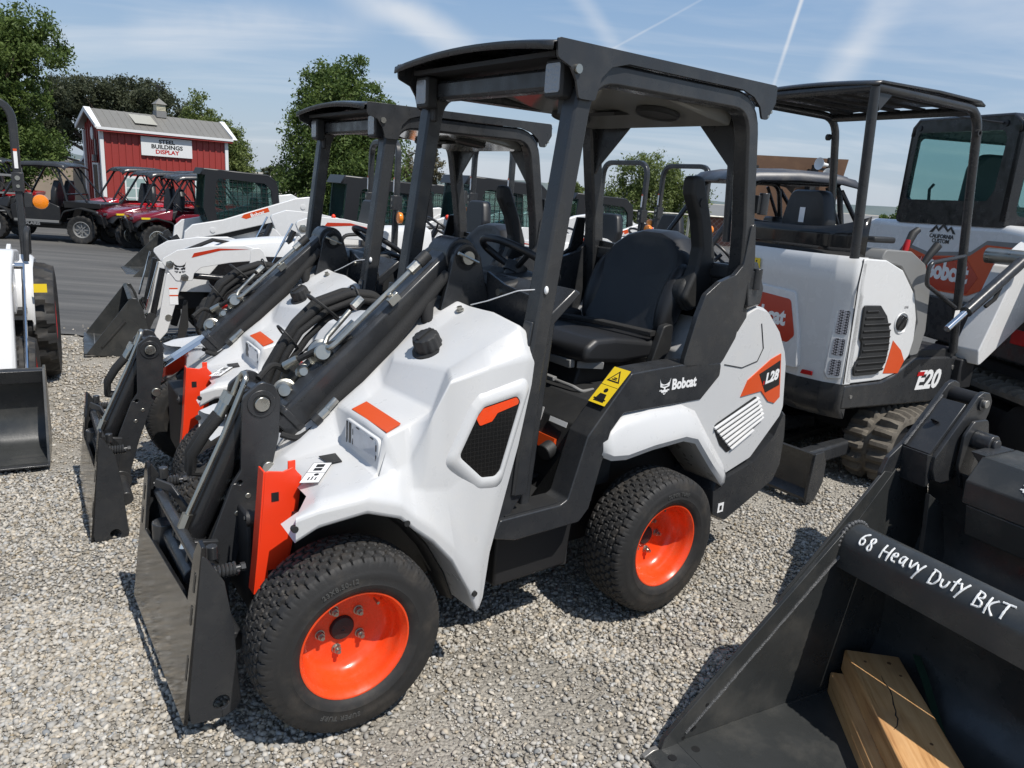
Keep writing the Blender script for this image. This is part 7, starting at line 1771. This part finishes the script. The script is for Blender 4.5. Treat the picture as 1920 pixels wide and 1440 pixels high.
# ------------------------------------------------------------------ brown plywood hoarding with loudspeakers
M['ply'] = mat('stained_plywood', (.115, .060, .032), .75, bump=.3, bscale=30, dirt=.7, dscale=3, dcol=(.19, .105, .055))
PW = thing('plywood_hoarding', 'stained brown plywood hoarding behind the mini excavator canopy', 'hoarding', (5.10, 13.2, gz(13.2)), R(3))
b = MB(); b.prism([(-1.5, .9), (-1.5, 2.76), (.28, 2.80), (.06, 1.3), (.02, .9)], 'Y', 0, .05); b.build('panel', M['ply'], PW)
b = MB()
for x in (-1.3, -.35): b.box((x, -.03, 1.3), (.09, .09, 2.6))
b.build('post', M['soot'], PW)
SP = thing('loudspeaker', 'pair of white horn loudspeakers on a post at the hoarding corner', 'loudspeaker', (4.93, 13.05, 2.10), R(3))
b = MB(); b.lathe([(.025, 0), (.03, .08), (.06, .16), (.10, .20), (.09, .20), (0, .12)], (.02, -.06, .26), (-.9, -.42, .05), 20); b.lathe([(.025, 0), (.03, .08), (.06, .16), (.095, .2), (.085, .2), (0, .12)], (.02, -.08, .12), (-.25, -.95, -.05), 20); b.build('horn', M['barn_trim'], SP, smooth=50)
b = MB(); b.box((.10, -.02, .26), (.12, .08, .24)); b.cyl((-.1, -.05, .19), (.1, -.04, .19), .02, n=8); b.box((-.16, -.02, -.3), (.10, .06, 1.1)); b.build('bracket', M['plastic'], SP)

# ------------------------------------------------------------------ things glimpsed behind the parked vehicles
M['block'] = mat('tan_block_wall', (.36, .29, .22), .85, bump=.4, bscale=6, dirt=.4, dscale=1.5)
WL = thing('block_wall', 'tan block wall behind the parked utility vehicles', 'wall', (-27, 36, -.5), R(10))
b = MB(); b.box((0, 0, .95), (14, .25, 1.9)); b.build('wall', M['block'], WL)
b = MB(); b.box((0, 0, 1.95), (14.1, .32, .10)); b.build('coping', M['grey_plastic'], WL)
TK = thing('pickup_truck', 'white pickup truck facing the camera beyond the black utility vehicle', 'truck', (-23.3, 40.0, -.5), R(248))
b = MB(); b.hull([(2.4, -.85, .5), (2.4, .85, .5), (2.45, -.82, 1.0), (2.45, .82, 1.0), (1.2, -.9, 1.16), (1.2, .9, 1.16), (-2.6, -.9, 1.12), (-2.6, .9, 1.12), (-2.6, -.88, .5), (-2.6, .88, .5)]); b.build('body', M['white_gloss'], TK, bevel=.06, seg=3)
b = MB(); b.hull([(1.15, -.82, 1.12), (1.15, .82, 1.12), (.55, -.70, 1.82), (.55, .70, 1.82), (-1.0, -.70, 1.84), (-1.0, .70, 1.84), (-1.3, -.82, 1.12), (-1.3, .82, 1.12)]); b.build('cab', M['white_gloss'], TK, bevel=.04)
b = MB(); b.poly([(1.105, -.70, 1.20), (1.105, .70, 1.20), (.655, .60, 1.74), (.655, -.60, 1.74)], .02, (1, 0, .8)); b.build('windscreen', M['glass_dark'], TK)
for s in (1, -1):
    b = MB(); b.poly([(.95, .805*s, 1.2), (-1.1, .805*s, 1.2), (-.95, .72*s, 1.72), (.52, .72*s, 1.72)], .012, (0, s, .15)); b.build('side_window', M['glass_dark'], TK)
    b = MB(); b.box((2.44, .62*s, .84), (.06, .34, .2)); b.build('headlight', M['lens'], TK)
    for x in (1.55, -1.6): lug_wheel(TK, (x, .78*s, .38), .38, .24, M['steel'], s, 14)
b = MB(); b.box((2.46, 0, .84), (.06, .8, .24)); b.box((2.5, 0, .55), (.12, 1.7, .18)); b.build('grille', M['soot'], TK, bevel=.01)
b = MB(); b.box((.2, -.6, 1.93), (.5, .5, .12)); 
b.build('roof_rack', M['barn_trim'], TK)
SH = thing('tyre_rack', 'steel rack of small wheels at the far left', 'rack', (-15.6, 22.3, -.48), R(15))
b = MB()
for z in (.5, 1.0, 1.5): b.box((0, 0, z), (1.6, .5, .05))
for x in (-.78, .78): b.box((x, 0, .9), (.06, .5, 1.8))
b.build('frame', M['grey_plastic'], SH)
b = MB()
for z in (.68, 1.18):
    for k in range(5): b.lathe([(.14, -.06), (.15, 0), (.14, .06), (.06, .05), (.06, -.05)], (-.6+k*.3, -.15, z), (0, 1, 0), 16, True)
b.build('small_wheels', M['rubber'], SH)
LB = thing('brick_building', 'low brick building with grey roof beyond the chain link fence', 'building', (13.0, 42.0, -.5), R(-12))
M['brick'] = mat('red_brick', (.20, .085, .06), .85, bump=.3, bscale=12)
b = MB(); b.box((0, 0, 1.4), (13, 6, 2.8)); b.build('wall', M['brick'], LB)
b = MB(); b.hull([(-6.8, -3.4, 2.75), (6.8, -3.4, 2.75), (-6.8, 3.4, 2.75), (6.8, 3.4, 2.75), (-6.8, 0, 3.9), (6.8, 0, 3.9)]); b.build('roof', M['barn_roof'], LB, smooth=10)
b = MB()
for x in (-4, -1, 2, 5): b.box((x, -3.01, 1.5), (1.0, .06, 1.0))
b.build('window', M['glass_dark'], LB)
LB.scale = (1, 1, .52)
FN = thing('chain_link_fence', 'chain link fence running behind the excavators', 'fence', (7.5, 16.0, gz(16)), R(-6))
b = MB()
for k in range(9): b.cyl((-6+k*2.0, 0, 0), (-6+k*2.0, 0, 1.75), .03, n=8)
b.tube([(-6, 0, 1.72), (10, 0, 1.72)], .02, 6); b.build('frame', M['steel'], FN)
b = MB()
for k in range(150):
    x = -6+k*.11
    b.tube([(x, 0, .02), (x+1.65, 0, 1.68)], .0028, 3, caps=False); b.tube([(x+1.65, 0, .02), (x, 0, 1.68)], .0028, 3, caps=False)
b.build('wire_mesh', M['steel'], FN, smooth=None)
# ------------------------------------------------------------------ hills
b = MB(); n = 60; r0, r1, r2 = [], [], []
for i in range(n+1):
    a = R(200-220*i/n); d = 1500
    h = 10+9*math.sin(i*.7)+7*math.sin(i*1.9+1)+4*math.sin(i*3.7)
    c = Vector((math.cos(a)*d, math.sin(a)*d, 0)); r0.append(c+V(0, 0, -2)); r1.append(c*1.03+V(0, 0, max(3, h)*.9)); r2.append(c*1.3+V(0, 0, max(3, h)*1.0))
b.loft([r0, r1, r2]); M['hill'] = mat('distant_wooded_hill', (.10, .13, .13), .95, dirt=.6, dscale=.01, dcol=(.17, .18, .16))
tag(b.build('hills', M['hill'], smooth=60), kind='structure')

# ------------------------------------------------------------------ trees
def leaf_mat(name, c0, c1):
    m = bpy.data.materials.new(name); m.use_nodes = True
    t = m.node_tree; b_ = t.nodes['Principled BSDF']; b_.inputs['Roughness'].default_value = .6; b_.inputs['Specular IOR Level'].default_value = .3
    a = t.nodes.new('ShaderNodeAttribute'); a.attribute_name = 'tone'
    mx = t.nodes.new('ShaderNodeMixRGB'); mx.inputs['Color1'].default_value = (*c0, 1); mx.inputs['Color2'].default_value = (*c1, 1)
    t.links.new(a.outputs['Fac'], mx.inputs['Fac']); t.links.new(mx.outputs[0], b_.inputs['Base Color'])
    tr = t.nodes.new('ShaderNodeBsdfTranslucent'); t.links.new(mx.outputs[0], tr.inputs['Color'])
    ms = t.nodes.new('ShaderNodeMixShader'); ms.inputs[0].default_value = .38
    out = t.nodes['Material Output']; t.links.new(b_.outputs[0], ms.inputs[1]); t.links.new(tr.outputs[0], ms.inputs[2]); t.links.new(ms.outputs[0], out.inputs['Surface'])
    return m
M['bark'] = mat('grey_brown_bark', (.09, .07, .055), .9, bump=.6, bscale=14)
LM = {'ash': leaf_mat('ash_leaf', (.045, .085, .020), (.135, .185, .045)), 'oak': leaf_mat('oak_leaf', (.042, .052, .028), (.100, .112, .062)), 'light': leaf_mat('pale_leaf', (.080, .120, .030), (.21, .25, .08)), 'dry': leaf_mat('dry_leaf', (.10, .09, .05), (.20, .18, .11))}
def tree(name, label, x, y, blobs, kind, n, leaf, trunk_r, base_z=-.5, seed=1):
    """blobs: (dx, dy, z, rx, ry, rz) clumps of foliage in metres round the trunk"""
    g = np.random.default_rng(seed); rnd = random.Random(seed)
    T = thing(name, label, 'tree', (x, y, base_z), 0, None)
    # trunk and limbs
    b = MB(); top = max(q[2] for q in blobs)
    b.tube([(0, 0, 0), (.03, .02, top*.25), (-.05, .03, top*.5), (.02, -.02, top*.8)], [trunk_r*1.2, trunk_r, trunk_r*.75, trunk_r*.3], 10)
    for q in blobs:
        z0 = max(.8, q[2]*.45); b.tube([(0, 0, z0), (q[0]*.5, q[1]*.5, (z0+q[2])*.5+.2), (q[0]*.95, q[1]*.95, q[2])], [trunk_r*.55, trunk_r*.35, trunk_r*.1], 7)
    b.build('trunk', M['bark'], T)
    vol = np.array([q[3]*q[4]*q[5] for q in blobs])**.67; cnt = (n*vol/vol.sum()).astype(int)
    C = []; tone = []
    for q, k in zip(blobs, cnt):
        # sub-clumps near the shell of each blob, leaves around each
        ns = max(14, int(k/95)); d = g.normal(size=(ns, 3)); d /= np.linalg.norm(d, axis=1)[:, None]
        r = .45+.62*g.random((ns, 1))**.6
        sub = d*r*np.array([q[3], q[4], q[5]])+np.array([q[0], q[1], q[2]])
        ids = g.integers(0, ns, k); sr = .15*(q[3]+q[4]+q[5])/3*(.6+.9*g.random((ns, 1)))
        p = sub[ids]+g.normal(size=(k, 3))*sr[ids]*np.array([1, 1, .8])
        C.append(p); tone.append(np.clip(.5*g.random(ns)[ids]+.5*g.random(k), 0, 1))
    C = np.concatenate(C); tone = np.concatenate(tone); k = len(C)
    keep = C[:, 2] > .5; C = C[keep]; tone = tone[keep]; k = len(C)
    u = g.normal(size=(k, 3)); u /= np.linalg.norm(u, axis=1)[:, None]; v = np.cross(u, g.normal(size=(k, 3))); v /= np.linalg.norm(v, axis=1)[:, None]
    s = leaf*(.6+.8*g.random((k, 1)))
    quad = np.stack([C-u*s, C+v*s*.45, C+u*s, C-v*s*.45], 1)
    me = bpy.data.meshes.new('crown'); me.vertices.add(4*k); me.vertices.foreach_set('co', quad.astype(np.float32).ravel())
    fi = np.arange(4*k, dtype=np.int32); me.loops.add(4*k); me.loops.foreach_set('vertex_index', fi); me.polygons.add(k); me.polygons.foreach_set('loop_start', np.arange(0, 4*k, 4, dtype=np.int32)); me.update(calc_edges=True)
    at = me.attributes.new('tone', 'FLOAT', 'POINT'); at.data.foreach_set('value', np.repeat(tone, 4).astype(np.float32))
    me.materials.append(LM[kind]); o = bpy.data.objects.new('crown', me); COL.objects.link(o); o.parent = T
    return T
def at(px, y):
    """ground x for a photograph column at depth y"""
    return (px-960)/1404*y*1.0
GT = 'trees beyond the lot'
def cone_blobs(h, w, seed, n=16, z0=.9, top=.55):
    r = random.Random(seed); out = []
    for i in range(n):
        t = i/(n-1); z = z0+(h-z0)*t*.93; k = (1-.88*max(0, t-.25)**1.6)*min(1, .7+t*1.5); a = i*2.4
        rad = w*.5*k*.62; out.append((rad*math.cos(a)*r.uniform(.6, 1.1), rad*math.sin(a)*r.uniform(.6, 1.1), z, w*.24*(k+.25), w*.24*(k+.25), w*.22*(k+.3)))
    out.append((0, 0, h*.92, w*.14, w*.14, h*.09)); return out
def round_blobs(h, w, seed, n=20, z0=1.6):
    r = random.Random(seed); out = []
    for i in range(n):
        t = r.random(); z = z0+(h-z0)*t*.85; k = math.sqrt(max(.05, 1-((z-(z0+h)/2)/((h-z0)*.62))**2)); a = i*2.4
        rad = w*.5*k*.72*math.sqrt(r.random()); out.append((rad*math.cos(a), rad*math.sin(a), z, w*.19*r.uniform(.7, 1.2), w*.19*r.uniform(.7, 1.2), w*.14*r.uniform(.7, 1.2)))
    return out
tree('ash_tree', 'big green tree at the left edge, overhanging the barn side', at(-10, 29)-.2, 29, round_blobs(7.5, 5.8, 3, 42, 1.6), 'ash', 95000, .072, .22, seed=3)
tree('ash_tree', 'tall dense green tree left of the middle loader cab', at(628, 32), 32, cone_blobs(6.35, 5.2, 9, 36, .5), 'ash', 90000, .072, .2, seed=9)
tree('ash_tree', 'pale green pointed tree at the right end of the barn', at(402, 43), 43, [(-.9, 0, 4.9, .75, .8, 1.1), (-1.0, 0, 3.8, 1.0, 1.0, 1.2), (-.2, .2, 3.5, 1.2, 1.2, 1.3), (.6, 0, 3.2, 1.1, 1.1, 1.2), (1.1, 0, 2.4, .8, .9, 1.2), (0, 0, 2.0, 1.5, 1.3, 1.2), (.3, .2, 4.1, .7, .7, .8), (1.25, 0, 1.6, .7, .7, .8)], 'light', 30000, .075, .15, seed=5)
oak = [(-4.2, 0, 4.6, 1.4, 1.3, 1.2), (-2.8, .5, 5.6, 1.5, 1.4, 1.0), (-1.3, -.4, 5.7, 1.4, 1.4, 1.0), (.3, .6, 6.0, 1.5, 1.4, .95), (1.9, 0, 5.8, 1.5, 1.4, 1.0), (3.2, .3, 5.2, 1.3, 1.2, 1.0), (4.3, 0, 4.4, .9, 1.0, .8), (-3.6, 0, 3.4, 1.2, 1.1, .9), (-4.0, .3, 2.3, .9, .9, .8), (-2.2, .3, 4.2, 1.4, 1.2, 1.0), (0, .4, 4.5, 1.6, 1.3, 1.0), (2.2, .3, 4.4, 1.4, 1.2, .9)]
tree('oak_tree', 'wide dark grey-green oak spreading behind the barn roof', at(212, 47), 47, oak, 'oak', 60000, .085, .3, seed=12)
tree('oak_tree', 'thin brownish tree with open crown right of the tall dense tree', at(772, 52), 52, [(-.5, 0, 3.4, .8, .8, .7), (.2, .2, 3.9, .7, .7, .6), (.7, 0, 3.2, .8, .8, .6), (-.1, 0, 2.8, 1.1, 1.0, .8), (.9, 0, 2.4, .6, .6, .5), (-.9, 0, 2.4, .7, .7, .6)], 'dry', 5000, .10, .14, seed=15)
tree('young_tree', 'pale feathery tree behind the roll bar right of the loader post', at(1178, 27), 27, [(-.9, 0, 1.9, .7, .7, .9), (-.4, 0, 2.8, .7, .7, .7), (.3, 0, 2.9, .8, .7, .7), (1.0, 0, 2.7, .7, .7, .6), (1.5, 0, 1.9, .7, .7, .8), (.4, .2, 2.0, 1.1, .9, 1.0), (-.2, 0, 1.2, 1.0, .9, .8), (1.2, 0, 1.1, .8, .8, .7)], 'light', 34000, .048, .1, seed=21)
tree('young_tree', 'small dark trees seen between the two loader cabs', at(1032, 48), 48, [(-.6, 0, 2.0, .5, .5, .8), (.1, 0, 2.3, .45, .5, .8), (.6, 0, 2.1, .5, .5, .7), (0, 0, 1.3, 1.1, .8, .7)], 'light', 6000, .08, .1, seed=23)
tree('young_tree', 'low bushy tree left of the large excavator cab', at(1652, 19), 19, [(-.3, 0, 1.7, .45, .5, .5), (.25, 0, 1.9, .45, .5, .5), (0, 0, 1.3, .6, .6, .5), (.5, .1, 1.4, .4, .4, .4), (-.9, .3, 1.2, .5, .5, .4)], 'ash', 9000, .05, .07, seed=25)
tree('young_tree', 'small pale tree in front of the hills under the big left tree', at(85, 55), 55, [(-.6, 0, 2.0, .8, .8, .7), (.5, 0, 1.8, .8, .8, .6)], 'light', 3000, .10, .1, seed=27)
tree('young_tree', 'olive treetop just right of the first skid steer cab', at(520, 58), 58, [(-.5, 0, 2.0, 1.0, .8, .6), (.8, 0, 1.7, .9, .8, .5)], 'oak', 3000, .10, .1, seed=28)
